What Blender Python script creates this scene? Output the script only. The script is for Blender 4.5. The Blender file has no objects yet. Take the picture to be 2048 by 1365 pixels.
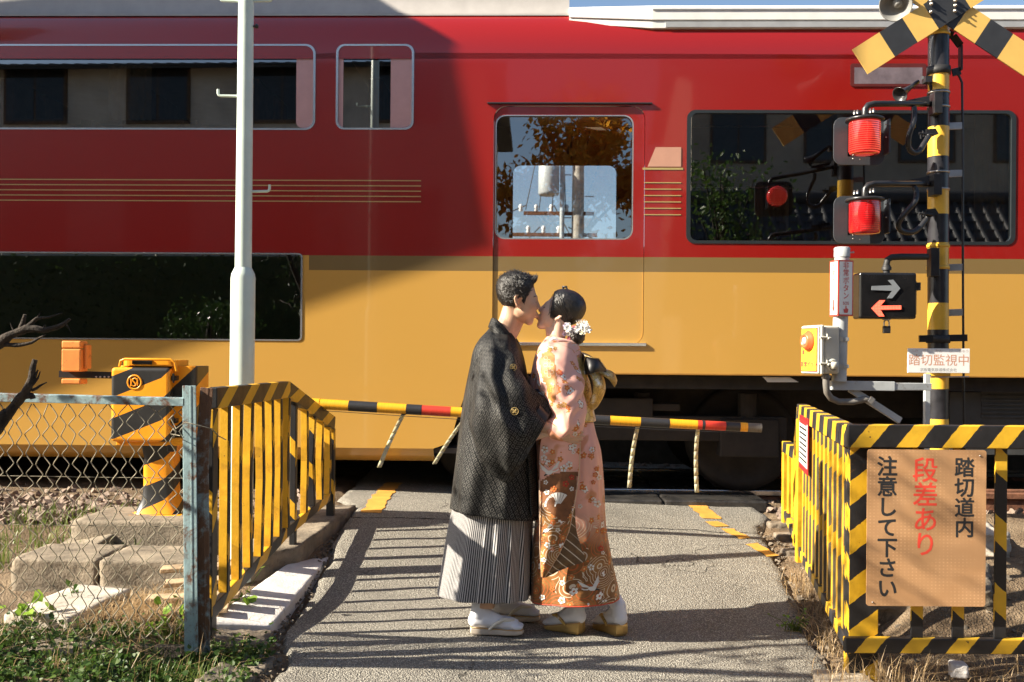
import bpy, bmesh, math, random
import numpy as np
from mathutils import Vector, Matrix, noise
from mathutils.geometry import tessellate_polygon
R = math.radians
scene = bpy.context.scene
col = scene.collection
rng = random.Random(7)

# ---------------------------------------------------------------- camera, sky, sun, exposure
F = 2000.0; CAMZ = 1.31; HOR = 715.0; ROLL = 0.008
cam_data = bpy.data.cameras.new('camera'); cam = bpy.data.objects.new('camera', cam_data); col.objects.link(cam)
cam_data.sensor_width = 36.0; cam_data.lens = F / 2048 * 36.0
cam_data.shift_y = (HOR - 682.5) / 2048
cam_data.clip_start = 0.05; cam_data.clip_end = 2000
cam.matrix_world = Matrix.Translation((0, 0, CAMZ)) @ Matrix.Rotation(R(90), 4, 'X') @ Matrix.Rotation(ROLL, 4, 'Z')
cam_data.dof.use_dof = True; cam_data.dof.focus_distance = 4.9; cam_data.dof.aperture_fstop = 7.0
scene.camera = cam

SUN_AZ = 15.0; SUN_EL = 32.0      # degrees behind the picture plane (light comes from the left), elevation
sun_dir = Vector((-math.cos(R(SUN_AZ)) * math.cos(R(SUN_EL)), -math.sin(R(SUN_AZ)) * math.cos(R(SUN_EL)), math.sin(R(SUN_EL))))
world = bpy.data.worlds.new('World'); scene.world = world; world.use_nodes = True
wn = world.node_tree; bg = wn.nodes['Background']
sky = wn.nodes.new('ShaderNodeTexSky'); sky.sky_type = 'NISHITA'; sky.sun_disc = False
sky.sun_elevation = R(SUN_EL); sky.sun_rotation = math.atan2(sun_dir.x, sun_dir.y)
sky.air_density = 1.0; sky.dust_density = 1.2; sky.ozone_density = 1.5
wn.links.new(sky.outputs[0], bg.inputs[0]); bg.inputs[1].default_value = 0.06
sl = bpy.data.lights.new('sun', 'SUN'); sl.energy = 5.0; sl.angle = R(0.5); sl.color = (1.0, 0.9, 0.74)
sun = bpy.data.objects.new('sun', sl); col.objects.link(sun)
sun.rotation_euler = sun_dir.to_track_quat('Z', 'Y').to_euler()
scene.view_settings.view_transform = 'Standard'; scene.view_settings.look = 'None'
scene.view_settings.exposure = 1.62; scene.view_settings.gamma = 1.0
scene.cycles.max_bounces = 8; scene.cycles.transparent_max_bounces = 16
scene.cycles.use_denoising = True
scene.cycles.sample_clamp_indirect = 6.0

# ---------------------------------------------------------------- unprojection used while laying the place out
CR, SR = math.cos(ROLL), math.sin(ROLL)
def ray(px, py):
    dx, dy = px - 1024.0, py - HOR
    return (dx * CR + dy * SR) / F, (-dx * SR + dy * CR) / F
def P(px, py, Y):
    a, b = ray(px, py)
    return Vector((a * Y, Y, CAMZ - b * Y))

# ---------------------------------------------------------------- mesh builder
class MB:
    def __init__(s): s.v = []; s.f = []; s.uv = []; s.mi = []; s.sm = []; s.local = False
    def add(s, verts, faces, uvs=None, mi=0, smooth=False):
        o = len(s.v); s.v += [tuple(v) for v in verts]
        for k, f in enumerate(faces):
            s.f.append([o + i for i in f]); s.uv.append(list(uvs[k]) if uvs else [(0, 0)] * len(f)); s.mi.append(mi); s.sm.append(smooth)
        return s
    def frame_box(s, o, ax, ay, az, mi=0):
        # box from corner o with edge vectors; uv in metres: u along ax, v folds round
        o, ax, ay, az = Vector(o), Vector(ax), Vector(ay), Vector(az)
        if ax.cross(ay).dot(az) < 0: o = o + ay; ay = -ay
        L, W, Hh = ax.length, ay.length, az.length
        p = [o, o + ax, o + ax + ay, o + ay, o + az, o + ax + az, o + ax + ay + az, o + ay + az]
        f = [(0, 3, 2, 1), (4, 5, 6, 7), (0, 1, 5, 4), (1, 2, 6, 5), (2, 3, 7, 6), (3, 0, 4, 7)]
        uv = [[(0, -Hh), (0, -Hh - W), (L, -Hh - W), (L, -Hh)], [(0, 0), (L, 0), (L, W), (0, W)], [(0, -Hh), (L, -Hh), (L, 0), (0, 0)],
              [(L, -Hh), (L + W, -Hh), (L + W, 0), (L, 0)], [(L, -Hh), (0, -Hh), (0, 0), (L, 0)], [(-W, -Hh), (0, -Hh), (0, 0), (-W, 0)]]
        return s.add(p, f, uv, mi)
    def box(s, x0, y0, z0, x1, y1, z1, mi=0):
        return s.frame_box((x0, y0, z0), (x1 - x0, 0, 0), (0, y1 - y0, 0), (0, 0, z1 - z0), mi)
    def bar(s, a, b, w, h, up=(0, 0, 1), mi=0):
        # rectangular bar from a to b (centre line), w sideways, h along up
        a, b = Vector(a), Vector(b); d = b - a; up = Vector(up); side = d.cross(up).normalized(); up2 = side.cross(d).normalized()
        return s.frame_box(a - side * w / 2 - up2 * h / 2, d, side * w, up2 * h, mi)
    def tube(s, pts, r, n=10, mi=0, cap=True, smooth=True):
        pts = [Vector(p) for p in pts]; m = len(pts)
        rs = list(r) if hasattr(r, '__len__') else [r] * m
        t0 = (pts[1] - pts[0]).normalized(); ref = Vector((0, 0, 1)) if abs(t0.z) < .9 else Vector((1, 0, 0))
        nrm = t0.cross(ref).normalized(); V = []; L = 0; us = []
        for i, p in enumerate(pts):
            t = (pts[min(i + 1, m - 1)] - pts[max(i - 1, 0)]).normalized()
            nrm = (nrm - t * nrm.dot(t)).normalized(); bn = t.cross(nrm)
            if i: L += (p - pts[i - 1]).length
            us.append(L)
            for k in range(n):
                a = 2 * math.pi * k / n; V.append(p + (nrm * math.cos(a) + bn * math.sin(a)) * rs[i])
        fs, uv = [], []
        for i in range(m - 1):
            for k in range(n):
                k2 = (k + 1) % n
                fs.append((i * n + k, i * n + k2, (i + 1) * n + k2, (i + 1) * n + k))
                c = 2 * math.pi * rs[i] / n
                uv.append([(us[i], k * c), (us[i], (k + 1) * c), (us[i + 1], (k + 1) * c), (us[i + 1], k * c)])
        s.add(V, fs, uv, mi, smooth)
        if cap:
            s.add(V[:n], [tuple(range(n))[::-1]], None, mi); s.add(V[-n:], [tuple(range(n))], None, mi)
        return s
    def lathe(s, prof, o, axis, n=24, mi=0, smooth=True):
        # prof: (r, h) along axis from o
        o, axis = Vector(o), Vector(axis).normalized(); ref = Vector((0, 0, 1)) if abs(axis.z) < .9 else Vector((1, 0, 0))
        a1 = axis.cross(ref).normalized(); a2 = axis.cross(a1); V = []; fs = []; uv = []
        for (r, h) in prof:
            for k in range(n):
                a = 2 * math.pi * k / n; V.append(o + axis * h + (a1 * math.cos(a) + a2 * math.sin(a)) * max(r, 1e-5))
        for i in range(len(prof) - 1):
            for k in range(n):
                k2 = (k + 1) % n; fs.append((i * n + k, i * n + k2, (i + 1) * n + k2, (i + 1) * n + k))
                h0, h1 = prof[i][1], prof[i + 1][1]; uv.append([(k / n, h0), ((k + 1) / n, h0), ((k + 1) / n, h1), (k / n, h1)])
        return s.add(V, fs, uv, mi, smooth)
    def prism(s, poly, o, ax, ay, th, mi=0):
        # 2-D polygon (x,y) in frame ax, ay at o, thickness th along ax x ay (towards +n)
        o, ax, ay = Vector(o), Vector(ax), Vector(ay); n = ax.cross(ay).normalized(); m = len(poly)
        area = sum(poly[i][0] * poly[(i + 1) % m][1] - poly[(i + 1) % m][0] * poly[i][1] for i in range(m))
        if area < 0: poly = list(poly)[::-1]
        b = [o + ax * x + ay * y for x, y in poly]; t = [p + n * th for p in b]
        tri = tessellate_polygon([[Vector((x, y, 0)) for x, y in poly]])
        fs, uv = [], []
        for f in tri:
            (x0, y0), (x1, y1), (x2, y2) = [poly[i] for i in f]
            if (x1 - x0) * (y2 - y0) - (x2 - x0) * (y1 - y0) < 0: f = f[::-1]
            fs.append(tuple(i + m for i in f)); uv.append([poly[i] for i in f]); fs.append(tuple(f[::-1])); uv.append([poly[i] for i in f[::-1]])
        for i in range(m):
            j = (i + 1) % m; fs.append((i, j, j + m, i + m)); uv.append([poly[i], poly[j], poly[j], poly[i]])
        return s.add(b + t, fs, uv, mi)
    def grid(s, fn, nu, nv, mi=0, smooth=True, uvfn=None, closed_u=False):
        V = [fn(i / (nu - (0 if closed_u else 1)), j / (nv - 1)) for j in range(nv) for i in range(nu)]
        fs, uv = [], []
        U = uvfn or (lambda u, v: (u, v))
        for j in range(nv - 1):
            for i in range(nu if closed_u else nu - 1):
                i2 = (i + 1) % nu; fs.append((j * nu + i, j * nu + i2, (j + 1) * nu + i2, (j + 1) * nu + i))
                d = nu - (0 if closed_u else 1)
                uv.append([U(i / d, j / (nv - 1)), U((i + 1) / d, j / (nv - 1)), U((i + 1) / d, (j + 1) / (nv - 1)), U(i / d, (j + 1) / (nv - 1))])
        return s.add(V, fs, uv, mi, smooth)
    def text(s, body, size, o, ax, ay, mi=0, align='CENTER', bold=0.0, lift=0.0):
        # heavier weights are laid down as a few strikes a hair apart
        c = text_geo(body, size, align); o, ax, ay = Vector(o), Vector(ax), Vector(ay); n = ax.cross(ay).normalized()
        ks = [(0, 0)] + ([(math.cos(k * math.pi / 4) * bold, math.sin(k * math.pi / 4) * bold) for k in range(8)] if bold > 1e-5 else [])
        for i, (dx, dy) in enumerate(ks): s.add([o + ax * (x + dx) + ay * (y + dy) + n * (lift + i * .000015) for x, y in c[0]], c[1], None, mi)
        return s

_tc = {}
def text_geo(body, size, align='CENTER', bold=0.0):
    k = (body, size, align, bold)
    if k not in _tc:
        c = bpy.data.curves.new('lettering', 'FONT'); c.body = body; c.size = size; c.align_x = align; c.align_y = 'CENTER'; c.offset = bold; c.resolution_u = 3
        o = bpy.data.objects.new('lettering', c); col.objects.link(o)
        dg = bpy.context.evaluated_depsgraph_get(); e = o.evaluated_get(dg); m = e.to_mesh()
        _tc[k] = ([(v.co.x, v.co.y) for v in m.vertices], [tuple(p.vertices) for p in m.polygons])
        e.to_mesh_clear(); bpy.data.objects.remove(o); bpy.data.curves.remove(c)
    return _tc[k]

def obj(name, mb, mat, parent=None, bevel=0.0, label=None, cat=None, group=None, kind=None, smooth_angle=None, seg=2, weld=False):
    me = bpy.data.meshes.new(name)
    off = Vector((0, 0, 0))
    if parent is not None and not mb.local:
        off = parent.location if parent.parent is None else (parent.location + parent.parent.location)
    me.from_pydata([(v[0] - off[0], v[1] - off[1], v[2] - off[2]) for v in mb.v], [], mb.f)
    uvl = me.uv_layers.new(name='UVMap')
    uvl.data.foreach_set('uv', [c for f in mb.uv for p in f for c in p])
    me.polygons.foreach_set('material_index', mb.mi); me.polygons.foreach_set('use_smooth', mb.sm)
    for m in (mat if isinstance(mat, (list, tuple)) else [mat]): me.materials.append(m)
    if weld:
        bm = bmesh.new(); bm.from_mesh(me); bmesh.ops.remove_doubles(bm, verts=bm.verts, dist=1e-5); bm.to_mesh(me); bm.free()
    me.update()
    o = bpy.data.objects.new(name, me); col.objects.link(o)
    if parent is not None: o.parent = parent
    if bevel:
        b = o.modifiers.new('bevel', 'BEVEL'); b.width = bevel; b.segments = seg; b.limit_method = 'ANGLE'; b.angle_limit = R(40); b.harden_normals = False
        me.polygons.foreach_set('use_smooth', [False] * len(me.polygons))
    tag(o, label, cat, group, kind)
    return o
def tag(o, label=None, cat=None, group=None, kind=None):
    if label: o['label'] = label
    if cat: o['category'] = cat
    if group: o['group'] = group
    if kind: o['kind'] = kind
    return o
def thing(name, loc, label, cat, group=None, rotz=0.0):
    o = bpy.data.objects.new(name, None); col.objects.link(o); o.location = loc; o.rotation_euler = (0, 0, rotz); o.empty_display_size = .2
    return tag(o, label, cat, group)

# ---------------------------------------------------------------- materials
def new_mat(name):
    m = bpy.data.materials.new(name); m.use_nodes = True; return m, m.node_tree.nodes, m.node_tree.links, m.node_tree.nodes['Principled BSDF']
def setp(b, **k):
    for n, v in k.items():
        n = n.replace('_', ' ')
        if n in b.inputs: b.inputs[n].default_value = v
def rgba(c): return (c[0], c[1], c[2], 1.0)
class NT:
    """small helper for building node chains"""
    def __init__(s, m): s.n = m.node_tree.nodes; s.l = m.node_tree.links
    def __call__(s, typ, ins=None, **props):
        nd = s.n.new(typ)
        for k, v in props.items(): setattr(nd, k, v)
        for k, v in (ins or {}).items():
            if hasattr(v, 'is_linked') or isinstance(v, bpy.types.NodeSocket): s.l.new(v, nd.inputs[k])
            else: nd.inputs[k].default_value = v
        return nd
    def math(s, op, a, b=0.0, c=None):
        d = {0: a, 1: b}
        if c is not None: d[2] = c
        return s('ShaderNodeMath', d, operation=op).outputs[0]
    def mix(s, f, a, b):
        nd = s.n.new('ShaderNodeMix'); nd.data_type = 'RGBA'
        for i, v in ((0, f), (6, a), (7, b)):
            if isinstance(v, bpy.types.NodeSocket): s.l.new(v, nd.inputs[i])
            elif i: nd.inputs[i].default_value = rgba(v)
            else: nd.inputs[i].default_value = v
        return nd.outputs[2]
    def noise(s, scale, detail=4, rough=.55, vec=None, dist=0.0):
        d = {'Scale': scale, 'Detail': detail, 'Roughness': rough, 'Distortion': dist}
        if vec is not None: d['Vector'] = vec
        return s('ShaderNodeTexNoise', d).outputs[0]
    def voro(s, scale, vec=None, feature='F1', out=0, rand=1.0):
        d = {'Scale': scale, 'Randomness': rand}
        if vec is not None: d['Vector'] = vec
        return s('ShaderNodeTexVoronoi', d, feature=feature).outputs[out]
    def ramp(s, f, stops, interp='LINEAR'):
        nd = s.n.new('ShaderNodeValToRGB'); s.l.new(f, nd.inputs[0]); cr = nd.color_ramp; cr.interpolation = interp
        while len(cr.elements) < len(stops): cr.elements.new(.5)
        for e, (p, c) in zip(cr.elements, stops): e.position = p; e.color = rgba(c) if hasattr(c, '__len__') else (c, c, c, 1)
        return nd.outputs[0]
    def step(s, v, lo, hi):
        return s('ShaderNodeMapRange', {0: v, 1: lo, 2: hi}, clamp=True).outputs[0]
    def obj(s): return s('ShaderNodeTexCoord').outputs['Object']
    def uv(s): return s('ShaderNodeTexCoord').outputs['UV']
    def xyz(s, v): return s('ShaderNodeSeparateXYZ', {0: v}).outputs
    def vec(s, x, y, z=0.0): return s('ShaderNodeCombineXYZ', {0: x, 1: y, 2: z}).outputs[0]
    def bump(s, b, h, strength=.3, dist=.01):
        nd = s('ShaderNodeBump', {'Strength': strength, 'Distance': dist, 'Height': h}); s.l.new(nd.outputs[0], b.inputs['Normal'])

def plain(name, c, rough=.5, metal=0.0, var=.12, vs=9.0, bump=0.0, bs=60.0, spec=.5, coat=0.0, dirt=None, dirt_amt=0.0):
    m, n, l, b = new_mat(name); t = NT(m); o = t.obj()
    nz = t.noise(vs, 5, .6, o)
    c2 = tuple(x * (1 - var * 1.6) for x in c); c3 = tuple(min(1, x * (1 + var)) for x in c)
    cc = t.ramp(nz, [(.3, c2), (.7, c3)])
    if dirt:
        d = t.step(t.noise(vs * 1.7, 8, .72, o, .4), .62 - dirt_amt * .3, .70 - dirt_amt * .25); cc = t.mix(d, cc, dirt)
    l.new(cc, b.inputs['Base Color'])
    setp(b, Roughness=rough, Metallic=metal, Specular_IOR_Level=spec, Coat_Weight=coat)
    if bump: t.bump(b, t.noise(bs, 4, .6, o), bump, .01)
    return m
def stripes(name, ca, cb, period, slope, duty=.5, off=0.0, wear=.25, rust=(.10, .05, .025), rough=.45):
    # hazard paint: u along the bar, v across, edges worn to rust
    m, n, l, b = new_mat(name); t = NT(m); u, v, _ = t.xyz(t.uv()); o = t.obj()
    wob = t.math('MULTIPLY', t.math('SUBTRACT', t.noise(30, 2, .5, o), .5), .012)
    s = t.math('ADD', t.math('ADD', u, t.math('MULTIPLY', v, slope)), t.math('ADD', wob, off))
    f = t.math('FRACT', t.math('DIVIDE', s, period))
    k = t.math('LESS_THAN', f, duty)
    nz = t.noise(7, 5, .6, o)
    a2 = t.mix(t.step(nz, .35, .7), tuple(x * .78 for x in ca), ca); b2 = t.mix(t.step(nz, .35, .7), tuple(x * .6 for x in cb), tuple(x * 1.3 for x in cb))
    c = t.mix(k, a2, b2)
    w = t.noise(24, 9, .75, o, .3); wf = t.step(w, .70 - wear * .2, .725 - wear * .2)
    c = t.mix(wf, c, t.mix(t.noise(60, 3, .5, o), rust, tuple(x * .35 for x in rust)))
    l.new(c, b.inputs['Base Color'])
    rr = t.math('ADD', t.math('MULTIPLY', t.noise(15, 4, .6, o), .25), rough - .12); l.new(rr, b.inputs['Roughness'])
    t.bump(b, t.math('ADD', t.noise(45, 4, .6, o), t.math('MULTIPLY', wf, -.6)), .25, .004)
    return m

YEL = (.78, .42, .022); BLK = (.018, .018, .02); ORG = (.85, .33, .012)
M = {}
M['grey_steel'] = plain('grey_steel', (.42, .45, .46), .45, 0, .1, dirt=(.2, .17, .14), dirt_amt=.05)
M['black_metal'] = plain('black_metal', (.022, .022, .024), .32, 0, .3, bump=.05)
M['black_matte'] = plain('black_matte', (.02, .02, .021), .6, 0, .3)
M['yellow_paint'] = plain('yellow_paint', YEL, .4, 0, .12, 7, dirt=(.2, .1, .03), dirt_amt=.1, bump=.08)
M['orange_paint'] = plain('orange_paint', ORG, .35, 0, .1, 6)
M['orange_old'] = plain('orange_old', (.78, .26, .05), .5, 0, .12, 8, dirt=(.12, .04, .02), dirt_amt=.12, bump=.1)
M['galv'] = plain('galvanised_steel', (.5, .5, .5), .35, .8, .15)
M['chrome'] = plain('chrome', (.75, .75, .77), .12, 1.0, .05)
M['white_paint'] = plain('white_paint', (.8, .79, .77), .5, 0, .05)
M['sign_white'] = plain('sign_white', (.82, .82, .80), .35, 0, .03)
M['sign_red'] = plain('sign_red', (.62, .03, .03), .4, 0, .08)
M['sign_black'] = plain('sign_black', (.02, .02, .022), .45, 0, .2)
M['pole_white'] = plain('pole_white', (.60, .70, .63), .42, 0, .06, 5, bump=.06, bs=25, dirt=(.42, .43, .36), dirt_amt=-.06)
M['rail_top'] = plain('rail_top', (.6, .58, .56), .22, .9, .1)
M['rust'] = plain('rust', (.17, .07, .035), .8, 0, .4, 14, bump=.3)
M['concrete'] = plain('concrete', (.225, .185, .135), .9, 0, .32, 6, bump=.7, bs=70, dirt=(.075, .06, .042), dirt_amt=.22)
M['concrete_light'] = plain('concrete_light', (.44, .40, .34), .9, 0, .25, 7, bump=.45, bs=60, dirt=(.22, .17, .12), dirt_amt=.15)
M['kerb_white'] = plain('kerb_white', (.62, .60, .58), .85, 0, .1, 8, bump=.4, bs=90, dirt=(.33, .29, .25), dirt_amt=.10)
M['stone'] = plain('stone', (.19, .155, .115), .9, 0, .35, 12, bump=.6, bs=50)
M['bark'] = plain('bark', (.034, .025, .018), .95, 0, .6, 22, bump=1.0, bs=70)
M['dry_wood'] = plain('dry_wood', (.42, .30, .18), .85, 0, .3, 14, bump=.4)
M['wire'] = plain('wire', (.26, .23, .165), .5, .15, .35, 20)
M['blue_rust'] = plain('blue_rust', (.25, .36, .38), .55, 0, .2, 7, dirt=(.13, .065, .04), dirt_amt=.40, bump=.15)
M['blue_rust_heavy'] = plain('blue_rust_heavy', (.24, .33, .36), .55, 0, .2, 5, dirt=(.11, .055, .03), dirt_amt=.85, bump=.2)
M['bolt'] = plain('bolt', (.45, .42, .38), .35, .9, .2)

# ================================================================ ground, road, track
def ss(t): t = max(0.0, min(1.0, t)); return t * t * (3 - 2 * t)
def H(x, y):
    z = .22 * ss((y - 4.9) / 2.6) - .034 * max(-1.0, min(2.0, x))
    z += .075 * ss((-1.33 - x) / .22) * (1 - .95 * ss((y - 4.3) / .9))
    z += .27 * ss((x - 1.72 - .12 * ss((y - 4) / 3)) / .35) * ss((y - 4.55) / .55) * (1 - ss((y - 6.3) / 1.0))
    return z
def G(px, py, dz=0.0):
    Y = 5.0
    for _ in range(40):
        p = P(px, py, Y); a, b = ray(px, py); Y += ((CAMZ - H(p.x, Y) - dz) / max(b, 1e-3) - Y) * .6
    return P(px, py, Y)
def axis(dense0, dense1, step, lo, hi):
    a = list(np.arange(dense0, dense1 + 1e-6, step)); d = step
    while a[-1] < hi: d *= 1.35; a.append(a[-1] + d)
    d = step; a0 = a[0]
    while a[0] > lo: d *= 1.35; a.insert(0, a[0] - d)
    return a
def roadL(y): return float(np.interp(y, [0, 4.2, 4.6, 5.6, 6.2, 7.0, 7.4, 13], [-.95, -.95, -1.05, -1.08, -1.13, -1.12, -1.3, -1.4]))
def roadR(y): return float(np.interp(y, [0, 4.0, 4.6, 6.0, 6.9, 7.3, 13], [1.40, 1.38, 1.44, 1.66, 1.74, 1.9, 2.0]))
xs = axis(-4.2, 4.4, .07, -240, 240); ys = axis(2.6, 8.6, .07, -160, 420)
gm = MB(); V = []
for y in ys:
    for x in xs:
        z = H(x, y) + (noise.noise((x * 1.7, y * 1.7, 3.1)) * .02 + noise.noise((x * 6, y * 6, 1)) * .012 if -6 < x < 6 and 2 < y < 9 else 0)
        if roadL(y) - .0 < x < roadR(y) + .0 and y < 12: z -= .05
        V.append((x, y, z))
nx = len(xs)
gm.add(V, [(j * nx + i, j * nx + i + 1, (j + 1) * nx + i + 1, (j + 1) * nx + i) for j in range(len(ys) - 1) for i in range(nx - 1)], None, 0, True)
m, n, l, b = new_mat('soil'); t = NT(m); o = t.obj()
c = t.ramp(t.noise(3.2, 8, .7, o), [(.3, (.075, .052, .032)), (.5, (.17, .12, .075)), (.72, (.30, .23, .15))])
sp = t.voro(85, o); c = t.mix(t.step(sp, .25, .1), c, (.36, .30, .22))
l.new(c, b.inputs['Base Color']); setp(b, Roughness=.95, Specular_IOR_Level=.2)
t.bump(b, t.math('ADD', t.noise(60, 6, .7, o), t.math('MULTIPLY', sp, -.8)), .8, .02); M['soil'] = m
ground = obj('ground', gm, M['soil'], kind='structure')

# asphalt
m, n, l, b = new_mat('asphalt'); t = NT(m); o = t.obj()
big = t.noise(1.3, 6, .65, o); c = t.ramp(big, [(.3, (.235, .217, .182)), (.7, (.345, .322, .272))])
st = t.voro(125, o); stc = t.voro(125, o, out=1)
g = t.xyz(stc)[0]
c = t.mix(t.step(st, .55, .25), t.mix(.5, c, (.05, .045, .04)), t.mix(t.step(g, .2, .9), c, (.58, .55, .47)))
c = t.mix(t.step(t.noise(260, 2, .5, o), .58, .66), c, (.06, .055, .05))
wrp = t('ShaderNodeVectorMath', {0: o, 1: t('ShaderNodeVectorMath', {0: t('ShaderNodeTexNoise', {'Vector': o, 'Scale': 5.0, 'Detail': 6}).outputs[1], 3: .35}, operation='SCALE').outputs[0]}, operation='ADD').outputs[0]
ck = t.voro(.62, wrp, 'DISTANCE_TO_EDGE'); cm = t.step(t.noise(.9, 2, .5, o), .55, .60)
crack = t.math('MULTIPLY', t.math('MULTIPLY', t.step(ck, .003, .001), cm), .7)
stn = t.step(t.noise(.8, 7, .7, o, .6), .52, .68); c = t.mix(t.math('MULTIPLY', stn, .38), c, (.085, .075, .062))
_rx, _ry, _rz = t.xyz(o); joint = t.math('ABSOLUTE', t.math('SUBTRACT', t.math('ADD', _ry, t.math('MULTIPLY', t.math('SUBTRACT', t.noise(3.5, 6, .7, o), .5), .16)), 6.78)); joint = t.step(joint, .011, .003)
crack = t.math('MAXIMUM', crack, joint)
c = t.mix(crack, c, (.012, .011, .010))
l.new(c, b.inputs['Base Color']); setp(b, Roughness=.88, Specular_IOR_Level=.3)
t.bump(b, t.math('ADD', t.math('ADD', t.math('MULTIPLY', st, -1.0), t.math('MULTIPLY', t.noise(40, 5, .6, o), .8)), t.math('MULTIPLY', crack, -2.5)), 1.0, .007)
M['asphalt'] = m
rm = MB(); ry = list(np.arange(-1.0, 3.4, .4)) + list(np.arange(3.4, 7.6, .045)) + list(np.arange(7.65, 12.6, .25)); nu = 64
def road_pt(u, y):
    jl = noise.noise((y * 2.3, 0, 5)) * .045 + noise.noise((y * 11, 0, 5)) * .022; jr = noise.noise((y * 2.3, 9, 5)) * .05 + noise.noise((y * 11, 3, 5)) * .025
    x = roadL(y) + jl + (roadR(y) + jr - roadL(y) - jl) * u
    e = min(u, 1 - u); z = H(max(min(x, 1.6), -1.0), y) + .008 - .06 * max(0, 1 - e / .012) ** 2
    z += noise.noise((x * 1.1, y * 1.1, 0)) * .010 + noise.noise((x * 5, y * 5, 0)) * .004
    return (x, y, z)
V = [road_pt((i / (nu - 1)), y) for y in ry for i in range(nu)]
rm.add(V, [(j * nu + i, j * nu + i + 1, (j + 1) * nu + i + 1, (j + 1) * nu + i) for j in range(len(ry) - 1) for i in range(nu - 1)], None, 0, True)
obj('road', rm, M['asphalt'], kind='structure')

# yellow edge lines, worn
def roadz(x, y):
    return H(max(min(x, 1.6), -1.0), y) + .008 + noise.noise((x * 1.1, y * 1.1, 0)) * .010 + noise.noise((x * 5, y * 5, 0)) * .004
m, n, l, b = new_mat('road_yellow'); t = NT(m); o = t.obj()
c = t.ramp(t.noise(9, 6, .65, o), [(.3, (.46, .21, .03)), (.7, (.66, .33, .05))]); l.new(c, b.inputs['Base Color']); setp(b, Roughness=.75)
t.bump(b, t.noise(120, 3, .6, o), .6, .006); M['road_yellow'] = m
def worn_line(pa, pb, w, seed, ends=True):
    a, bb = G(*pa), G(*pb); L = (bb - a).length; k = max(4, int(L / .025)); mb = MB(); V = []
    d = (bb - a); d.z = 0; d.normalize(); s = Vector((-d.y, d.x, 0))
    for i in range(k + 1):
        f = i / k; p = a.lerp(bb, f)
        for sg in (-1, 1):
            q = p + s * sg * (w / 2 + noise.noise((f * L * 9, sg * 7, seed)) * .022 + noise.noise((f * L * 40, sg * 7, seed)) * .008)
            if ends and i in (0, k): q = q + d * noise.noise((sg * 3.3, seed, f)) * .04
            V.append(q)
    V = [(q.x, q.y, roadz(q.x, q.y) + .005) for q in V]
    mb.add(V, [(2 * i, 2 * i + 1, 2 * i + 3, 2 * i + 2) for i in range(k)], None, 0, True)
    return obj('road_marking', mb, M['road_yellow'], kind='structure')
worn_line((742, 1029), (788, 968), .135, 1)
worn_line((1424, 1041), (1336, 972), .135, 2)
worn_line((1446, 1058), (1424, 1047), .11, 3); worn_line((1490, 1082), (1455, 1062), .09, 4)
worn_line((1545, 1117), (1504, 1092), .085, 5)

# ---- track, laid square to the train (whose side runs 1.5 degrees off the picture plane)
YAW = math.atan(.026); TY = 7.6; RAILZ = .235
TR = Matrix.Translation((0, TY, RAILZ)) @ Matrix.Rotation(-YAW, 4, 'Z')     # local: u along, v into the track, w above the rail head
TRi = TR.inverted()
def T(px, py, v=0.0):
    # pixel -> (u, w) on the plane v of the train frame
    a, b_ = ray(px, py); o_ = TRi @ Vector((0, 0, CAMZ)); d = TRi.to_3x3() @ Vector((a, 1, -b_)); k = (v - o_.y) / d.y; q = o_ + d * k
    return q.x, q.z
def track_thing(name, label, cat, group=None, dv=0.0):
    o = thing(name, TR @ Vector((0, dv, 0)), label, cat, group, -YAW); return o
VR = (.68, .68 + 1.435 + .07)
for k, (vr, lab) in enumerate(zip(VR, ('shiny steel rail nearer the road barrier, under the near side of the train', 'shiny steel rail farther from the barrier, under the far side of the train'))):
    t_ = track_thing('rail', lab, 'rail', 'rails of the track', vr)
    r = MB(); r.local = True; r.box(-40, -.033, -.045, 40, .033, 0); obj('rail_head', r, M['rail_top'], t_, .006)
    r = MB(); r.local = True; r.box(-40, -.009, -.145, 40, .009, -.047); r.box(-40, -.062, -.16, 40, .062, -.147); obj('rail_web', r, M['rust'], t_)
# black rubber panels of the crossing deck
m, n, l, b = new_mat('rubber_panel'); t = NT(m); o = t.obj(); x_, y_, z_ = t.xyz(o)
gx = t.math('LESS_THAN', t.math('FRACT', t.math('MULTIPLY', x_, 14)), .12); gy = t.math('LESS_THAN', t.math('FRACT', t.math('MULTIPLY', y_, 14)), .12)
gg = t.math('MAXIMUM', gx, gy)
c = t.ramp(t.noise(6, 6, .7, o), [(.35, (.012, .012, .013)), (.75, (.06, .055, .05))]); l.new(c, b.inputs['Base Color'])
l.new(t.ramp(t.noise(4, 5, .6, o), [(.3, (.16,) * 3), (.7, (.5,) * 3)]), b.inputs['Roughness']); t.bump(b, t.math('SUBTRACT', t.noise(30, 3, .6, o), gg), .35, .01); M['rubber_panel'] = m
spots = []
for k in range(4):
    u0 = -1.22 + k * .80
    for (v0, v1) in ((VR[0] + .09, .68 + .7525 - .01), (.68 + .7525 + .01, VR[1] - .09), (.10, VR[0] - .05)): spots.append((k, u0, v0, v1))
rown = {0: 'between the rails, near half', 1: 'between the rails, far half', 2: 'outside the near rail'}
colw = ('first from the left fence', 'second from the left fence', 'third from the left fence', 'last towards the right fence')
for i, (k, u0, v0, v1) in enumerate(spots):
    mb = MB(); mb.local = True; mb.box(u0, v0, -.10, u0 + .78, v1, -.012)
    o_ = obj('rubber_mat', mb, M['rubber_panel'], None, .012, 'black rubber deck mat %s, %s' % (rown[i % 3], colw[k]), 'rubber mat', 'rubber panels of the crossing deck')
    o_.matrix_world = TR

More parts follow.
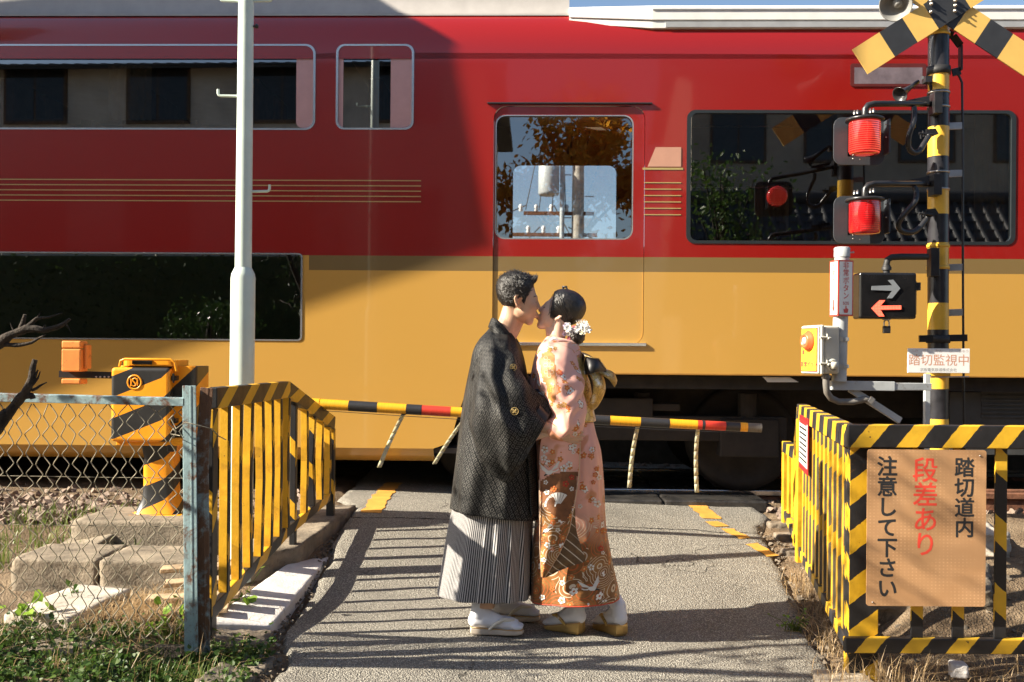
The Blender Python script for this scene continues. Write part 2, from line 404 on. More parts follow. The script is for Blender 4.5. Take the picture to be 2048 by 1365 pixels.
# ---- ballast stones
m, n, l, b = new_mat('ballast'); t = NT(m); o = t.obj()
c = t.ramp(t.noise(9, 4, .7, o), [(.3, (.11, .075, .055)), (.55, (.24, .18, .14)), (.75, (.36, .30, .25))]); l.new(c, b.inputs['Base Color']); setp(b, Roughness=.9)
t.bump(b, t.noise(90, 4, .6, o), .5, .01); M['ballast'] = m
def rocks(mb, n_, area, smin, smax, zoff=0.0, seed=1):
    r = random.Random(seed)
    base = [(1, 1, 1), (1, -1, -1), (-1, 1, -1), (-1, -1, 1), (1.3, 0, 0), (-1.3, 0, 0), (0, 1.3, 0), (0, -1.3, 0), (0, 0, 1.1), (0, 0, -1.1)]
    for _ in range(n_):
        x, y = area(r)
        s = r.uniform(smin, smax); q = Matrix.Rotation(r.uniform(0, 6.28), 3, 'Z') @ Matrix.Rotation(r.uniform(0, 6.28), 3, 'X')
        sc = Vector((r.uniform(.7, 1.3), r.uniform(.6, 1.1), r.uniform(.5, .9)))
        pts = [q @ Vector((p[0] * sc.x * r.uniform(.8, 1.15), p[1] * sc.y * r.uniform(.8, 1.15), p[2] * sc.z)) * s * .55 for p in base]
        bm = bmesh.new()
        for p in pts: bm.verts.new(p)
        bmesh.ops.convex_hull(bm, input=bm.verts); bm.verts.index_update()
        z = H(x, y) + s * .2 + zoff
        mb.add([(v.co.x + x, v.co.y + y, v.co.z + z) for v in bm.verts], [tuple(v.index for v in f.verts) for f in bm.faces]); bm.free()
bl = MB()
rocks(bl, 1500, lambda r: (r.uniform(-4.4, -1.35), 6.55 + abs(r.gauss(0, .45))), .022, .055, 0, 3)
rocks(bl, 900, lambda r: (r.uniform(1.95, 4.6), r.uniform(6.5, 8.1)), .022, .055, 0, 4)
rocks(bl, 260, lambda r: (r.uniform(-1.3, 2.2), r.uniform(10.3, 12)), .03, .06, 0, 5)
obj('ballast', bl, M['ballast'], kind='stuff', label='brown crushed stone ballast beside the track', cat='ballast')
gr = MB()
rocks(gr, 170, lambda r: ((lambda y: (roadL(y) + r.gauss(.0, .025), y))(r.uniform(3.6, 6.4))), .006, .02, -.0, 6)
rocks(gr, 260, lambda r: ((lambda y: (roadR(y) + r.gauss(.02, .07), y))(r.uniform(3.6, 6.9))), .006, .022, -.0, 7)
rocks(gr, 260, lambda r: (r.uniform(1.5, 3.2), r.uniform(3.9, 5.6)), .008, .03, -.0, 8)
rocks(gr, 160, lambda r: (r.uniform(-2.6, -1.5), r.uniform(3.8, 4.35)), .006, .02, -.0, 9)
obj('gravel', gr, M['stone'], kind='stuff', label='loose pebbles along the crumbling edges of the asphalt', cat='gravel')

# ---- concrete blocks, slabs and kerbs
M['concrete_pad'] = plain('concrete_pad', (.36, .30, .22), .9, 0, .15, 6, bump=.4, bs=60)
def rough_block(name, pts_bottom, z0, z1, mat, label, cat, group=None, jit=.02, seed=0, cuts=7, top_inset=.0, amp=1.0):
    """a block on a 4-corner footprint, subdivided and roughened"""
    zt = list(z1) if hasattr(z1, '__len__') else [z1] * 4; n_ = cuts * 2 + 3
    lx = ((Vector(pts_bottom[1]) - Vector(pts_bottom[0])).length + (Vector(pts_bottom[2]) - Vector(pts_bottom[3])).length) / 4
    ly = ((Vector(pts_bottom[3]) - Vector(pts_bottom[0])).length + (Vector(pts_bottom[2]) - Vector(pts_bottom[1])).length) / 4
    lz = (sum(zt) / 4 - z0) / 2; rr = min(.011, lx * .4, ly * .4, lz * .4); hh = Vector((lx, ly, lz))
    def place(a, b, c):
        p = Vector((a * lx, b * ly, c * lz)); q_ = Vector([max(-(h_ - rr), min(h_ - rr, v_)) for v_, h_ in zip(p, hh)]); d_ = p - q_
        if d_.length > 1e-9: p = q_ + d_.normalized() * rr
        u_, v_, w_ = (p.x / lx + 1) / 2, (p.y / ly + 1) / 2, (p.z / lz + 1) / 2
        A_, B_, C_, D_ = [Vector((q[0], q[1], 0)) for q in pts_bottom]; base = (A_ * (1 - u_) + B_ * u_) * (1 - v_) + (D_ * (1 - u_) + C_ * u_) * v_
        z_ = (zt[0] * (1 - u_) + zt[1] * u_) * (1 - v_) + (zt[3] * (1 - u_) + zt[2] * u_) * v_
        p = Vector((base.x, base.y, z0 + (z_ - z0) * w_))
        s3 = Vector((seed, 0, 0)); return p + (noise.noise_vector(p * 5 + s3) * .3 + noise.noise_vector(p * 26 + s3) * .28 + noise.noise_vector(p * 70 + s3) * .2) * jit * amp * min(1, rr / .008)
    mb = MB(); ks = [2 * i / (n_ - 1) - 1 for i in range(n_)]
    for ax_ in range(3):
        for sg in (-1, 1):
            V = []
            for j in ks:
                for i in ks: c3 = [0, 0, 0]; c3[ax_] = sg; c3[(ax_ + 1) % 3] = i; c3[(ax_ + 2) % 3] = j; V.append(place(*c3))
            fs = [(j * n_ + i, j * n_ + i + 1, (j + 1) * n_ + i + 1, (j + 1) * n_ + i) for j in range(n_ - 1) for i in range(n_ - 1)]
            mb.add(V, fs if sg > 0 else [f[::-1] for f in fs], None, 0, True)
    return obj(name, mb, mat, None, 0, label, cat, group, weld=True)
def quad(x0, x1, y0, y1): return [(x0, y0), (x1, y0), (x1, y1), (x0, y1)]
rough_block('concrete_block', quad(-2.62, -1.74, 5.95, 6.55), .02, .315, M['concrete'], 'weathered concrete foundation block under the yellow gate machine', 'concrete block', None, .02, 1)
rough_block('concrete_block', quad(-2.64, -2.18, 5.28, 5.72), -.02, .225, M['concrete'], 'long concrete step block behind the wire fence, its left half with a broken lower corner', 'concrete block', 'step blocks', .02, 2)
rough_block('concrete_block', quad(-2.17, -1.68, 5.28, 5.72), -.02, .222, M['concrete'], 'concrete step block behind the wire fence, half next to the blue posts', 'concrete block', 'step blocks', .02, 3)
rough_block('concrete_slab', [(-2.75, 5.75), (-2.42, 5.72), (-2.3, 6.2), (-2.62, 6.25)], .10, [.13, .19, .30, .24], M['concrete'], 'dark broken slab leaning against the foundation block', 'slab', None, .015, 4)
rough_block('plinth', [(-1.52, 5.36), (-1.22, 5.74), (-1.09, 7.05), (-1.55, 7.05)], -.02, [.205, .215, .262, .262], M['concrete'], 'grey concrete plinth carrying the far half of the left striped fence', 'plinth', None, .014, 5)
rough_block('white_kerb', [(-1.36, 4.46), (-1.09, 4.58), (-1.09, 6.1), (-1.27, 5.66)], -.05, [.115, .075, .105, .13], M['kerb_white'], 'white painted sloping kerb slab beside the left striped fence', 'kerb', None, .006, 6, 9, .0, .6)
rough_block('kerb_stone', [(-1.33, 4.22), (-1.06, 4.27), (-1.07, 4.56), (-1.36, 4.45)], -.06, [.09, .035, .055, .10], M['stone'], 'brown crumbling kerb stone at the near end of the white kerb', 'kerb', None, .03, 7)
rough_block('kerb_stone', [(-1.18, 3.74), (-1.02, 3.70), (-.99, 3.93), (-1.15, 3.98)], -.06, [.09, .05, .05, .10], M['stone'], 'squarish kerb stone among the weeds at the bottom edge of the photo', 'kerb', None, .03, 8)
rough_block('kerb_stone', [(-1.12, 4.0), (-.98, 3.98), (-.97, 4.17), (-1.11, 4.2)], -.06, .06, M['stone'], 'low broken kerb stone between weeds and asphalt', 'kerb', None, .03, 9)
rough_block('stone_slab', [(-2.25, 4.44), (-1.93, 4.38), (-1.84, 4.86), (-2.14, 4.95)], .0, [.155, .155, .175, .175], M['concrete_light'], 'pale flat stone slab lying behind the chain link fence', 'stone slab', None, .008, 10)
rough_block('stone_slab', [(-1.98, 4.0), (-1.74, 3.96), (-1.70, 4.2), (-1.95, 4.24)], .02, .125, M['concrete'], 'grey flat stone slab half buried in weeds before the fence', 'stone slab', None, .02, 11)
for k, (x0, y0, x1, y1, z) in enumerate([(-1.68, 4.55, -1.30, 4.62, .13), (-1.70, 4.68, -1.28, 4.74, .165), (-1.66, 4.80, -1.30, 4.88, .21), (-1.72, 4.93, -1.34, 5.0, .25)]):
    mb = MB(); nseg = 10
    for sgn in (0,):
        mb.bar((x0, y0, z), (x1, y1, z + .012), .10, .022)
    o_ = obj('plank', mb, M['dry_wood'], None, .004, 'splintered pale plank in the heap by the blue posts, %s' % ('lowest', 'second up', 'third up', 'topmost')[k], 'plank', 'broken planks')
mb = MB(); mb.bar((-2.6, 4.13, .085), (-1.30, 4.13, .085), .03, .05); obj('ground_board', mb, M['bark'], None, .004, 'dark weathered board along the foot of the chain link fence', 'board')
# right side
for k, (px, py, w, d, h, lab) in enumerate([(1560, 1052, .17, .12, .07, 'flat brown kerb brick nearest the track by the right fence'), (1575, 1076, .17, .12, .075, 'cracked brown kerb brick second from the track'), (1590, 1108, .15, .14, .09, 'square concrete kerb block by the yellow paint scrap')]):
    p = G(px, py); rough_block('kerb_brick', quad(p.x - w / 2, p.x + w / 2, p.y - d / 2, p.y + d / 2), p.z - .08, p.z + h * .35, M['stone'], lab, 'kerb brick', None, .025, 20 + k, 5)
rough_block('concrete_pad', [(1.24, 4.0), (1.52, 3.96), (1.50, 4.25), (1.30, 4.30)], -.08, -.012, M['concrete_pad'], 'pale concrete pad round the foot of the right corner post', 'concrete pad', None, .012, 30)
rough_block('rubble_stone', [(2.2, 5.6), (2.75, 5.5), (2.8, 5.9), (2.3, 5.95)], .2, .36, M['concrete_light'], 'pale broken concrete lump on the bank behind the right fence', 'rubble stone', None, .05, 31)
rough_block('rubble_stone', [(1.86, 4.22), (1.93, 4.2), (1.94, 4.27), (1.88, 4.29)], -.03, .03, M['kerb_white'], 'small white stone chip in dry grass below the brown sign', 'rubble stone', None, .015, 32, 4)
rough_block('concrete_footing', [(1.62, 5.0), (2.35, 4.86), (2.5, 5.25), (1.75, 5.4)], -.05, [.16, .19, .26, .24], M['concrete'], 'rough grey concrete hump behind the brown sign', 'footing', None, .05, 33, 9)
for k in range(2):
    t_ = track_thing('spare_rail', ('rusty spare rail lying beside the track, nearer one', 'rusty spare rail lying beside the track, farther one')[k], 'rail', 'spare rails', -.42 + .2 * k)
    r = MB(); r.local = True; r.box(2.7, -.03, .10, 9, .03, .14); r.box(2.7, -.06, .0, 9, .06, .015); r.box(2.7, -.009, .016, 9, .009, .099); obj('rail_bar', r, M['rust'], t_, .004)

# ---- plants
def leaf_mat(name, c0, c1, c2, tl=.35):
    m, n, l, b = new_mat(name); t = NT(m); o = t.obj()
    c = t.ramp(t.noise(14, 3, .6, o), [(.25, c0), (.5, c1), (.75, c2)]); l.new(c, b.inputs['Base Color']); setp(b, Roughness=.42, Specular_IOR_Level=.4)
    tr = n.new('ShaderNodeBsdfTranslucent'); l.new(c, tr.inputs[0]); mx = n.new('ShaderNodeMixShader'); mx.inputs[0].default_value = tl
    l.new(b.outputs[0], mx.inputs[1]); l.new(tr.outputs[0], mx.inputs[2]); l.new(mx.outputs[0], n['Material Output'].inputs[0]); return m
M['leaf'] = leaf_mat('leaf', (.022, .05, .010), (.05, .10, .018), (.12, .18, .035))
M['leaf_bright'] = leaf_mat('leaf_bright', (.12, .22, .02), (.22, .36, .04), (.34, .46, .07))
M['leaf_dark'] = leaf_mat('leaf_dark', (.012, .028, .008), (.03, .06, .015), (.06, .10, .03))
M['leaf_orange'] = leaf_mat('leaf_orange', (.5, .18, .015), (.75, .34, .03), (.85, .5, .07), .65)
M['dry_grass'] = leaf_mat('dry_grass', (.26, .17, .08), (.42, .29, .15), (.55, .42, .25))
M['grass'] = leaf_mat('grass', (.05, .09, .015), (.12, .18, .03), (.24, .28, .07))
def leaf(mb, p, s, r, flat=.6, heart=True):
    az = r.uniform(0, 6.28); q = Matrix.Rotation(az, 3, 'Z') @ Matrix.Rotation(r.gauss(0, flat), 3, 'X') @ Matrix.Rotation(r.gauss(0, flat), 3, 'Y')
    if heart: pts = [(0, 0, 0), (.45, .12, .12), (.5, .5, .1), (0, 1.05, -.08), (-.5, .5, .1), (-.45, .12, .12), (0, .45, -.03)]; fs = [(0, 1, 6), (1, 2, 6), (2, 3, 6), (3, 4, 6), (4, 5, 6), (5, 0, 6)]
    else: pts = [(0, 0, 0), (.28, .5, .06), (0, 1, 0), (-.28, .5, .06)]; fs = [(0, 1, 2), (0, 2, 3)]
    mb.add([Vector(p) + q @ Vector(a) * s for a in pts], fs)
def blade(mb, p, h, r, lean=.5, w=.003):
    a = r.uniform(0, 6.28); d = Vector((math.cos(a), math.sin(a), 0)); s = Vector((-d.y, d.x, 0)) * w; l_ = r.uniform(.1, lean); p = Vector(p)
    q1 = p + Vector((0, 0, h * .55)) + d * h * l_ * .35; q2 = p + Vector((0, 0, h * (1 - l_ * .3))) + d * h * l_ * 1.1
    mb.add([p - s, p + s, q1 + s * .8, q1 - s * .8, q2], [(0, 1, 2, 3), (3, 2, 4)])
r = random.Random(21); mb = MB()
def clump(x, y): return noise.noise((x * 3.1, y * 3.1, 8)) + .25
for _ in range(8000):
    x, y = r.uniform(-2.3, -1.0), r.uniform(3.55, 4.28)
    if clump(x, y) < r.uniform(-.35, .45) or x > roadL(y) - .03: continue
    leaf(mb, (x, y, H(x, y) + abs(r.gauss(.02, .03))), r.uniform(.010, .027), r, .55)
obj('ground_cover', mb, M['leaf'], kind='stuff', label='low green leafy weeds along the foot of the chain link fence', cat='weeds')
mb = MB()
for _ in range(1500):
    x, y = r.uniform(-2.3, -1.02), r.uniform(3.55, 4.25)
    if clump(x + 5, y) > r.uniform(-.2, .5): blade(mb, (x, y, H(x, y)), r.uniform(.04, .13), r, .9, .0016)
for _ in range(700):
    x, y = r.uniform(-3.3, -2.2), r.uniform(5.6, 6.8); blade(mb, (x, y, H(x, y)), r.uniform(.05, .16), r, .8, .003)
obj('grass', mb, M['grass'], kind='stuff', label='thin green grass tufts on the verge at left', cat='grass')
mb = MB()
for _ in range(2400):
    x, y = r.gauss(-1.66, .14), r.gauss(4.75, .22); blade(mb, (x, y, H(x, y) + r.uniform(0, .05)), r.uniform(.03, .09), r, 2.6, .0016)
for _ in range(1500):
    x, y = r.uniform(1.5, 2.9), r.uniform(3.9, 4.75); blade(mb, (x, y, H(x, y)), r.uniform(.02, .09), r, 2.2, .0016)
for _ in range(170):
    x, y = r.gauss(1.5, .1), r.gauss(4.08, .1); blade(mb, (x, y, H(x, y)), r.uniform(.07, .2), r, 1.2, .0018)
for _ in range(260):
    x, y = r.uniform(-2.2, -1.1), r.uniform(3.6, 4.3); blade(mb, (x, y, H(x, y)), r.uniform(.06, .2), r, 1.6, .0013)
for _ in range(420):
    f = r.random(); y = 4.5 + f * 1.4; x = roadR(y) + .06 + r.gauss(0, .05); blade(mb, (x, y, H(x, y)), r.uniform(.04, .14), r, 1.4, .0016)
obj('dry_grass', mb, M['dry_grass'], kind='stuff', label='dry straw coloured grass and stalks round both fences', cat='dry grass')
def vine(px, py, Y, n_, spread, size, label, mat='leaf_bright', seed=1):
    r_ = random.Random(seed); p = P(px, py, Y); t_ = thing('weed_plant', (p.x, p.y, H(p.x, p.y)), label, 'plant')
    st, lf = MB(), MB()
    for k in range(n_):
        q = Vector((p.x + r_.gauss(0, spread), p.y + r_.gauss(0, spread * .4), H(p.x, p.y) + abs(r_.gauss(0, spread)) * .9 + .03))
        b0 = Vector((p.x + r_.gauss(0, .02), p.y, H(p.x, p.y))); mid = b0.lerp(q, .5) + Vector((0, 0, .02)); st.tube([b0, mid, q], .0016, 5)
        leaf(lf, q, size * r_.uniform(.6, 1.2), r_, .55)
    obj('stem', st, M['grass'], t_); obj('foliage', lf, M[mat], t_)
vine(345, 1262, 4.32, 34, .07, .045, 'bright green heart leaved weed at the foot of the blue posts', seed=2)
vine(470, 1215, 4.85, 22, .07, .045, 'bright green weed growing between striped fence and white kerb', seed=3)
vine(45, 1235, 4.4, 14, .07, .055, 'broad leaved green weed at the left edge behind the wire', seed=4)
vine(150, 1225, 4.7, 12, .06, .05, 'green weed beside the pale stone slab', 'leaf', seed=5)
vine(1590, 1185, 4.95, 40, .045, .016, 'tiny green weed in the gutter by the right fence', seed=6)
# withered twigs by the right fence
t_ = thing('twig_bush', (1.60, 4.9, H(1.6, 4.9)), 'withered brown twigs caught in the bottom of the right fence', 'twigs'); mb = MB(); r = random.Random(5)
for k in range(46):
    p = Vector((1.58 + r.gauss(0, .05), 4.9 + r.gauss(0, .14), H(1.58, 4.9) + .02)); pts = [p]
    d = Vector((r.gauss(-.1, .5), r.gauss(0, .5), r.uniform(.3, 1))).normalized()
    for q in range(4): d = (d + Vector((r.gauss(0, .4), r.gauss(0, .4), r.gauss(-.15, .3)))).normalized(); p = p + d * .045; pts.append(p)
    mb.tube(pts, [.0022, .002, .0016, .0012, .0008], 4)
obj('twig', mb, M['dry_wood'], t_)

# ================================================================ fences, gate, poles
M['fence_r'] = stripes('fence_r', (.80, .47, .03), BLK, .190, -.80, .55, .02, .25)
M['fence_side'] = stripes('fence_side', (.80, .47, .03), (.03, .03, .035), .31, .5, .58, 0, .2)
M['fence_l'] = stripes('fence_l', (.78, .42, .022), BLK, .37, -1.9, .6, .05, .22)
M['fence_lb'] = stripes('fence_lb', (.78, .42, .022), BLK, .52, -2.2, .55, .02, .2)
M['post_r'] = stripes('post_r', (.74, .42, .02), BLK, .21, .75, .52, .08, .38)
M['baluster_r'] = stripes('baluster_r', (.80, .47, .03), BLK, .29, -.9, .6, .1, .2)
M['bal_side'] = stripes('bal_side', (.78, .43, .02), (.70, .38, .02), .9, 1.0, .93, .0, .1)
M['bal_edge'] = stripes('bal_edge', (.66, .36, .02), (.14, .11, .07), .36, .8, .78, .0, .1)
M['bal_l'] = stripes('bal_l', (.80, .43, .02), (.78, .40, .02), .5, .5, .5, .1, .22)
M['bal_lb'] = stripes('bal_lb', (.80, .43, .02), BLK, .36, 1.0, .74, .1, .22)

# ---- right fence
ZT, ZB = 1.04, .115
C0 = Vector((1.425, 4.2, 0)); C1 = Vector((1.80, 6.2, 0)); C2 = Vector((1.86, 6.48, 0)); C3 = Vector((1.93, 7.02, 0))
fr = thing('striped_fence', (1.425, 4.2, 0), 'yellow and black striped steel fence carrying the brown warning sign', 'fence', 'striped crossing fences')
def bars(name, a, b, w, h, mat, par, up=(0, 0, 1), bevel=.004):
    mb = MB(); mb.bar(a, b, w, h, up); return obj(name, mb, mat, par, bevel)
def at(v, z): return Vector((v.x, v.y, z))
# front run, along the picture plane
bars('top_rail', at(C0, ZT - .048) + Vector((-.02, 0, 0)), Vector((4.2, 4.2, ZT - .048)), .06, .096, M['fence_r'], fr)
bars('bottom_rail', at(C0, ZB) + Vector((-.02, 0, 0)), Vector((4.2, 4.2, ZB)), .04, .062, M['fence_r'], fr)
side = (C1 - C0).normalized()
bars('top_rail', at(C0, ZT - .05) + side * .034, at(C1, ZT - .05), .06, .09, M['fence_side'], fr)
bars('bottom_rail', at(C0, ZB) + side * .024, at(C1, ZB + .01), .034, .055, M['fence_side'], fr)
bars('top_rail', at(C1, ZT - .053) + side * .004, at(C2, .72), .058, .085, M['fence_side'], fr)
bars('top_rail', at(C2, .70), at(C3, .70), .06, .075, M['fence_side'], fr)
bars('bottom_rail', at(C1, ZB + .018), at(C3, .235), .033, .052, M['fence_side'], fr)
mb = MB(); mb.frame_box((1.43, 4.215, -.06), (.125, 0, 0), (0, .05, 0), (0, 0, ZT - .04)); 
# channel post: u must run up the post
mb = MB(); mb.bar((1.4925, 4.24, -.08), (1.4925, 4.24, ZT - .097), .125, .04, (0, -1, 0)); mb.bar((1.438, 4.275, -.08), (1.438, 4.275, ZT - .097), .012, .03, (0, -1, 0))
obj('post', mb, M['post_r'], fr, .003)
for v, z0, z1, w in ((C1, -.02, ZT - .1, .06), (C2, .1, .67, .05), (C3, .12, .66, .05)): bars('post', at(v, z0), at(v, z1), w, .05, M['bal_side'], fr, (0, -1, 0))
for px in (1836, 1918, 2002, 2086): bars('baluster', (P(px, 900, 4.2).x, 4.2, ZB + .032), (P(px, 900, 4.2).x, 4.2, ZT - .097), .05, .012, M['baluster_r'], fr, (0, -1, 0), .002)
for k in range(11):
    f = (k + .9) / 11.9; v = C0.lerp(C1, f)
    mb = MB(); mb.bar(at(v, ZB + .03), at(v, ZT - .096), .046, .02, (side.y * -1, side.x, 0)); mb.bar(at(v, ZB + .03) - side * .0265 + Vector((.004, 0, 0)), at(v, ZT - .096) - side * .0265 + Vector((.004, 0, 0)), .006, .024, (side.y * -1, side.x, 0), 1); obj('baluster', mb, [M['bal_side'], M['bal_edge']], fr, .0015)
for f in (.3, .65):
    v = C2.lerp(C3, f); bars('baluster', at(v, .26), at(v, .66), .045, .03, M['bal_side'], fr, (-1, 0, 0), .002)

# ---- left fence
A0 = Vector((-1.285, 4.27, 0)); A1 = Vector((-1.265, 5.60, 0)); A2 = Vector((-1.20, 6.66, 0))
fl = thing('striped_fence', (-1.285, 4.27, 0), 'yellow and black striped steel fence with slanted end at the left of the road', 'fence', 'striped crossing fences')
def zl(f0, f1, f): return f0 + (f1 - f0) * f
ZA, ZBm, ZC = 1.17, 1.165, .905        # top edge heights
bA, bB, bC = .205, .315, .385          # bottom rail heights
bars('top_rail', at(A0, ZA - .045), at(A1, ZBm - .045), .055, .09, M['fence_l'], fl)
bars('top_rail', at(A1, ZBm - .047) + Vector((0, .003, 0)), at(A2, ZC - .045), .054, .088, M['fence_l'], fl)
bars('bottom_rail', at(A0, bA), at(A1, bB), .03, .06, M['fence_lb'], fl)
bars('bottom_rail', at(A1, bB) + Vector((0, .002, .0)), at(A2, bC), .029, .058, M['fence_lb'], fl)
ld = (A1 - A0).normalized()
bars('post', at(A0, .10) + ld * .03, at(A0, ZA - .092) + ld * .03, .075, .028, M['bal_lb'], fl, (1, 0, 0))
bars('post', at(A2, .22), at(A2, ZC - .08), .06, .05, M['bal_lb'], fl, (1, 0, 0)); bars('post', at(A1, .19) + ld * .2, at(A1, 1.06) + ld * .2, .05, .035, M['bal_lb'], fl, (1, 0, 0))
nb = 12
for k in range(nb):
    f = (k + 1) / (nb + .6); y = 4.27 + f * (6.66 - 4.27)
    if y < 5.6: g = (y - 4.27) / 1.33; v = A0.lerp(A1, g); zb, zt = zl(bA, bB, g) + .03, ZA - .09
    else: g = (y - 5.6) / 1.06; v = A1.lerp(A2, g); zb, zt = zl(bB, bC, g) + .03, zl(ZBm, ZC, g) - .085
    if abs(y - 5.8) < .05: continue
    bend = rng.gauss(0, .006)
    mb = MB(); mid = at(v, (zb + zt) / 2) + Vector((bend, rng.gauss(0, .012), 0))
    for a, b in ((at(v, zb), mid), (mid, at(v, zt))): mb.bar(a, b, .005, .036, (1, 0, 0)); e = Vector((.0205, .018, 0)); mb.bar(a + e, b + e, .036, .005, (1, 0, 0), 1)
    obj('baluster', mb, [M['bal_lb' if k == 9 else 'bal_l'], M['bal_lb']], fl, .001)

# ---- chain link fence
FY = 4.1
cf = thing('chain_link_fence', (-1.30, FY, .1), 'sagging chain link fence on rusty pale blue posts at left', 'fence')
zr0 = P(0, 790, FY).z; zr1 = P(366, 805, FY).z; xr1 = P(370, 800, FY).x
mb = MB(); mb.bar((-2.6, FY, zr0 - .004), (xr1, FY, zr1), .006, .032); mb.bar((-2.6, FY + .02, zr0 + .012), (xr1, FY + .02, zr1 + .016), .034, .005)
obj('top_rail', mb, M['blue_rust'], cf, .0015)
def post_poly(name, pts, w, d, mat):
    mb = MB()
    for a, b in zip(pts[:-1], pts[1:]): mb.bar(a, b, w, .006, (0, -1, 0)); mb.bar(Vector(a) + Vector((-w / 2, d / 2, 0)), Vector(b) + Vector((-w / 2, d / 2, 0)), .006, d, (0, -1, 0)); mb.bar(Vector(a) + Vector((w * .1, d * .4, 0)), Vector(b) + Vector((w * .1, d * .4, 0)), .008, d, (0, -1, 0))
    return obj(name, mb, mat, cf, .0015)
p0, p1 = P(379, 772, FY), P(383, 1305, FY); post_poly('post', [p1, p0], .054, .05, M['blue_rust'])
p0, p1, p2 = P(414, 776, FY + .03), P(405, 900, FY + .03), P(408, 1312, FY + .03); post_poly('post', [p2, p1, p0], .05, .045, M['blue_rust_heavy'])
# woven mesh: each wire zigzags from top to bottom
mb = MB(); pit = .080; ztop, zbot = zr1 - .012, .115; nrow = int((ztop - zbot) / (pit * .5))
for k in range(-1, 38):
    x = xr1 - .005 - k * pit * .5
    if x < -2.75: continue
    pts = []
    for j in range(nrow + 1):
        sgn = 1 if ((j + k) % 2 == 0) else -1
        x0_ = x + sgn * pit * .25; z0_ = ztop - j * pit * .5
        dx_ = noise.noise((x0_ * 2.3, z0_ * 2.3, 2)) * .045 + noise.noise((x0_ * 11, z0_ * 11, 5)) * .012
        dz_ = noise.noise((x0_ * 2.3, z0_ * 2.3, 7)) * .035 + noise.noise((x0_ * 11, z0_ * 11, 9)) * .008
        xx = min(x0_ + dx_, xr1 + .012)
        if j == 0: dz_ = 0
        pts.append((xx - sgn * .002, FY + .012 + (.003 if (j + k) % 2 else -.003) + noise.noise((x0_ * 2, z0_ * 2, 4)) * .02, z0_ + dz_))
    dense = []
    for a, b in zip(pts[:-1], pts[1:]):
        a, b = Vector(a), Vector(b); dense += [a, a.lerp(b, .18) , a.lerp(b, .82)]
    dense.append(Vector(pts[-1]))
    sm = [dense[0]] + [(dense[i - 1] + dense[i] * 3 + dense[i + 1]) / 5 for i in range(1, len(dense) - 1)] + [dense[-1]]
    mb.tube(sm, .0023, 5, cap=False)
obj('chain_mesh', mb, M['wire'], cf)
mb = MB()
for py in (955, 1052): mb.tube([P(-60, py - 4, FY + .02), P(200, py, FY + .02), P(372, py + 2, FY + .02)], .0016, 5)
a = P(368, 842, FY - .02); mb.tube([P(342, 838, FY - .01), P(352, 858, FY - .02), P(370, 845, FY - .035), P(400, 852, FY - .02), P(424, 858, FY + .0), P(436, 872, FY), P(452, 880, FY + .1)], .0022, 6)
mb.tube([P(340, 868, FY), P(346, 858, FY - .01), P(352, 866, FY - .01), P(348, 876, FY), P(340, 868, FY), P(360, 872, FY - .03)], .0018, 6)
obj('tie_wire', mb, M['wire'], cf)

# ---- pale lighting pole at left
PY = 5.5; pb = P(480, 1137, PY); pt = P(493, -60, PY)
lp = thing('lighting_pole', pb, 'tall pale green white steel pole with step pegs behind the left striped fence', 'pole')
dirp = (pt - pb).normalized(); hgt = (pt - pb).length; hj = (P(484, 545, PY) - pb).length
mb = MB(); mb.lathe([(.066, -.25), (.066, hj - .03), (.062, hj - .008), (.046, hj + .025)], pb, dirp, 28); obj('lower_shaft', mb, M['pole_white'], lp)
mb = MB(); mb.lathe([(.045, hj + .02), (.041, hgt * 1.0), (.036, hgt + 2.4), (.0, hgt + 2.4)], pb, dirp, 28); obj('upper_shaft', mb, M['pole_white'], lp)
def peg(px0, px1, py):
    mb = MB(); a, b = P(px0, py, PY), P(px1, py - 1, PY); d = (b - a).normalized(); c_ = b - d * .012
    mb.tube([a, c_, b - d * .004 + Vector((0, 0, .004)), b + Vector((0, 0, .014)), b + Vector((0, 0, .036))], .0075, 8); obj('step_peg', mb, M['pole_white'], lp)
peg(484, 436, 193); peg(490, 539, 384); peg(486, 441, 3); peg(494, 544, 3); peg(482, 430, -180); peg(494, 540, -360)
mb = MB(); c_ = P(513, 53, PY); mb.tube([P(500, 54, PY), c_], .006, 8); mb.lathe([(0, -.012), (.011, -.008), (.013, 0), (.011, .008), (0, .012)], c_, (1, 0, 0), 14); obj('cable_knob', mb, M['black_metal'], lp)
mb = MB(); mb.lathe([(.105, 0), (.105, .012), (.07, .02)], pb - Vector((0, 0, .02)), (0, 0, 1), 28); obj('collar', mb, M['concrete'], lp)

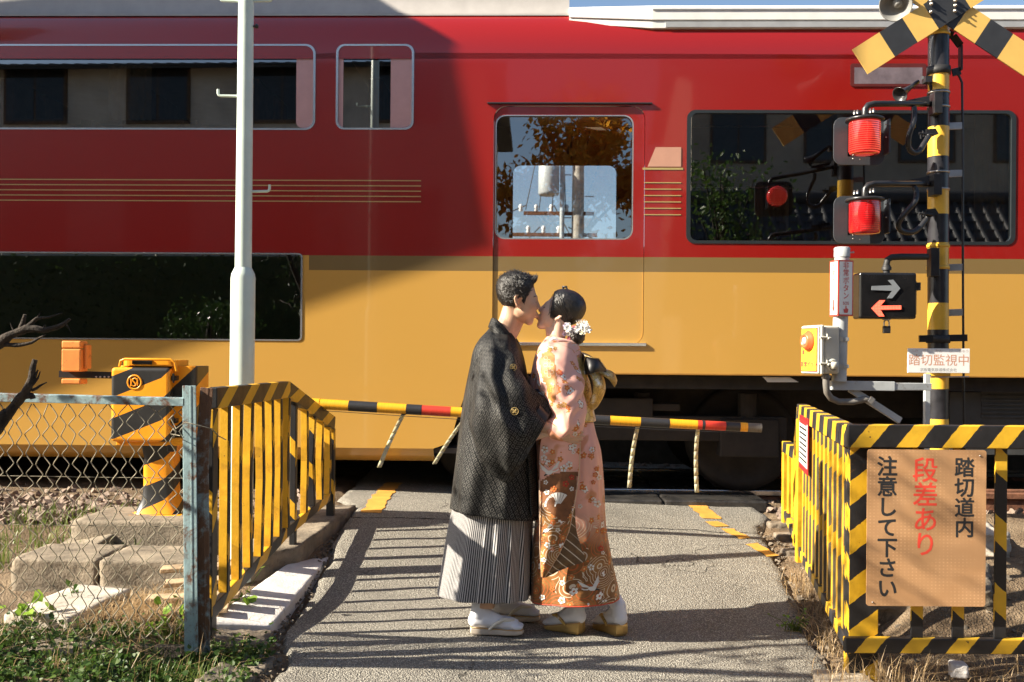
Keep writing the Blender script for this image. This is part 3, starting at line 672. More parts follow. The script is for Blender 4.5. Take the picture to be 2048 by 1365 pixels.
# ---- gate machine with its barrier arm
GY = 6.2
_gl, _gb = P(224, 735, GY), P(298, 1030, GY); GTOP = (_gl.z - _gb.z) - .058 - .40 * ((_gl.x - _gb.x) - .02 * .9) - .131
def gm_mat():
    m, n, l, b = new_mat('gate_stripes'); t = NT(m); o = t.obj(); x, y, z = t.xyz(o)
    # diagonal hazard bands rising to the right across the housing and continuing up its side
    xx = t.math('ADD', t.math('MINIMUM', x, .075), t.math('MULTIPLY', t.math('MAXIMUM', t.math('SUBTRACT', x, .075), 0), 2.3))
    yy = t.math('MULTIPLY', y, .9)
    s = t.math('SUBTRACT', z, t.math('MULTIPLY', t.math('ADD', xx, yy), .40))
    f = t.math('FRACT', t.math('DIVIDE', t.math('SUBTRACT', s, GTOP), .262)); k = t.math('LESS_THAN', f, .5)
    nz = t.noise(5, 4, .6, o)
    c = t.mix(k, t.mix(t.step(nz, .3, .7), (.78, .27, .008), (.90, .36, .014)), t.mix(t.step(nz, .3, .7), (.012, .012, .013), (.03, .03, .03)))
    l.new(c, b.inputs['Base Color']); setp(b, Roughness=.38); t.bump(b, t.noise(120, 3, .5, o), .05, .003); return m
M['gate_stripes'] = gm_mat()
gb = P(298, 1030, GY)
gt = thing('crossing_gate', gb, 'yellow and black crossing gate machine with its lowered barrier arm', 'crossing gate')
def gp(px, py, y=GY): return P(px, py, y)
def rbox(mb, x0, y0, z0, x1, y1, z1, r_=.03, n_=5, mi=0):
    # upright box with rounded vertical edges
    pts = []
    for cx, cy, a0 in ((x1 - r_, y1 - r_, 0), (x0 + r_, y1 - r_, 90), (x0 + r_, y0 + r_, 180), (x1 - r_, y0 + r_, 270)):
        for k in range(n_ + 1): a = R(a0 + 90 * k / n_); pts.append((cx + r_ * math.cos(a), cy + r_ * math.sin(a)))
    return mb.prism(pts, (0, 0, z0), (1, 0, 0), (0, 1, 0), z1 - z0, mi)
a = gp(224, 735); b = gp(352, 886); x0, x1, zt, zb = a.x, b.x, a.z, b.z
mb = MB(); rbox(mb, x0 + .012, GY + .06, zb + .03, x1 + .10, GY + .36, zt + .01, .04); obj('housing', mb, M['gate_stripes'], gt, .012, seg=3)
mb = MB(); mb.box(x0, GY - .02, zb + .005, x1 - .035, GY + .055, zt); dr = obj('door', mb, M['gate_stripes'], gt, .022, seg=4)
mb = MB()
for zz in (zt - .08, zb + .12): mb.box(x1 - .033, GY + .0, zz, x1 - .004, GY + .058, zz + .03); mb.tube([(x1 - .018, GY - .004, zz - .012), (x1 - .018, GY - .004, zz + .045)], .007, 8)
obj('hinge', mb, M['black_metal'], dr, .002)
# round emblem cast on the door: ring with a monogram
ec = P(269, 765, GY - .02); mb = MB(); yy = ec.y
ringp = [(math.cos(k * math.pi / 20) * .042, math.sin(k * math.pi / 20) * .042) for k in range(41)]
mb.tube([(ec.x + p[0], yy, ec.z + p[1]) for p in ringp[:-1]] + [(ec.x + .042, yy, ec.z)], .0055, 8)
mb.tube([(ec.x - .019, yy - .001, ec.z + .022), (ec.x - .019, yy - .001, ec.z - .024)], .0045, 6); mb.tube([(ec.x + .019, yy - .001, ec.z + .024), (ec.x + .019, yy - .001, ec.z - .022)], .0045, 6)
mb.tube([(ec.x + .013 * sx, yy - .002, ec.z + sz) for sx, sz in ((1.1, .018), (.3, .026), (-.6, .021), (-.7, .010), (0, .001), (.7, -.009), (.6, -.020), (-.3, -.026), (-1.1, -.018))], .0045, 6)
obj('emblem', mb, M['orange_paint'], dr)
mb = MB(); a = gp(240, 720); b = gp(350, 741); prof = []
rbox(mb, a.x, GY + .02, zt + .008, b.x, GY + .30, a.z, .05); obj('lid', mb, M['orange_paint'], gt, .012, seg=3)
mb = MB(); mb.box(gp(268, 0).x, GY + .012, zt + .02, gp(308, 0).x, GY + .02, zt + .047); obj('lid_grip', mb, M['black_metal'], gt, .002)
mb = MB(); mb.tube([(a.x - .004, GY + .005, zt + .006), (a.x + .004, GY + .0, a.z - .006), (a.x + .03, GY - .002, a.z + .004), (b.x - .03, GY - .002, a.z + .004), (b.x - .002, GY + .002, a.z - .012), (b.x + .006, GY + .01, zt - .02)], .008, 8); obj('lid_seal', mb, M['orange_paint'], gt)
# pedestal, waisted, on a flared foot
mb = MB(); rings = []
zs = [(gb.z - .0, .150, .13), (gb.z + .03, .135, .115), (gb.z + .09, .105, .098), (gb.z + .17, .098, .092), (gb.z + .36, .098, .092), (zb - .02, .112, .10), (zb + .02, .15, .12)]
cx = gp(308, 950).x; V = []; nn = 24
for (z, rx, ry) in zs:
    for k in range(nn):
        t_ = 2 * math.pi * k / nn; c_, s_ = math.cos(t_), math.sin(t_); e = .45
        V.append((cx + rx * abs(c_) ** e * (1 if c_ > 0 else -1), GY + .14 + ry * abs(s_) ** e * (1 if s_ > 0 else -1), z))
mb.add(V, [(i * nn + k, i * nn + (k + 1) % nn, (i + 1) * nn + (k + 1) % nn, (i + 1) * nn + k) for i in range(len(zs) - 1) for k in range(nn)], None, 0, True)
obj('pedestal', mb, M['gate_stripes'], gt)
mb = MB(); mb.box(cx - .17, GY - .01, gb.z - .035, cx + .17, GY + .30, gb.z - .002); mb.box(x0 + .02, GY + .02, zb - .022, x1 + .05, GY + .30, zb + .028); obj('base_plate', mb, M['orange_paint'], gt, .006)
# bracket with counterweight
mb = MB(); a, b = gp(104, 749), gp(232, 752); mb.bar(a + Vector((0, .1, 0)), b + Vector((0, .1, 0)), .012, .042)
for k in range(7): q = gp(180 + k * 8.5, 755); mb.lathe([(.0065, 0), (.0065, .004), (0, .004)], (q.x, GY + .094, q.z), (0, -1, 0), 10, 1)
obj('bracket', mb, [M['black_metal'], M['bolt']], gt, .0)
a, b = gp(120, 682), gp(158, 748); mb = MB(); mb.box(a.x, GY + .02, b.z + .012, b.x, GY + .13, a.z - .05); mb.box(a.x, GY + .02, a.z - .046, b.x, GY + .13, a.z); mb.box(b.x + .002, GY + .06, b.z + .03, b.x + .02, GY + .14, a.z - .02)
cwt = gp(0, 768).z; mb.box(a.x, GY + .02, cwt, b.x, GY + .13, b.z - .032); obj('counterweight', mb, M['orange_old'], gt, .008, seg=3)
mb = MB(); a, b = gp(352, 742, GY + .2), gp(388, 806, GY + .2); mb.box(a.x, GY + .16, b.z, b.x, GY + .30, a.z); mb.box(a.x + .02, GY + .1, b.z - .1, b.x - .01, GY + .2, b.z - .01); mb.box(gp(338, 0).x, GY + .02, zb - .06, gp(352, 0).x, GY + .09, zb - .01); obj('arm_hub', mb, M['black_metal'], gt, .006)
# arm: striped sleeve sections on one pole
AY0, AY1 = 6.36, 6.30
def armpt(px):
    f = (px - 640) / (1524 - 640); y = AY0 + (AY1 - AY0) * f; py = 808.5 + (856.5 - 808.5) * f + 4.0 * math.sin(math.pi * max(0, min(1, f))) * .4
    return P(px, py, y)
def wrapped(name, c, rgh=.38):
    m, n, l, b = new_mat(name); t = NT(m); u, v, _ = t.xyz(t.uv())
    w = t.noise(1, 3, .6, t.vec(t.math('MULTIPLY', u, 160), t.math('MULTIPLY', v, 6)))
    cc = t.mix(t.step(w, .3, .7), tuple(x * .7 for x in c), c); l.new(cc, b.inputs['Base Color']); setp(b, Roughness=rgh); t.bump(b, w, .35, .003); return m
M['tape_yellow'] = wrapped('tape_yellow', (.85, .40, .015)); M['tape_black'] = wrapped('tape_black', (.028, .028, .03)); M['tape_red'] = wrapped('tape_red', (.60, .045, .025)); M['tape_grey'] = wrapped('tape_grey', (.12, .115, .105), .6)
secs = [(380, 640, 'y'), (640, 641, 'k'), (641, 698, 'y'), (698, 755, 'k'), (755, 813, 'y'), (813, 844, 'k'), (844, 902, 'r'), (902, 930, 'y'), (930, 990, 'k'), (990, 1050, 'y'), (1050, 1110, 'k'), (1110, 1165, 'y'), (1165, 1186, 'r'), (1186, 1220, 'k'), (1220, 1281, 'y'), (1281, 1339, 'k'), (1339, 1395, 'y'), (1395, 1404, 'r'), (1404, 1410, 'k'), (1410, 1451, 'r'), (1451, 1480, 'k'), (1480, 1495, 'y'), (1495, 1523, 'g')]
arm = MB(); arm.tube([armpt(376), armpt(640), armpt(1000), armpt(1521)], .026, 12); armo = obj('barrier_arm', arm, M['black_matte'], gt)
for (pa, pb_, c_) in secs:
    if pb_ - pa < 3: continue
    mb = MB(); r0 = .0345 - .006 * (pa - 380) / 1150; mb.tube([armpt(pa), armpt((pa + pb_) / 2), armpt(pb_ - .3)], r0 * (1.03 if c_ == 'k' else 1), 18)
    obj('sleeve', mb, M[{'y': 'tape_yellow', 'k': 'tape_black', 'r': 'tape_red', 'g': 'tape_grey'}[c_]], armo)
mb = MB(); mb.tube([armpt(640) + Vector((0, -.02, -.040)), armpt(800) + Vector((0, -.02, -.043)), armpt(1080) + Vector((0, -.02, -.046)), armpt(1480) + Vector((0, -.02, -.036))], .0022, 6); obj('tension_wire', mb, M['black_metal'], armo)
m, n, l, b = new_mat('reflex_strip'); t = NT(m); u, v, _ = t.xyz(t.uv()); f = t.math('FRACT', t.math('MULTIPLY', u, 26)); o = t.obj()
cc = t.mix(t.math('LESS_THAN', f, .5), (.55, .52, .30), (.62, .60, .44)); cc = t.mix(t.step(t.noise(9, 5, .6, o), .4, .7), cc, (.35, .28, .18)); l.new(cc, b.inputs['Base Color']); setp(b, Roughness=.4); M['reflex_strip'] = m
for (xa, ya, xb, yb, w) in ((808, 826, 759, 935, .026), (934, 832, 869, 928, .026), (1276, 850, 1258, 976, .026), (1396, 855, 1393, 985, .026)):
    y0 = AY0 + (AY1 - AY0) * (xa - 640) / 884; a, b = P(xa, ya, y0), P(xb, yb, y0 - .02)
    mb = MB(); k = 8; pts = [a.lerp(b, i / k) + Vector((-math.sin(i / k * 3.1) * .008, math.sin(i / k * 5) * .01, 0)) for i in range(k + 1)]
    for i in range(k):
        q0, q1 = pts[i], pts[i + 1]; s_ = Vector((w / 2, .006, 0)); L0 = (q0 - a).length; L1 = (q1 - a).length
        mb.add([q0 - s_, q0 + s_, q1 + s_, q1 - s_], [(0, 1, 2, 3)], [[(L0, 0), (L0, w), (L1, w), (L1, 0)]], 0, True)
    st = obj('hanging_strip', mb, M['reflex_strip'], armo); md = st.modifiers.new('thick', 'SOLIDIFY'); md.thickness = .003
    mb = MB(); mb.box(a.x - .016, a.y - .012, a.z - .012, a.x + .016, a.y + .012, a.z + .02); obj('strip_clip', mb, M['black_metal'], armo, .002)

# ---- bare dark tree reaching in from the left
tr = thing('bare_tree', (-2.5, 3.75, H(-2.5, 3.75)), 'dark gnarled bare tree reaching in at the left edge before the wire fence', 'tree')
def limb(mb, pts, r0, r1, n_=9):
    pts = [Vector(p) for p in pts]; k = len(pts); sub = []
    for i in range(k - 1):
        for j in range(4): sub.append(pts[i].lerp(pts[i + 1], j / 4))
    sub.append(pts[-1]); sub = [p + noise.noise_vector(p * 14) * .012 for p in sub]
    mb.tube(sub, [(r0 + (r1 - r0) * i / (len(sub) - 1)) * (1 + .25 * noise.noise(sub[i] * 25)) for i in range(len(sub))], n_)
TBY = 3.8
q = lambda px, py, y=TBY: P(px, py, y)
mb = MB(); limb(mb, [(-2.5, 3.75, H(-2.5, 3.75) - .05), (-2.42, 3.76, .5), q(-170, 1000), q(-80, 900), q(-10, 852), q(14, 826)], .10, .021); obj('trunk', mb, M['bark'], tr)
mb = MB(); limb(mb, [q(10, 835), q(30, 810), q(50, 790), q(62, 755), q(72, 722)], .021, .010); limb(mb, [q(45, 795), q(62, 792), q(64, 798)], .014, .011)
limb(mb, [q(60, 770), q(76, 756), q(82, 745)], .007, .002); limb(mb, [q(62, 780), q(80, 770), q(92, 766)], .006, .002); limb(mb, [q(66, 762), q(74, 748), (q(78, 742))], .006, .003)
obj('branch_stub', mb, M['bark'], tr)
mb = MB(); limb(mb, [(-2.42, 3.76, .55), (-2.45, 3.74, 1.0), q(-120, 730), q(-40, 705), q(0, 688), q(20, 672), q(50, 656), q(90, 660), q(125, 648), q(139, 640)], .036, .005)
limb(mb, [q(0, 690), q(22, 692), q(60, 688), q(95, 670)], .012, .003); limb(mb, [q(40, 660), q(46, 640), q(50, 630)], .011, .006); limb(mb, [q(48, 655), q(70, 640), q(90, 636), q(122, 628)], .009, .002)
limb(mb, [q(70, 641), q(76, 632), q(78, 626)], .004, .001); limb(mb, [q(90, 660), q(92, 648)], .006, .003); limb(mb, [q(30, 668), q(24, 655), q(20, 645)], .004, .001); limb(mb, [q(130, 648), q(138, 655), q(142, 664)], .004, .001)
limb(mb, [(-2.45, 3.74, 1.0), (-2.6, 3.5, 1.8), (-2.3, 3.2, 2.5), (-2.5, 2.9, 3.2)], .06, .012); limb(mb, [(-2.6, 3.5, 1.8), (-2.9, 3.6, 2.6), (-3.1, 3.5, 3.4)], .04, .01)
obj('branch', mb, M['bark'], tr)
r = random.Random(11); tw = MB(); lf = MB()
for k in range(70):
    b0 = Vector((r.gauss(-2.65, .3), r.gauss(3.25, .35), r.uniform(1.9, 3.4))); d = Vector((r.gauss(.2, .6), r.gauss(0, .6), r.gauss(.2, .5))).normalized()
    pts = [b0]; p = b0
    for j in range(4): d = (d + Vector((r.gauss(0, .35), r.gauss(0, .35), r.gauss(0, .3)))).normalized(); p = p + d * .14; pts.append(p)
    tw.tube(pts, [.008, .006, .005, .003, .002], 5)
    for j in range(9): leaf(lf, pts[r.randrange(1, 5)] + Vector((r.gauss(0, .05), r.gauss(0, .05), r.gauss(0, .05))), r.uniform(.04, .08), r, .8, False)
obj('twig', tw, M['bark'], tr); obj('foliage', lf, M['leaf_dark'], tr)

# ================================================================ crossing signal mast and signs at right
SY = 6.55
sp_ = lambda px, py, y=SY: P(px, py, y)
mb0 = sp_(1875, 1010); mt = sp_(1878, -120); mb0.z = H(mb0.x, SY)
cs = thing('crossing_signal', mb0, 'striped level crossing mast with crossbuck, two red lamps and a direction indicator', 'crossing signal')
# pole painted in bands
bands = [(-120, 45, 'k'), (45, 70, 'y'), (70, 150, 'k'), (150, 183, 'y'), (183, 255, 'k'), (255, 315, 'y'), (315, 380, 'k'), (380, 430, 'y'), (430, 487, 'k'), (487, 540, 'y'), (540, 607, 'k'), (607, 660, 'y'), (660, 745, 'k'), (745, 778, 'y'), (778, 838, 'k'), (838, 905, 'y'), (905, 975, 'k'), (975, 1060, 'y')]
M['mast_yellow'] = plain('mast_yellow', (.78, .46, .05), .32, 0, .1, 8, dirt=(.25, .13, .05), dirt_amt=.03); M['mast_black'] = plain('mast_black', (.025, .025, .03), .3, 0, .4, 10)
mb = MB(); ax_ = (mt - mb0).normalized()
cxp = lambda py: 1876.2 + (1 if py < 300 else 0)
for a, b, c_ in bands:
    pa, pb_ = sp_(cxp(b), b), sp_(cxp(a), a)
    if b >= 1000: pa = mb0
    mb.tube([pa, pb_], .0655, 28, mi=0 if c_ == 'k' else 1, cap=False)
obj('pole', mb, [M['mast_black'], M['mast_yellow']], cs)
def ring(name, py, h, mat, r_=.069, w=0.0, d=0.0, y0=0.0):
    c_ = sp_(cxp(py), py); mb = MB(); mb.lathe([(.06, -h / 2), (r_, -h / 2), (r_, h / 2), (.06, h / 2)], c_, (0, 0, 1), 28); return obj(name, mb, mat, cs)
for py, m_, h in ((70, 'mast_yellow', .02), (187, 'bolt', .012), (216, 'bolt', .012), (346, 'bolt', .012), (380, 'bolt', .012), (493, 'mast_yellow', .02), (536, 'mast_yellow', .02), (143, 'black_matte', .05), (679, 'black_matte', .05), (748, 'mast_yellow', .03)):
    ring('pipe_clamp', py, h, M[m_], .0715 if h < .03 else .074)
# crossbuck: two boards crossing, each with printed squares
M['board_yellow'] = plain('board_yellow', (.74, .47, .12), .5, 0, .06, 5); M['board_black'] = plain('board_black', (.03, .032, .036), .5, 0, .15)
cb = sp_(1894, 13, SY - .10)
for sgn, dy in ((1, 0.0), (-1, .012)):
    ang = R(33); ax = Vector((math.cos(ang), 0, sgn * math.sin(ang))); ay = Vector((-sgn * math.sin(ang), 0, math.cos(ang))); ay = ay if ay.z > 0 else -ay
    mb = MB(); k = SY / F * .985; w = 58 * k; bounds = [-206, -142, -88, -38, 38, 88, 142, 206]
    for i in range(7):
        x0, x1 = bounds[i] * k, bounds[i + 1] * k
        mb.frame_box(cb + ax * x0 - ay * w / 2 + Vector((0, dy, 0)), ax * (x1 - x0), Vector((0, .010, 0)), ay * w, 1 if i in (1, 3, 5) else 0)
    obj('crossbuck_board', mb, [M['board_yellow'], M['board_black']], cs)
mb = MB()
for px, py in ((1861, 2), (1861, 25), (1910, 2), (1909, 23), (1862, 9), (1910, 12)): c_ = sp_(px, py, SY - .105); mb.lathe([(.012, 0), (.012, .010), (.006, .011), (.006, .022), (0, .023)], c_, (0, -1, 0), 6)
obj('bolt_head', mb, M['bolt'], cs)
# bent flat bar behind the boards at right
mb = MB(); 
for a, b in zip([(1892, 66), (1906, 72), (1921, 92), (1921, 142)], [(1906, 72), (1921, 92), (1921, 142), (1904, 146)]): mb.bar(sp_(*a), sp_(*b), .05, .012, (0, -1, 0) if a[0] != b[0] else (1, 0, 0))
obj('stay_bar', mb, M['black_metal'], cs, .003)
# bell speaker at the top and little trumpet horn
mb = MB(); o_ = sp_(1794, 8, SY - .05); d = Vector((-.42, -.62, -.42)).normalized()
mb.lathe([(.0, -.20), (.03, -.20), (.035, -.12), (.05, -.06), (.085, .0), (.103, .035), (.106, .04), (.098, .036), (.075, .0), (.045, -.04), (.03, -.03), (.028, .005), (.0, .012)], o_, d, 30); mb.tube([o_ - d * .16, sp_(1868, -8)], .014, 10)
obj('bell_speaker', mb, plain('speaker_grey', (.22, .22, .21), .55, 0, .1), cs)
mb = MB(); o_ = sp_(1800, 190, SY - .1); d = (sp_(1796, 191, SY - .16) - sp_(1846, 155, SY - .05)).normalized()
mb.lathe([(.0, -.20), (.013, -.20), (.014, -.12), (.022, -.06), (.040, -.012), (.052, .0), (.054, .003), (.048, .0), (.03, -.02), (.012, -.06), (0, -.06)], o_, d, 24); mb.tube([sp_(1845, 156, SY - .06), sp_(1858, 160, SY - .03), sp_(1866, 190, SY - .02)], .012, 8); mb.box(sp_(1840, 0).x, SY - .1, sp_(0, 158).z, sp_(1854, 0).x, SY - .04, sp_(0, 146).z)
obj('trumpet_horn', mb, M['black_metal'], cs)
# lamps
def emis(name, c, s):
    m, n, l, b = new_mat(name); setp(b, Base_Color=rgba(c), Roughness=.15); b.inputs['Emission Color'].default_value = rgba(c); b.inputs['Emission Strength'].default_value = s; return m, NT(m), b, l
m, t, b, l = emis('lens_lit', (1.0, .035, .02), 1.0); z_ = t.xyz(t.obj())[2]; x_ = t.xyz(t.obj())[0]
st = t.math('FRACT', t.math('MULTIPLY', z_, 75)); k = t.step(t.math('ABSOLUTE', t.math('SUBTRACT', st, .5)), .15, .4); nz = t.noise(220, 2, .5, t.obj())
l.new(t.mix(k, (.75, .01, .008), (1.0, .10, .06)), b.inputs['Emission Color']); l.new(t.math('ADD', t.math('MULTIPLY', k, .26), .08), b.inputs['Emission Strength']); l.new(t.mix(k, (.35, .006, .006), (.5, .02, .016)), b.inputs['Base Color']); setp(b, Coat_Weight=.6); M['lens_lit'] = m
m, n, l, b = new_mat('lens_dark'); t = NT(m); z_ = t.xyz(t.obj())[2]; st = t.math('FRACT', t.math('MULTIPLY', z_, 75)); l.new(t.mix(t.math('LESS_THAN', st, .5), (.50, .012, .015), (.26, .006, .008)), b.inputs['Base Color']); setp(b, Roughness=.12, Coat_Weight=.8); b.inputs['Emission Color'].default_value = (.6, .01, .01, 1); b.inputs['Emission Strength'].default_value = .03; M['lens_dark'] = m
M['plate_grey'] = plain('plate_grey', (.045, .052, .06), .42, 0, .1)
def lamp(dy, lens):
    y = SY - .28; g = lambda px, py, yy=y: sp_(px, py + dy, yy)
    mb = MB(); mb.tube([sp_(1860, 208 + dy, SY - .07), g(1800, 208, SY - .2), g(1748, 208), g(1736, 211), g(1730, 219), g(1730, 236)], .0195, 12); arm_ = obj('lamp_arm', mb, M['black_metal'], cs)
    mb = MB(); mb.box(sp_(1853, 0).x, SY - .14, sp_(0, 222 + dy).z, sp_(1869, 0).x, SY - .045, sp_(0, 181 + dy).z); a_ = sp_(1858, 192 + dy, SY - .1); mb.prism([(0, 0), (-.16, -.035), (-.16, -.05), (0, -.06)], a_, (1, 0, 0), (0, 0, 1), .01); obj('arm_bracket', mb, M['black_metal'], arm_, .003)
    t_ = obj('signal_lamp', MB().lathe([(.0, .0), (.115, .0), (.118, -.006), (.118, -.016), (.09, -.02), (0, -.02)], g(1729.5, 238), (0, 0, 1), 30), M['black_metal'], cs)
    mb = MB(); a_ = g(1729.5, 244); mb.lathe([(.094, 0), (.096, -.02), (.096, -.185), (.088, -.20), (.05, -.208), (0, -.208)], a_, (0, 0, 1), 32); obj('lens', mb, lens, t_)
    # bent rear plates
    c_ = g(1729.5, 276, y + .02); pts = []
    w, h, rr = .163, .152, .055
    for cx, cz, a0 in ((w - rr, h - rr, 0), (-w + rr, h - rr, 90), (-w + rr, -h + rr, 180), (w - rr, -h + rr, 270)):
        for k_ in range(7): a = R(a0 + 15 * k_); pts.append((cx + rr * math.cos(a), cz + rr * math.sin(a)))
    mb = MB(); mb.prism(pts, c_ + Vector((0, .10, 0)), (1, 0, 0), (0, 0, 1), -.012); rim = [c_ + Vector((x, .095, z)) for x, z in pts]; 
    mb.box(c_.x + w - .012, c_.y + .0, c_.z - h + .06, c_.x + w + .0, c_.y + .09, c_.z + h - .03)
    mb.box(c_.x - .075, c_.y + .1, c_.z - .1, c_.x + .1, c_.y + .22, c_.z + .1)
    obj('backboard', mb, M['plate_grey'], t_, .003)
    if lens is M['lens_lit']: mb = MB(); mb.lathe([(.085, 0), (.085, .06), (.07, .075), (0, .08)], c_ + Vector((0, .221, 0)), (0, 1, 0), 28); obj('rear_lens', mb, lens, t_)
    mb = MB()
    for px, py in ((1709, 227), (1715, 226), (1741, 224), (1747, 223)): q_ = g(px, py, y - .05); mb.lathe([(.009, -.008), (.009, .008), (.005, .009), (.005, .018), (0, .018)], q_, (0, 0, 1), 6)
    for px, py in ((1772, 249), (1772, 275), (1706, 311), (1706, 318), (1720, 319)): q_ = g(px, py, y + .0); mb.lathe([(.005, 0), (.004, .004), (0, .005)], q_ + Vector((0, -.0, 0)), (0, -1, 0), 8)
    obj('lamp_bolt', mb, M['bolt'], t_)
    mb = MB(); pts = [g(1828, 214, SY - .15), g(1829, 228, SY - .16), g(1827, 245, SY - .2), g(1818, 272, SY - .2), g(1817, 294, SY - .18), g(1826, 305, SY - .16), g(1838, 303, SY - .14), g(1848, 288, SY - .12), g(1858, 272, SY - .1)]
    if dy: pts = [g(1829, 214, SY - .15), g(1833, 228, SY - .16), g(1829, 245, SY - .2), g(1806, 272, SY - .2), g(1797, 290, SY - .18), g(1803, 302, SY - .16), g(1822, 305, SY - .14), g(1838, 297, SY - .12), g(1855, 276, SY - .1)]
    sm = []
    for i in range(len(pts) - 1):
        p0_, p1_, p2_, p3_ = pts[max(i - 1, 0)], pts[i], pts[i + 1], pts[min(i + 2, len(pts) - 1)]
        for j in range(9):
            u = j / 9; sm.append(.5 * ((2 * p1_) + (p2_ - p0_) * u + (2 * p0_ - 5 * p1_ + 4 * p2_ - p3_) * u * u + (3 * p1_ - p0_ - 3 * p2_ + p3_) * u ** 3))
    mb.tube(sm, [.0155 + .003 * (i % 2) for i in range(len(sm))], 10); obj('cable_hose', mb, M['black_metal'], cs)
    mb = MB(); q0 = g(1862, 268, SY - .09)
    mb.prism([(-.03, -.035), (.05, 0), (.03, .035), (-.03, .03)], q0, (1, 0, 0), (0, 0, 1), -.012); 
    for px, py in ((1846, 262), (1841, 266), (1850, 268)): mb.tube([g(px, py, SY - .1), g(px + 1, py + 12, SY - .1)], .006, 6)
    mb.tube([g(1838, 267, SY - .1), g(1866, 270, SY - .1)], .008, 8); obj('hose_clamp', mb, M['black_metal'], cs)
lamp(0, M['lens_lit']); lamp(160, M['lens_dark'])
# thin rod with stand-offs, and small conduits
mb = MB(); mb.tube([sp_(1912, 147), sp_(1918, 152), sp_(1924, 166), sp_(1925, 260), sp_(1926, 600), sp_(1929, 1000)], .008, 8); obj('conduit_rod', mb, M['black_metal'], cs)
for py in (253, 348, 536, 626): mb = MB(); mb.bar(sp_(1896, py), sp_(1926, py - 1), .012, .045); obj('standoff', mb, M['galv'], cs, .002)
mb = MB(); mb.bar(sp_(1838, 678, SY - .04), sp_(1934, 676, SY - .04), .02, .045); obj('cross_clamp', mb, M['black_metal'], cs, .002)
mb = MB(); mb.box(sp_(1851, 0).x, SY - .12, sp_(0, 541).z, sp_(1868, 0).x, SY - .05, sp_(0, 485).z); obj('junction_box', mb, M['black_metal'], cs, .004)
# direction indicator
di = SY - .22
mb = MB(); mb.tube([sp_(1854, 514, SY - .1), sp_(1800, 514, di), sp_(1783, 515, di), sp_(1775, 520, di), sp_(1773, 530, di), sp_(1773, 548, di)], .0205, 12); mb.lathe([(.03, 0), (.03, .02), (.024, .024), (.024, .032)], sp_(1773, 541, di), (0, 0, 1), 6); obj('indicator_arm', mb, M['black_matte'], cs)
a, b = sp_(1715, 546, di), sp_(1828, 639, di)
mb = MB(); mb.box(a.x, di - .04, b.z, b.x, di + .09, a.z); ib = obj('direction_indicator', mb, plain('indicator_black', (.012, .012, .013), .16, 0, .2), cs, .014, seg=3)
mb = MB(); mb.box(b.x + .002, di - .0, b.z + .03, b.x + .016, di + .06, a.z - .05); mb.box(b.x + .002, di - .03, a.z - .11, b.x + .03, di + .02, a.z - .06); obj('hinge', mb, M['black_metal'], ib, .002)
def arrow(pts): return [((px - 1773) * di / F, -(py - 592) * di / F) for px, py in pts]
o_ = sp_(1773, 592, di - .044)
ar = [(1743, 573), (1784, 571), (1775, 561), (1786, 560), (1800, 577), (1784, 597), (1774, 597), (1784, 582), (1743, 581)]
mb = MB(); mb.prism(arrow(ar), o_, (1, 0, 0), (0, 0, 1), .003); obj('arrow', mb, plain('arrow_grey', (.22, .24, .26), .4, 0, .06), ib, label='unlit grey arrow pointing right')
al = [(1802, 611), (1761, 612), (1770, 601), (1759, 601), (1743, 617), (1758, 633), (1769, 633), (1761, 620), (1802, 619)]
m, t, b, l = emis('arrow_lit', (1.0, .10, .05), .62); u, v, _ = t.xyz(t.uv())
fx = t.math('ABSOLUTE', t.math('SUBTRACT', t.math('FRACT', t.math('MULTIPLY', u, 105)), .5)); fz = t.math('ABSOLUTE', t.math('SUBTRACT', t.math('FRACT', t.math('MULTIPLY', v, 105)), .5)); dd = t.math('MAXIMUM', fx, fz); k = t.step(dd, .42, .3)
l.new(t.mix(k, (.9, .02, .01), (1.0, .22, .13)), b.inputs['Emission Color']); M['arrow_lit'] = m
mb = MB(); mb.prism(arrow(al), o_, (1, 0, 0), (0, 0, 1), .003); obj('arrow', mb, m, ib, label='lit red arrow pointing left')
# padlock
pk = sp_(1773, 655, di); t_ = thing('padlock', pk, 'small black padlock hanging under the direction indicator', 'padlock')
mb = MB(); mb.box(pk.x - .023, di - .012, pk.z - .038, pk.x + .023, di + .012, pk.z + .008); obj('lock_body', mb, M['black_metal'], t_, .004)
mb = MB(); mb.tube([(pk.x - .016, di, pk.z + .008)] + [(pk.x + .016 * math.cos(a), di, pk.z + .03 + .016 * math.sin(a)) for a in [R(180 - 22.5 * k) for k in range(9)]] + [(pk.x + .016, di, pk.z + .008)], .0045, 8); mb.tube([(pk.x - .026, di, pk.z + .052), (pk.x + .026, di, pk.z + .052)], .006, 8); obj('shackle', mb, M['galv'], t_)
# hanging white notice
WY = 6.38; a, b = P(1816, 697, WY), P(1939.5, 747, WY)
ws = thing('notice_sign', ((a.x + b.x) / 2, WY, b.z), 'small white plate with faded orange writing fixed on the crossing mast', 'sign')
mb = MB(); mb.box(a.x, WY, b.z, b.x, WY + .012, a.z); obj('plate', mb, M['sign_white'], ws, .002)
o_ = P(1878, 722, WY); sc = WY / F; mb = MB(); mb.text('踏切監視中', 24.6 * sc, o_ + Vector((0, -.0004, -.001)), (1, 0, 0), (0, 0, 1), 0, bold=.0); obj('lettering', mb, plain('faded_orange', (.62, .30, .19), .5, 0, .1), ws)
mb = MB()
for s_, x_ in (('ふみ', -49), ('きり', -25.5), ('かん', -.5), ('し', 23), ('ちゅう', 49)): mb.text(s_, 7.2 * sc, o_ + Vector((x_ * sc, -.0004, 19.5 * sc)), (1, 0, 0), (0, 0, 1))
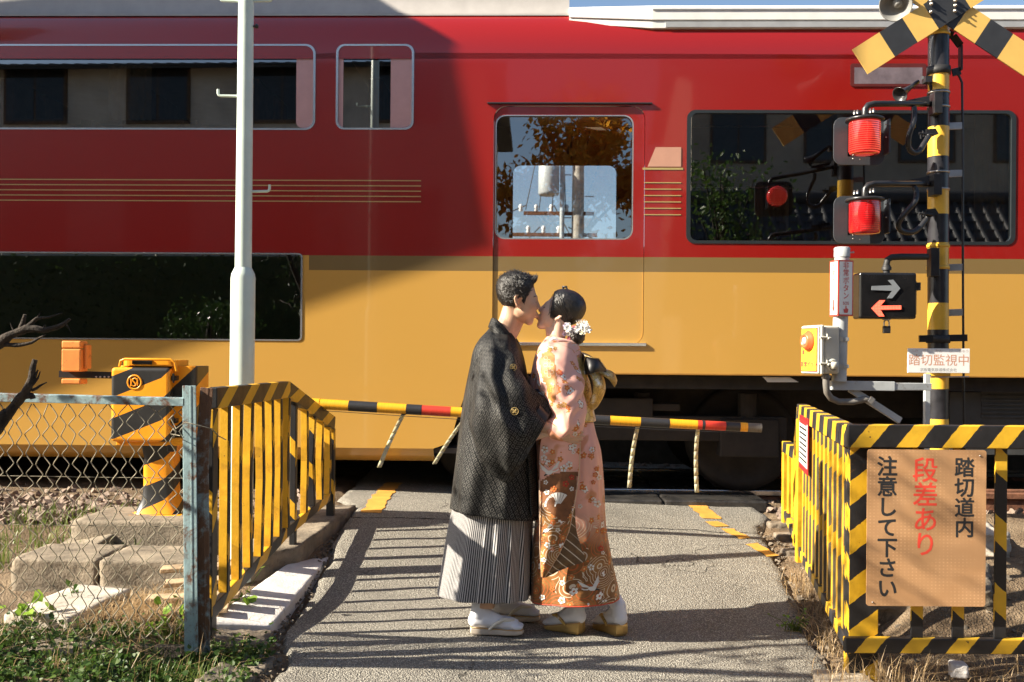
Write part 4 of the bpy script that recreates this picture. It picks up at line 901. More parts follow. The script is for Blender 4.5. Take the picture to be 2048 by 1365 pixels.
mb.text('京阪電気鉄道株式会社', 7.4 * sc, o_ + Vector((-1 * sc, -.0004, -18.5 * sc)), (1, 0, 0), (0, 0, 1), 1)
obj('lettering', mb, [plain('faded_pink', (.62, .50, .45), .5, 0, .1), plain('faded_grey', (.34, .36, .36), .5, 0, .1)], ws)
mb = MB(); c_ = P(1855, 753, WY); mb.tube([c_ + Vector((0, .02, .01)), c_ + Vector((0, .02, -.03))], .014, 8); mb.tube([P(1842, 754, WY + .03), P(1862, 752, WY + .03)], .006, 8); mb.tube([P(1862, 755, WY + .06), P(1938, 754, WY + .06)], .005, 6); obj('sign_bracket', mb, M['galv'], ws)

# ---- emergency button post
EY = 6.0; ep = lambda px, py, y=EY: P(px, py, y)
eb = ep(1679, 763); es = thing('emergency_post', eb, 'grey emergency button post with red and white SOS sign box and yellow button box', 'emergency post')
mb = MB(); mb.tube([ep(1678, 763), ep(1681, 640), ep(1684, 516)], .0435, 24); mb.lathe([(.047, 0), (.047, .055), (.04, .06), (0, .06)], ep(1684, 515), (0, 0, 1), 24); mb.tube([ep(1697, 506), ep(1706, 505)], .004, 6); mb.lathe([(0, -.008), (.008, 0), (0, .008)], ep(1706.5, 505), (1, 0, 0), 8); obj('post', mb, M['grey_steel'], es)
# vee shaped sign: left face recedes, right face nearly square on
apex_t = ep(1677, 520, EY - .075); apex_b = ep(1676, 632, EY - .075); Hs = (apex_t - apex_b).length
rx = ep(1707, 520, EY - .035) - apex_t; rx.z = 0; lx = ep(1660, 520, EY + .02) - apex_t; lx.z = 0
zax = Vector((0, 0, 1))
M['sos_red'] = plain('sos_red', (.60, .06, .045), .4, 0, .05)
def vface(par, o, ax, W, H_, texts, redbelow):
    axn = ax.normalized(); nrm = axn.cross(zax).normalized()
    mb = MB(); mb.prism([(0, 0), (W, 0), (W, H_), (0, H_)], o, axn, zax, -.004); f_ = obj('sign_face', mb, M['sos_red'], par)
    mb = MB(); e = .009; mb.prism([(e, e), (W - e, e), (W - e, H_ - e), (e, H_ - e)], o + nrm * .0002, axn, zax, .0012); obj('sign_panel', mb, M['sign_white'], f_)
    mb = MB()
    for s_, yy, sz in texts: mb.text(s_, sz, o + nrm * .0025 + axn * W / 2 + zax * yy, axn * redbelow, zax, bold=.008 * sz)
    return f_, mb, nrm, axn
Wr = rx.length; Wl = lx.length
tx = [(c_, Hs * (1 - f) , .046) for c_, f in zip('非常ボタン', (.105, .235, .375, .51, .645))]
f_, mb, nr, axn = vface(es, apex_b, rx, Wr, Hs, tx + [('SOS', Hs * .225, .026)], 1.0)
o_ = apex_b + nr * .0025 + axn * Wr / 2 + zax * Hs * .055
hand = [(-.012, 0), (.012, 0), (.017, .012), (.017, .024), (.005, .027), (.004, .042), (-.002, .043), (-.004, .024), (-.009, .02), (-.014, .024), (-.018, .02)]
mb.prism(hand, o_, axn, zax, .0005); obj('lettering', mb, M['sos_red'], f_)
tl = [(c_, Hs * (1 - f), .042) for c_, f in zip('非常ボタン', (.105, .235, .375, .51, .645))]
f_, mb, nr, axn = vface(es, apex_b + lx, -lx, Wl, Hs, tl, .95)
o_ = apex_b + lx + nr * .0025 + axn * Wl / 2 + zax * Hs * .07
mb.prism([(-.007, .075), (.007, .075), (.007, .03), (.017, .03), (0, 0), (-.017, .03), (-.007, .03)], o_, axn, zax, .0005); obj('lettering', mb, M['sos_red'], f_)
# button box, its face turned to the road
an = R(14); fn = Vector((-math.cos(an), -math.sin(an), 0)); fx = Vector((math.sin(an), -math.cos(an), 0)); Wb, Db, Hb = .205, .135, .285
cn = ep(1639, 748, EY - .09)    # near lower corner shared by the front and the right side
M['cream'] = plain('cream', (.56, .54, .46), .5, 0, .07, 5)
bo = cn - fx * Wb
mb = MB(); mb.frame_box(bo - fn * .03, fx * Wb, -fn * (Db - .03), zax * Hb); bx = obj('button_box', mb, M['cream'], es, .014, seg=3)
mb = MB(); mb.frame_box(bo - fn * .027 - zax * .004 - fx * .006, fx * (Wb + .012), fn * .02, zax * (Hb + .008)); mb.frame_box(bo - fn * .006 + fx * .004, fx * (Wb - .008), fn * .012, zax * Hb); obj('box_lid', mb, M['cream'], bx, .006, seg=3)
mb = MB(); q_ = bo + fn * .0075; mb.frame_box(q_ + fx * .012 + zax * .012, fx * (Wb - .024), fn * .002, zax * (Hb - .024)); lb_ = obj('label_border', mb, M['sos_red'], bx)
mb = MB(); mb.frame_box(q_ + fn * .001 + fx * .019 + zax * .018, fx * (Wb - .038), fn * .0025, zax * (Hb - .036)); obj('label_panel', mb, plain('label_yellow', (.86, .58, .04), .4, 0, .05), bx)
lo = q_ + fn * .0045 + fx * Wb / 2
mb = MB(); mb.text('非常ボタン', .036, lo + zax * .052, fx, zax, bold=.0011); [mb.frame_box(lo + zax * (.122 + .008 * (k % 2)) + fx * (-.03 + .012 * k), fx * .008, fn * .001, zax * .004) for k in range(8)]; mb.frame_box(lo + zax * .115 - fx * .072, fx * .022, fn * .001, zax * .026); mb.text('SOS', .016, lo + zax * .027, fx, zax); obj('lettering', mb, M['sos_red'], bx)
mb = MB(); c_ = lo + zax * .195; mb.lathe([(.062, 0), (.062, .006), (.052, .012), (.046, .030), (.04, .034), (.03, .034), (.028, .028), (0, .028)], c_, fn, 32); obj('button', mb, plain('button_red', (.72, .13, .04), .35, 0, .05), bx)
mb = MB(); mb.lathe([(.024, 0), (.022, .006), (0, .009)], c_ + fn * .028, fn, 20); obj('button_centre', mb, plain('button_pink', (.75, .42, .42), .3, 0, .05), bx)
mb = MB(); sn = fn.cross(zax); sn = sn if sn.y < 0 else -sn
for zz in (.06, .215):
    o_ = bo + fx * (Wb + .008) + zax * zz; mb.tube([o_ + fn * .002, o_ - fn * .06], .006, 8); mb.tube([o_ - fn * .045 - zax * .018, o_ - fn * .045 + zax * .022], .006, 8); mb.tube([o_ - fn * .045 + fx * .012 - zax * .004, o_ - fn * .062 + fx * .01 - zax * .004], .006, 8)
obj('latch', mb, M['cream'], bx)
mb = MB(); o_ = bo + fx * Wb - fn * .085 + zax * .05; mb.lathe([(.040, 0), (.040, .006), (.034, .008), (.03, .012)], o_, fx, 24); mb.lathe([(.026, .01), (.024, .036), (0, .036)], o_, fx, 6); obj('cable_plug', mb, M['cream'], bx)
mb = MB()
for py in (668, 722): mb.bar(ep(1672, py + 12, EY - .03), ep(1698, py + 11, EY - .045), .01, .02); 
mb.lathe([(.048, -.012), (.048, .012)], ep(1680, 679), (0, 0, 1), 20); mb.lathe([(.048, -.012), (.048, .012)], ep(1679, 733), (0, 0, 1), 20); obj('post_clamp', mb, M['galv'], es, .002)
mb = MB(); mb.tube([ep(1652, 745, EY - .04), ep(1652, 768, EY - .04), ep(1654, 785, EY - .03), ep(1662, 797), ep(1678, 804), ep(1705, 804), ep(1735, 798)], .020, 12); mb.lathe([(.027, 0), (.027, .02)], ep(1652, 757, EY - .04), (0, 0, 1), 16); obj('conduit', mb, plain('conduit_grey', (.17, .16, .145), .55, 0, .1), es)
mb = MB(); mb.bar(ep(1661, 771, EY + .02), ep(1787, 773, EY + .02), .05, .056); mb.bar(ep(1784, 773.5, EY + .02), ep(1860, 774, EY + .05), .045, .044); mb.bar(ep(1700, 778, EY + .03), ep(1800, 842, EY + .05), .03, .04); obj('support_bracket', mb, M['grey_steel'], es, .003)
mb = MB(); mb.bar(ep(1738, 806, EY - .01), ep(1746, 796, EY - .01), .02, .03); obj('brace_clip', mb, M['galv'], es, .002)
vp = P(1855, 748, 6.3); mb = MB(); mb.box(vp.x - .016, 6.29, H(vp.x, 6.3) - .1, vp.x + .016, 6.325, vp.z); obj('support_leg', mb, M['grey_steel'], es, .002)

# ---- big brown notice on the right fence
BY = 4.155; a, b = P(1735, 899, BY), P(1970.5, 1214, BY)
bs = thing('warning_sign', ((a.x + b.x) / 2, BY, b.z), 'large faded orange brown notice with black and red vertical writing on the right fence', 'sign')
m, n, l, b_ = new_mat('brown_board'); t = NT(m); o = t.obj(); x, y, z = t.xyz(o)
c = t.ramp(t.noise(5, 6, .6, o), [(.3, (.47, .255, .115)), (.7, (.55, .315, .155))])
dx = t.math('ABSOLUTE', t.math('SUBTRACT', t.math('FRACT', t.math('MULTIPLY', x, 62)), .5)); dz = t.math('ABSOLUTE', t.math('SUBTRACT', t.math('FRACT', t.math('MULTIPLY', z, 74)), .5))
k = t.math('MULTIPLY', t.step(t.math('MAXIMUM', dx, dz), .24, .12), t.step(t.noise(7, 3, .6, o), .4, .62)); c = t.mix(t.math('MULTIPLY', k, .5), c, (.78, .50, .28))
c = t.mix(t.step(t.noise(55, 3, .7, o), .73, .78), c, (.75, .55, .38)); l.new(c, b_.inputs['Base Color']); setp(b_, Roughness=.55); t.bump(b_, t.noise(20, 3, .5, o), .04, .004)
pts = []
W_, H_ = b.x - a.x, a.z - b.z; rr = .012
for cx, cz, a0 in ((W_ - rr, H_ - rr, 0), (rr, H_ - rr, 90), (rr, rr, 180), (W_ - rr, rr, 270)):
    for k in range(5): q_ = R(a0 + 22.5 * k); pts.append((cx + rr * math.cos(q_), cz + rr * math.sin(q_)))
mb = MB(); mb.prism(pts, (a.x, BY + .003, b.z), (1, 0, 0), (0, 0, 1), .003); obj('board', mb, m, bs)
sc = BY / F; mb = MB()
def column(s, px, py0, pitch, size, mi, bold):
    for i, ch in enumerate(s): mb.text(ch, size * sc, P(px, py0 + pitch * i, BY - .0003), (1, 0, 0), (0, 0, 1), mi, bold=bold * sc)
column('踏切道内', 1929, 938, 40.3, 41, 0, .9); column('段差あり', 1850.5, 944, 49.5, 52, 1, .65); column('注意して下さい', 1774.5, 936, 40.6, 42, 0, 1.0)
obj('lettering', mb, [plain('ink_black', (.028, .03, .033), .5, 0, .1), plain('ink_red', (.80, .075, .045), .5, 0, .06)], bs)
mb = MB()
for px, py in ((1960, 912), (1745, 1205)): q_ = P(px, py, BY); mb.lathe([(.004, 0), (.003, .003), (0, .004)], q_, (0, -1, 0), 8)
obj('rivet', mb, M['bolt'], bs)
# ---- small notice on the side run of the right fence
v0 = C0.lerp(C1, .60); v1 = C0.lerp(C1, .80); nrm = Vector((-side.y, side.x, 0)); 
q0, q1 = P(1609, 838, 5.55), P(1592, 828, 6.03)
t_ = thing('fence_notice', (q0.x, 5.55, .5), 'small white notice with a red border wired to the side of the right fence', 'sign')
ux = side; o_ = Vector((q1.x + .0, 6.03, 0)); z1, z0 = P(1594, 829, 6.0).z, P(1594, 934, 6.0).z
o_ = C0.lerp(C1, .90) + nrm * .032; Wn = (C1 - C0).length * .24
mb = MB(); mb.prism([(0, 0), (Wn, 0), (Wn, z1 - z0), (0, z1 - z0)], at(o_, z0), -ux, zax, .003); obj('border', mb, M['sign_red'], t_)
mb = MB(); mb.prism([(.02, .035), (Wn - .02, .035), (Wn - .02, z1 - z0 - .035), (.02, z1 - z0 - .035)], at(o_, z0) + nrm * .0032, -ux, zax, .0012); obj('plate', mb, M['sign_white'], t_)
mb = MB()
rr_ = random.Random(3)
for i in range(9):      # rows too small to read in the photo: short strokes only
    zz = .06 + i * .030; xx = .045
    while xx < Wn - .05:
        d_ = rr_.uniform(.006, .016); mb.prism([(xx, zz), (xx + d_, zz), (xx + d_, zz + .012), (xx, zz + .012)], at(o_, z0) + nrm * .0046, -ux, zax, .0006, 0 if i > 6 else 1); xx += d_ + .006
obj('lettering', mb, [M['sign_red'], M['sign_black']], t_)

# ================================================================ the train
tn = thing('train', TR @ Vector((0, 0, 0)), 'double deck limited express carriage, red over golden yellow, filling the crossing', 'train', None, -YAW)
def TL(): m_ = MB(); m_.local = True; return m_
U0, U1 = -14.0, 10.0
def rect(px0, py0, px1, py1, v=0.0):
    a = T(px0, py0, v); b = T(px1, py0, v); c_ = T(px0, py1, v); d = T(px1, py1, v)
    return (a[0] + c_[0]) / 2, (b[0] + d[0]) / 2, (c_[1] + d[1]) / 2, (a[1] + b[1]) / 2     # u0,u1,w0,w1
def rrect(u0, u1, w0, w1, r, n_=6):
    p = []
    for cx, cz, a0 in ((u1 - r, w1 - r, 0), (u0 + r, w1 - r, 90), (u0 + r, w0 + r, 180), (u1 - r, w0 + r, 270)):
        for k in range(n_ + 1): a = R(a0 + 90 * k / n_); p.append((cx + r * math.cos(a), cz + r * math.sin(a)))
    return p
wl = lambda py: T(700, py)[1]
W_SILL = wl(742); W_BAND0, W_BAND1 = wl(541), wl(511.5); W_CURVE = wl(118); W_GUT = T(700, 33, .16)[1]; W_LOW = wl(896)
print('levels', W_SILL, W_BAND0, W_BAND1, W_CURVE, W_GUT, W_LOW)
uLow = T(893, 900)[0]; uHi = T(948, 742)[0]; uBand = T(618, 520)[0]
# paint scheme by height, as on the real livery
def paint(name, wstripe=True):
    m, n, l, b = new_mat(name); t = NT(m); x, y, z = t.xyz(t.obj())
    zz = z
    red = (.245, .0085, .006); kh = (.18, .12, .046); ye = (.49, .275, .060)
    isred = t.math('GREATER_THAN', zz, W_BAND1); isk = t.math('MULTIPLY', t.math('GREATER_THAN', zz, W_BAND0), t.math('GREATER_THAN', x, uBand))
    c = t.mix(isred, t.mix(isk, ye, kh), red)
    g = t.math('FRACT', t.math('DIVIDE', t.math('SUBTRACT', zz, wl(403)), (wl(360) - wl(403)) / 4)); 
    l.new(c, b.inputs['Base Color']); setp(b, Roughness=.22, Specular_IOR_Level=.5, Coat_Weight=.45, Coat_Roughness=.04)
    wv = t.noise(1.1, 2, .5, t.vec(t.math('MULTIPLY', x, .6), y, z)); t.bump(b, wv, .06, .02)
    return m
M['train_paint'] = paint('train_paint'); M['gold_line'] = plain('gold_line', (.52, .40, .16), .3, .3, .05); M['train_roof'] = plain('train_roof', (.34, .32, .30), .5, 0, .06); M['train_white'] = plain('train_white', (.74, .73, .70), .35, 0, .05)
M['under'] = plain('underframe', (.022, .018, .015), .75, 0, .4, 10); M['frame_silver'] = plain('frame_silver', (.55, .56, .58), .25, .8, .05); M['frame_black'] = plain('frame_black', (.02, .025, .028), .3, 0, .1)
M['frame_pink'] = plain('frame_pink', (.52, .30, .29), .3, .2, .05)
m, n, l, b = new_mat('train_glass'); n.remove(b); t = NT(m)
tr_ = n.new('ShaderNodeBsdfTransparent'); tr_.inputs[0].default_value = (.56, .57, .54, 1); gl = n.new('ShaderNodeBsdfGlossy'); gl.inputs['Roughness'].default_value = .004; gl.inputs['Color'].default_value = (.95, .97, 1, 1)
fr_ = n.new('ShaderNodeFresnel'); fr_.inputs[0].default_value = 2.6; mx = n.new('ShaderNodeMixShader'); l.new(fr_.outputs[0], mx.inputs[0]); l.new(tr_.outputs[0], mx.inputs[1]); l.new(gl.outputs[0], mx.inputs[2]); l.new(mx.outputs[0], n['Material Output'].inputs[0]); M['train_glass'] = m
m2 = m.copy(); m2.name = 'train_glass_clear'
for nd in m2.node_tree.nodes:
    if nd.type == 'BSDF_TRANSPARENT': nd.inputs[0].default_value = (.92, .94, .95, 1)
    if nd.type == 'FRESNEL': nd.inputs[0].default_value = 2.8
M['train_glass_clear'] = m2
WIN = {'A': (rect(-60, 90, 630, 259), .07), 'B': (rect(673, 90, 827, 259), .06), 'C': (rect(-60, 506, 604, 679), .03), 'D': (rect(986, 212, 1289, 690), .10), 'E': (rect(1374, 222, 2030, 488), .06)}
_w = WIN['A'][0]; WIN['A'] = ((-13.0, _w[1], _w[2], _w[3]), .07); _w = WIN['C'][0]; WIN['C'] = ((-13.0, _w[1], _w[2], _w[3]), .03)
holes = [rrect(*WIN[k][0], WIN[k][1]) for k in 'ABCDE']
_e = WIN['E'][0]; e2 = (_e[1] + .35, _e[1] + 3.2, _e[2], _e[3]); holes.append(rrect(*e2, .06))
def poly_holes(mb, outer, holes_, v, mi=0, flip=False):
    bm = bmesh.new(); ed = []
    for loop in [outer] + holes_:
        vs = [bm.verts.new((p[0], v, p[1])) for p in loop]
        for i in range(len(vs)): ed.append(bm.edges.new((vs[i], vs[(i + 1) % len(vs)])))
    bmesh.ops.triangle_fill(bm, use_beauty=True, edges=ed, normal=(0, -1, 0)); bm.verts.index_update(); bm.faces.ensure_lookup_table()
    fs = []
    for f in bm.faces:
        q = [x.index for x in f.verts]; 
        fs.append(tuple(q[::-1]) if (f.normal.y > 0) != flip else tuple(q))
    bm.verts.ensure_lookup_table(); mb.add([tuple(x.co) for x in bm.verts], fs, None, mi); bm.free()
    return mb
def side_outline():
    # lower edge steps up from the double deck well to the normal floor
    pts = [(U0, W_LOW), (uLow - .10, W_LOW), (uLow - .02, W_LOW + .03), (uLow + .05, W_LOW + .12)]
    for k in range(1, 7): f = k / 6; pts.append((uLow + .05 + (uHi - uLow - .05) * f ** 1.2, W_LOW + .12 + (W_SILL - W_LOW - .12) * f))
    pts += [(U1, W_SILL), (U1, W_CURVE), (U0, W_CURVE)]
    return pts
DEP = 2.72
body = TL(); poly_holes(body, side_outline(), holes, 0.0)
# reveals of the openings
for h in holes:
    k = len(h); body.add([(p[0], 0, p[1]) for p in h] + [(p[0], .05, p[1]) for p in h], [(i, (i + 1) % k, (i + 1) % k + k, i + k) for i in range(k)])
# shoulder curving in to the gutter, and tuck under of the skirt
def strip(mb, prof, u0, u1, nseg=24, smooth=True):
    V = [(u0 + (u1 - u0) * i / nseg, p[0], p[1]) for p in prof for i in range(nseg + 1)]; k = nseg + 1
    mb.add(V, [(j * k + i, (j + 1) * k + i, (j + 1) * k + i + 1, j * k + i + 1)[::-1] for j in range(len(prof) - 1) for i in range(nseg)], None, 0, smooth)
sh = [(0, W_CURVE)] + [(.30 * (1 - math.cos(a)) , W_CURVE + (W_GUT - W_CURVE) * math.sin(a) / math.sin(R(62))) for a in [R(62) * k / 8 for k in range(1, 9)]]
strip(body, sh, U0, U1)
strip(body, [(.34, W_LOW - .13), (.16, W_LOW - .11), (.03, W_LOW - .05), (0, W_LOW)], U0, uLow - .10)
bodyo = obj('body', body, M['train_paint'], tn)
fb = TL(); far_holes = []
fd = rect(1026, 332, 1232, 478, DEP); far_holes.append(rrect(fd[0], fd[1], WIN['D'][0][2] + 1.05, fd[3], .08))
fe = (WIN['E'][0][0] + .25, WIN['E'][0][1] - .2, WIN['E'][0][2] + .05, WIN['E'][0][3] - .25)
fa = (-12, WIN['A'][0][1] - 1.3, WIN['A'][0][2] + .15, WIN['A'][0][3] - .45)
poly_holes(fb, [(U0, W_LOW), (U1, W_LOW), (U1, W_CURVE + .2), (U0, W_CURVE + .2)], far_holes, DEP)
obj('far_side', fb, plain('lining', (.17, .13, .09), .6, 0, .1), tn)
g = TL()
for h in far_holes: u_, w_ = [p[0] for p in h], [p[1] for p in h]; g.add([(p[0], DEP + .02, p[1]) for p in h], [tuple(range(len(h)))])
obj('far_window', g, M['train_glass_clear'], tn)
# roof
rf = TL(); top = RAILZ
uR = T(1140, 30)[0]
prof = [(sh[-1][0] - .012, W_GUT + .0), (sh[-1][0] - .012, W_GUT + .022), (sh[-1][0] + .02, W_GUT + .03)] + [(sh[-1][0] + .02 + 1.06 * (1 - math.cos(a)), W_GUT + .03 + .55 * math.sin(a)) for a in [R(90) * k / 8 for k in range(1, 9)]]
prof2 = prof + [(DEP - p[0], p[1]) for p in prof[::-1]] + [(DEP, W_CURVE + .15)]
strip(rf, prof2, U0, uR); rf.add([(uR, p[0], p[1]) for p in prof2], [tuple(range(len(prof2)))])
obj('roof', rf, M['train_roof'], tn)
rl = TL(); lowp = [(sh[-1][0] - .002, W_GUT - .002), (sh[-1][0] + .25, W_GUT + .10), (DEP / 2, W_GUT + .24), (DEP - .4, W_GUT + .10), (DEP - .1, W_GUT), (DEP, W_CURVE + .15)]
strip(rl, lowp, uR - .02, U1); obj('roof', rl, M['train_roof'], tn)
# white equipment fairing along the right part of the roof
wq = lambda py: T(1400, py, .05)[1]
fa_ = TL(); prof = [(.10, wq(61)), (.03, wq(58)), (.03, wq(45)), (.05, wq(44)), (.02, wq(42)), (.02, wq(22)), (.06, wq(20)), (.09, wq(8)), (.6, wq(-4)), (DEP - .5, wq(-4)), (DEP - .2, wq(50))]
u_a, u_b = T(1300, 30, .2)[0], U1
strip(fa_, prof, u_a, u_b, 6, False)
nz_ = [(T(1140, 30, .2)[0], .30, wq(38)), (T(1140, 30, .2)[0], .30, wq(26))]
V = [(u_a, p[0], p[1]) for p in prof] + [(T(1138, 30, .2)[0], .10 + (p[0] - .02) * .95, wq(44) + (p[1] - wq(61)) * .75) for p in prof]; k = len(prof)
fa_.add(V, [(i, i + 1, i + 1 + k, i + k) for i in range(k - 1)]); fa_.add([V[k + i] for i in range(k)], [tuple(range(k))])
obj('roof_fairing', fa_, M['train_white'], tn)
gl_ = TL(); gl_.box(u_a, .012, wq(23), u_b, .022, wq(20.5)); gl_.box(u_a + .1, .022, wq(57), u_b, .032, wq(46)); obj('fairing_trim', gl_, plain('trim_grey', (.32, .33, .34), .4, 0, .1), tn)
aw = TL(); aw.box(T(1575, 0, 1.0)[0], .9, wq(10), T(1690, 0, 1.0)[0], 1.5, wq(10) + .10); obj('antenna_box', aw, M['frame_black'], tn, .01)
# windows: frame, pane
def framed(name, key, mat, wid, out=.006, glass='train_glass', recess=.016):
    (u0, u1, w0, w1), r = WIN[key]
    outer = rrect(u0 - .004, u1 + .004, w0 - .004, w1 + .004, r + .004); inner = rrect(u0 + wid, u1 - wid, w0 + wid * .7, w1 - wid * .7, max(r - wid * .4, .01)); k = len(outer)
    mb = TL(); V = [(p[0], -out, p[1]) for p in outer] + [(p[0], -out, p[1]) for p in inner] + [(p[0], .03, p[1]) for p in outer] + [(p[0], .03, p[1]) for p in inner]; fs = []
    for i in range(k): j = (i + 1) % k; fs += [(i, j, j + k, i + k), (i, i + 2 * k, j + 2 * k, j), (i + k, j + k, j + 3 * k, i + 3 * k)]
    mb.add(V, fs); f_ = obj(name, mb, mat, tn); f_.name = 'window'
    g_ = TL(); g_.add([(p[0], recess, p[1]) for p in inner], [tuple(range(k))]); obj('pane', g_, M[glass], f_); return f_
framed('window', 'A', M['frame_silver'], .014); framed('window', 'B', M['frame_silver'], .014); framed('window', 'C', M['frame_silver'], .01); framed('window', 'E', M['frame_black'], .028)
WIN['E2'] = (e2, .06); framed('window', 'E2', M['frame_black'], .028)
a = rect(592, 92, 628, 256); mb = TL(); mb.add([(p[0], .010, p[1]) for p in rrect(a[0], a[1], a[2], a[3], .05)], [tuple(range(28))]); obj('window_end_panel', mb, M['frame_pink'], tn)
for (q0, q1) in ((677, 686), (781, 824)):
    a = rect(q0, 93, q1, 256); mb = TL(); mb.box(a[0], .008, a[2], a[1], .012, a[3]); obj('window_end_panel', mb, M['frame_pink'], tn)
# door
(u0, u1, w0, w1), r = WIN['D']; dwin = rect(990, 229, 1267, 479)
dm = TL(); poly_holes(dm, rrect(u0 + .004, u1 - .004, w0 + .003, w1 - .004, .095), [rrect(dwin[0], dwin[1], dwin[2], dwin[3], .075)], .012)
h = rrect(dwin[0], dwin[1], dwin[2], dwin[3], .075); k = len(h); dm.add([(p[0], .022, p[1]) for p in h] + [(p[0], .05, p[1]) for p in h], [(i, (i + 1) % k, (i + 1) % k + k, i + k) for i in range(k)])
do = obj('door', dm, M['train_paint'], tn)
o1 = rrect(dwin[0] - .014, dwin[1] + .014, dwin[2] - .014, dwin[3] + .014, .085); i1 = rrect(dwin[0] + .010, dwin[1] - .010, dwin[2] + .010, dwin[3] - .010, .07)
mb = TL(); V = [(p[0], .014, p[1]) for p in o1] + [(p[0], .014, p[1]) for p in i1] + [(p[0], .021, p[1]) for p in o1]; mb.add(V, [(i, (i + 1) % k, (i + 1) % k + k, i + k) for i in range(k)] + [(i, i + 2 * k, (i + 1) % k + 2 * k, (i + 1) % k) for i in range(k)]); obj('window_rim', mb, M['frame_silver'], do)
mb = TL(); mb.add([(p[0], .034, p[1]) for p in i1], [tuple(range(k))]); obj('pane', mb, M['train_glass_clear'], do)
mb = TL(); mb.box(u0 - .02, -.02, w0 - .008, u1 + .02, .03, w0 + .016); obj('door_sill', mb, M['chrome'], tn, .004)
mb = TL(); mb.box(u0 - .05, -.022, w1 + .01, u1 + .05, .0, w1 + .022); obj('rain_strip', mb, M['frame_black'], tn, .003)
# thin gold lines and badge by the door
mb = TL()
for i in range(5): w_ = wl(361.5) + (wl(403.5) - wl(361.5)) * i / 4; mb.box(U0, -.0035, w_ - .0035, T(842, 380)[0], -.001, w_ + .0035)
for i in range(6): w_ = T(1320, 366)[1] + (T(1320, 430)[1] - T(1320, 366)[1]) * i / 5; mb.box(T(1288, 400)[0], -.0035, w_ - .0035, T(1362, 400)[0], -.001, w_ + .0035)
mb.box(T(1285, 339)[0], -.0035, T(1300, 340)[1], T(1366, 339)[0], -.001, T(1300, 336)[1])
obj('gold_lines', mb, M['gold_line'], tn)
a = rect(1311, 295, 1362, 334); mb = TL(); mb.add([(a[0] - .06, -.004, a[2]), (a[1], -.004, a[2]), (a[1], -.004, a[3]), (a[0], -.004, a[3])], [(0, 1, 2, 3)]); obj('number_plate', mb, plain('badge_tan', (.50, .27, .19), .3, 0, .05), tn)
# destination display beyond the mast
a = rect(1700, 128, 1852, 174, .0); mb = TL(); mb.prism(rrect(0, a[1] - a[0], 0, a[3] - a[2], .02), (a[0], -.004, a[2]), (1, 0, 0), (0, 0, 1), .004); o_ = obj('destination_display', mb, plain('display_surround', (.10, .018, .016), .3, 0, .1), tn)
mb = TL(); mb.box(a[0] + .03, -.0085, a[2] + .02, a[1] - .03, -.0045, a[3] - .03); obj('display_glass', mb, plain('display_glass', (.16, .13, .15), .08, 0, .2), o_)
# skirt kink line and grab rail of lower edge
mb = TL(); mb.box(uHi + .02, -.004, W_SILL - .012, U1, .02, W_SILL + .002); obj('sill_strip', mb, plain('sill_brown', (.30, .15, .03), .4, 0, .1), tn, .003)
# interior
it = TL(); wf = wl(690); wc = W_CURVE + .12
it.box(U0, .06, wf - .05, U1, DEP - .03, wf); it.box(U0, .06, wc, uBand + 1.0, DEP - .03, wc + .03); it.box(uBand + 1.02, .06, wc - .02, U1, DEP - .03, wc + .01)
obj('floor_and_ceiling', it, plain('ceiling_cream', (.50, .40, .26), .5, 0, .08), tn)
it = TL(); ud = wl(300); it.box(U0, .06, ud - .2, uBand + .15, DEP - .03, ud - .16); it.box(uBand + .2, .06, W_LOW, uBand + .24, DEP - .03, wc - .02); it.box(WIN['D'][0][0] - .25, .06, wf + .005, WIN['D'][0][0] - .22, DEP - .03, wc - .03); it.box(WIN['E'][0][0] - .16, .06, wf + .005, WIN['E'][0][0] - .13, 1.0, wc - .03)
it.box(U0, .06, W_LOW - .04, uHi, DEP - .03, W_LOW)
obj('partition', it, plain('partition', (.06, .05, .045), .6, 0, .15), tn)
mb = TL()
for k in range(5):
    uu = WIN['E'][0][0] + .25 + k * .95
    for v in (.25, .75, 1.65, 2.15): mb.box(uu, v, wf + .35, uu + .5, v + .42, wf + .48); mb.box(uu, v, wf + .48, uu + .12, v + .42, wf + 1.12)
for k in range(9):
    uu = -9 + k * .98
    for v in (.25, .75, 1.65, 2.15): mb.box(uu, v, ud + .2, uu + .5, v + .42, ud + .3); mb.box(uu, v, ud + .2, uu + .12, v + .42, ud + .62)
obj('seat', mb, plain('seat_cloth', (.16, .07, .04), .9, 0, .2), tn, .02)
mb = TL(); ue = T(1945, 300, .12)[0]
for (ua, ub, w0_, w1_, vv) in ((ue, ue + .38, WIN['E'][0][2], WIN['E'][0][3], .09), (T(215, 180, .1)[0], T(300, 180, .1)[0], WIN['A'][0][2] + .1, WIN['A'][0][3] - .12, .12), (T(1500, 300, DEP - .08)[0], T(1500, 300, DEP - .08)[0] + .4, WIN['E'][0][2], WIN['E'][0][3] - .1, DEP - .08)):
    k = 24; V = []
    for i in range(k + 1): f = i / k; V += [(ua + (ub - ua) * f, vv + .018 * math.sin(f * 40), w0_), (ua + (ub - ua) * f, vv + .018 * math.sin(f * 40), w1_)]
    mb.add(V, [(2 * i, 2 * i + 2, 2 * i + 3, 2 * i + 1) for i in range(k)], None, 0, True)
obj('curtain', mb, plain('curtain', (.55, .42, .27), .9, 0, .1), tn)
mb = TL()
for py in (253, 376): q0, q1 = T(1384, py, .32), T(1585, py, .32); mb.tube([(q0[0], .32, q0[1]), (q1[0], .32, q1[1])], .007, 6)
obj('luggage_rail', mb, M['chrome'], tn)
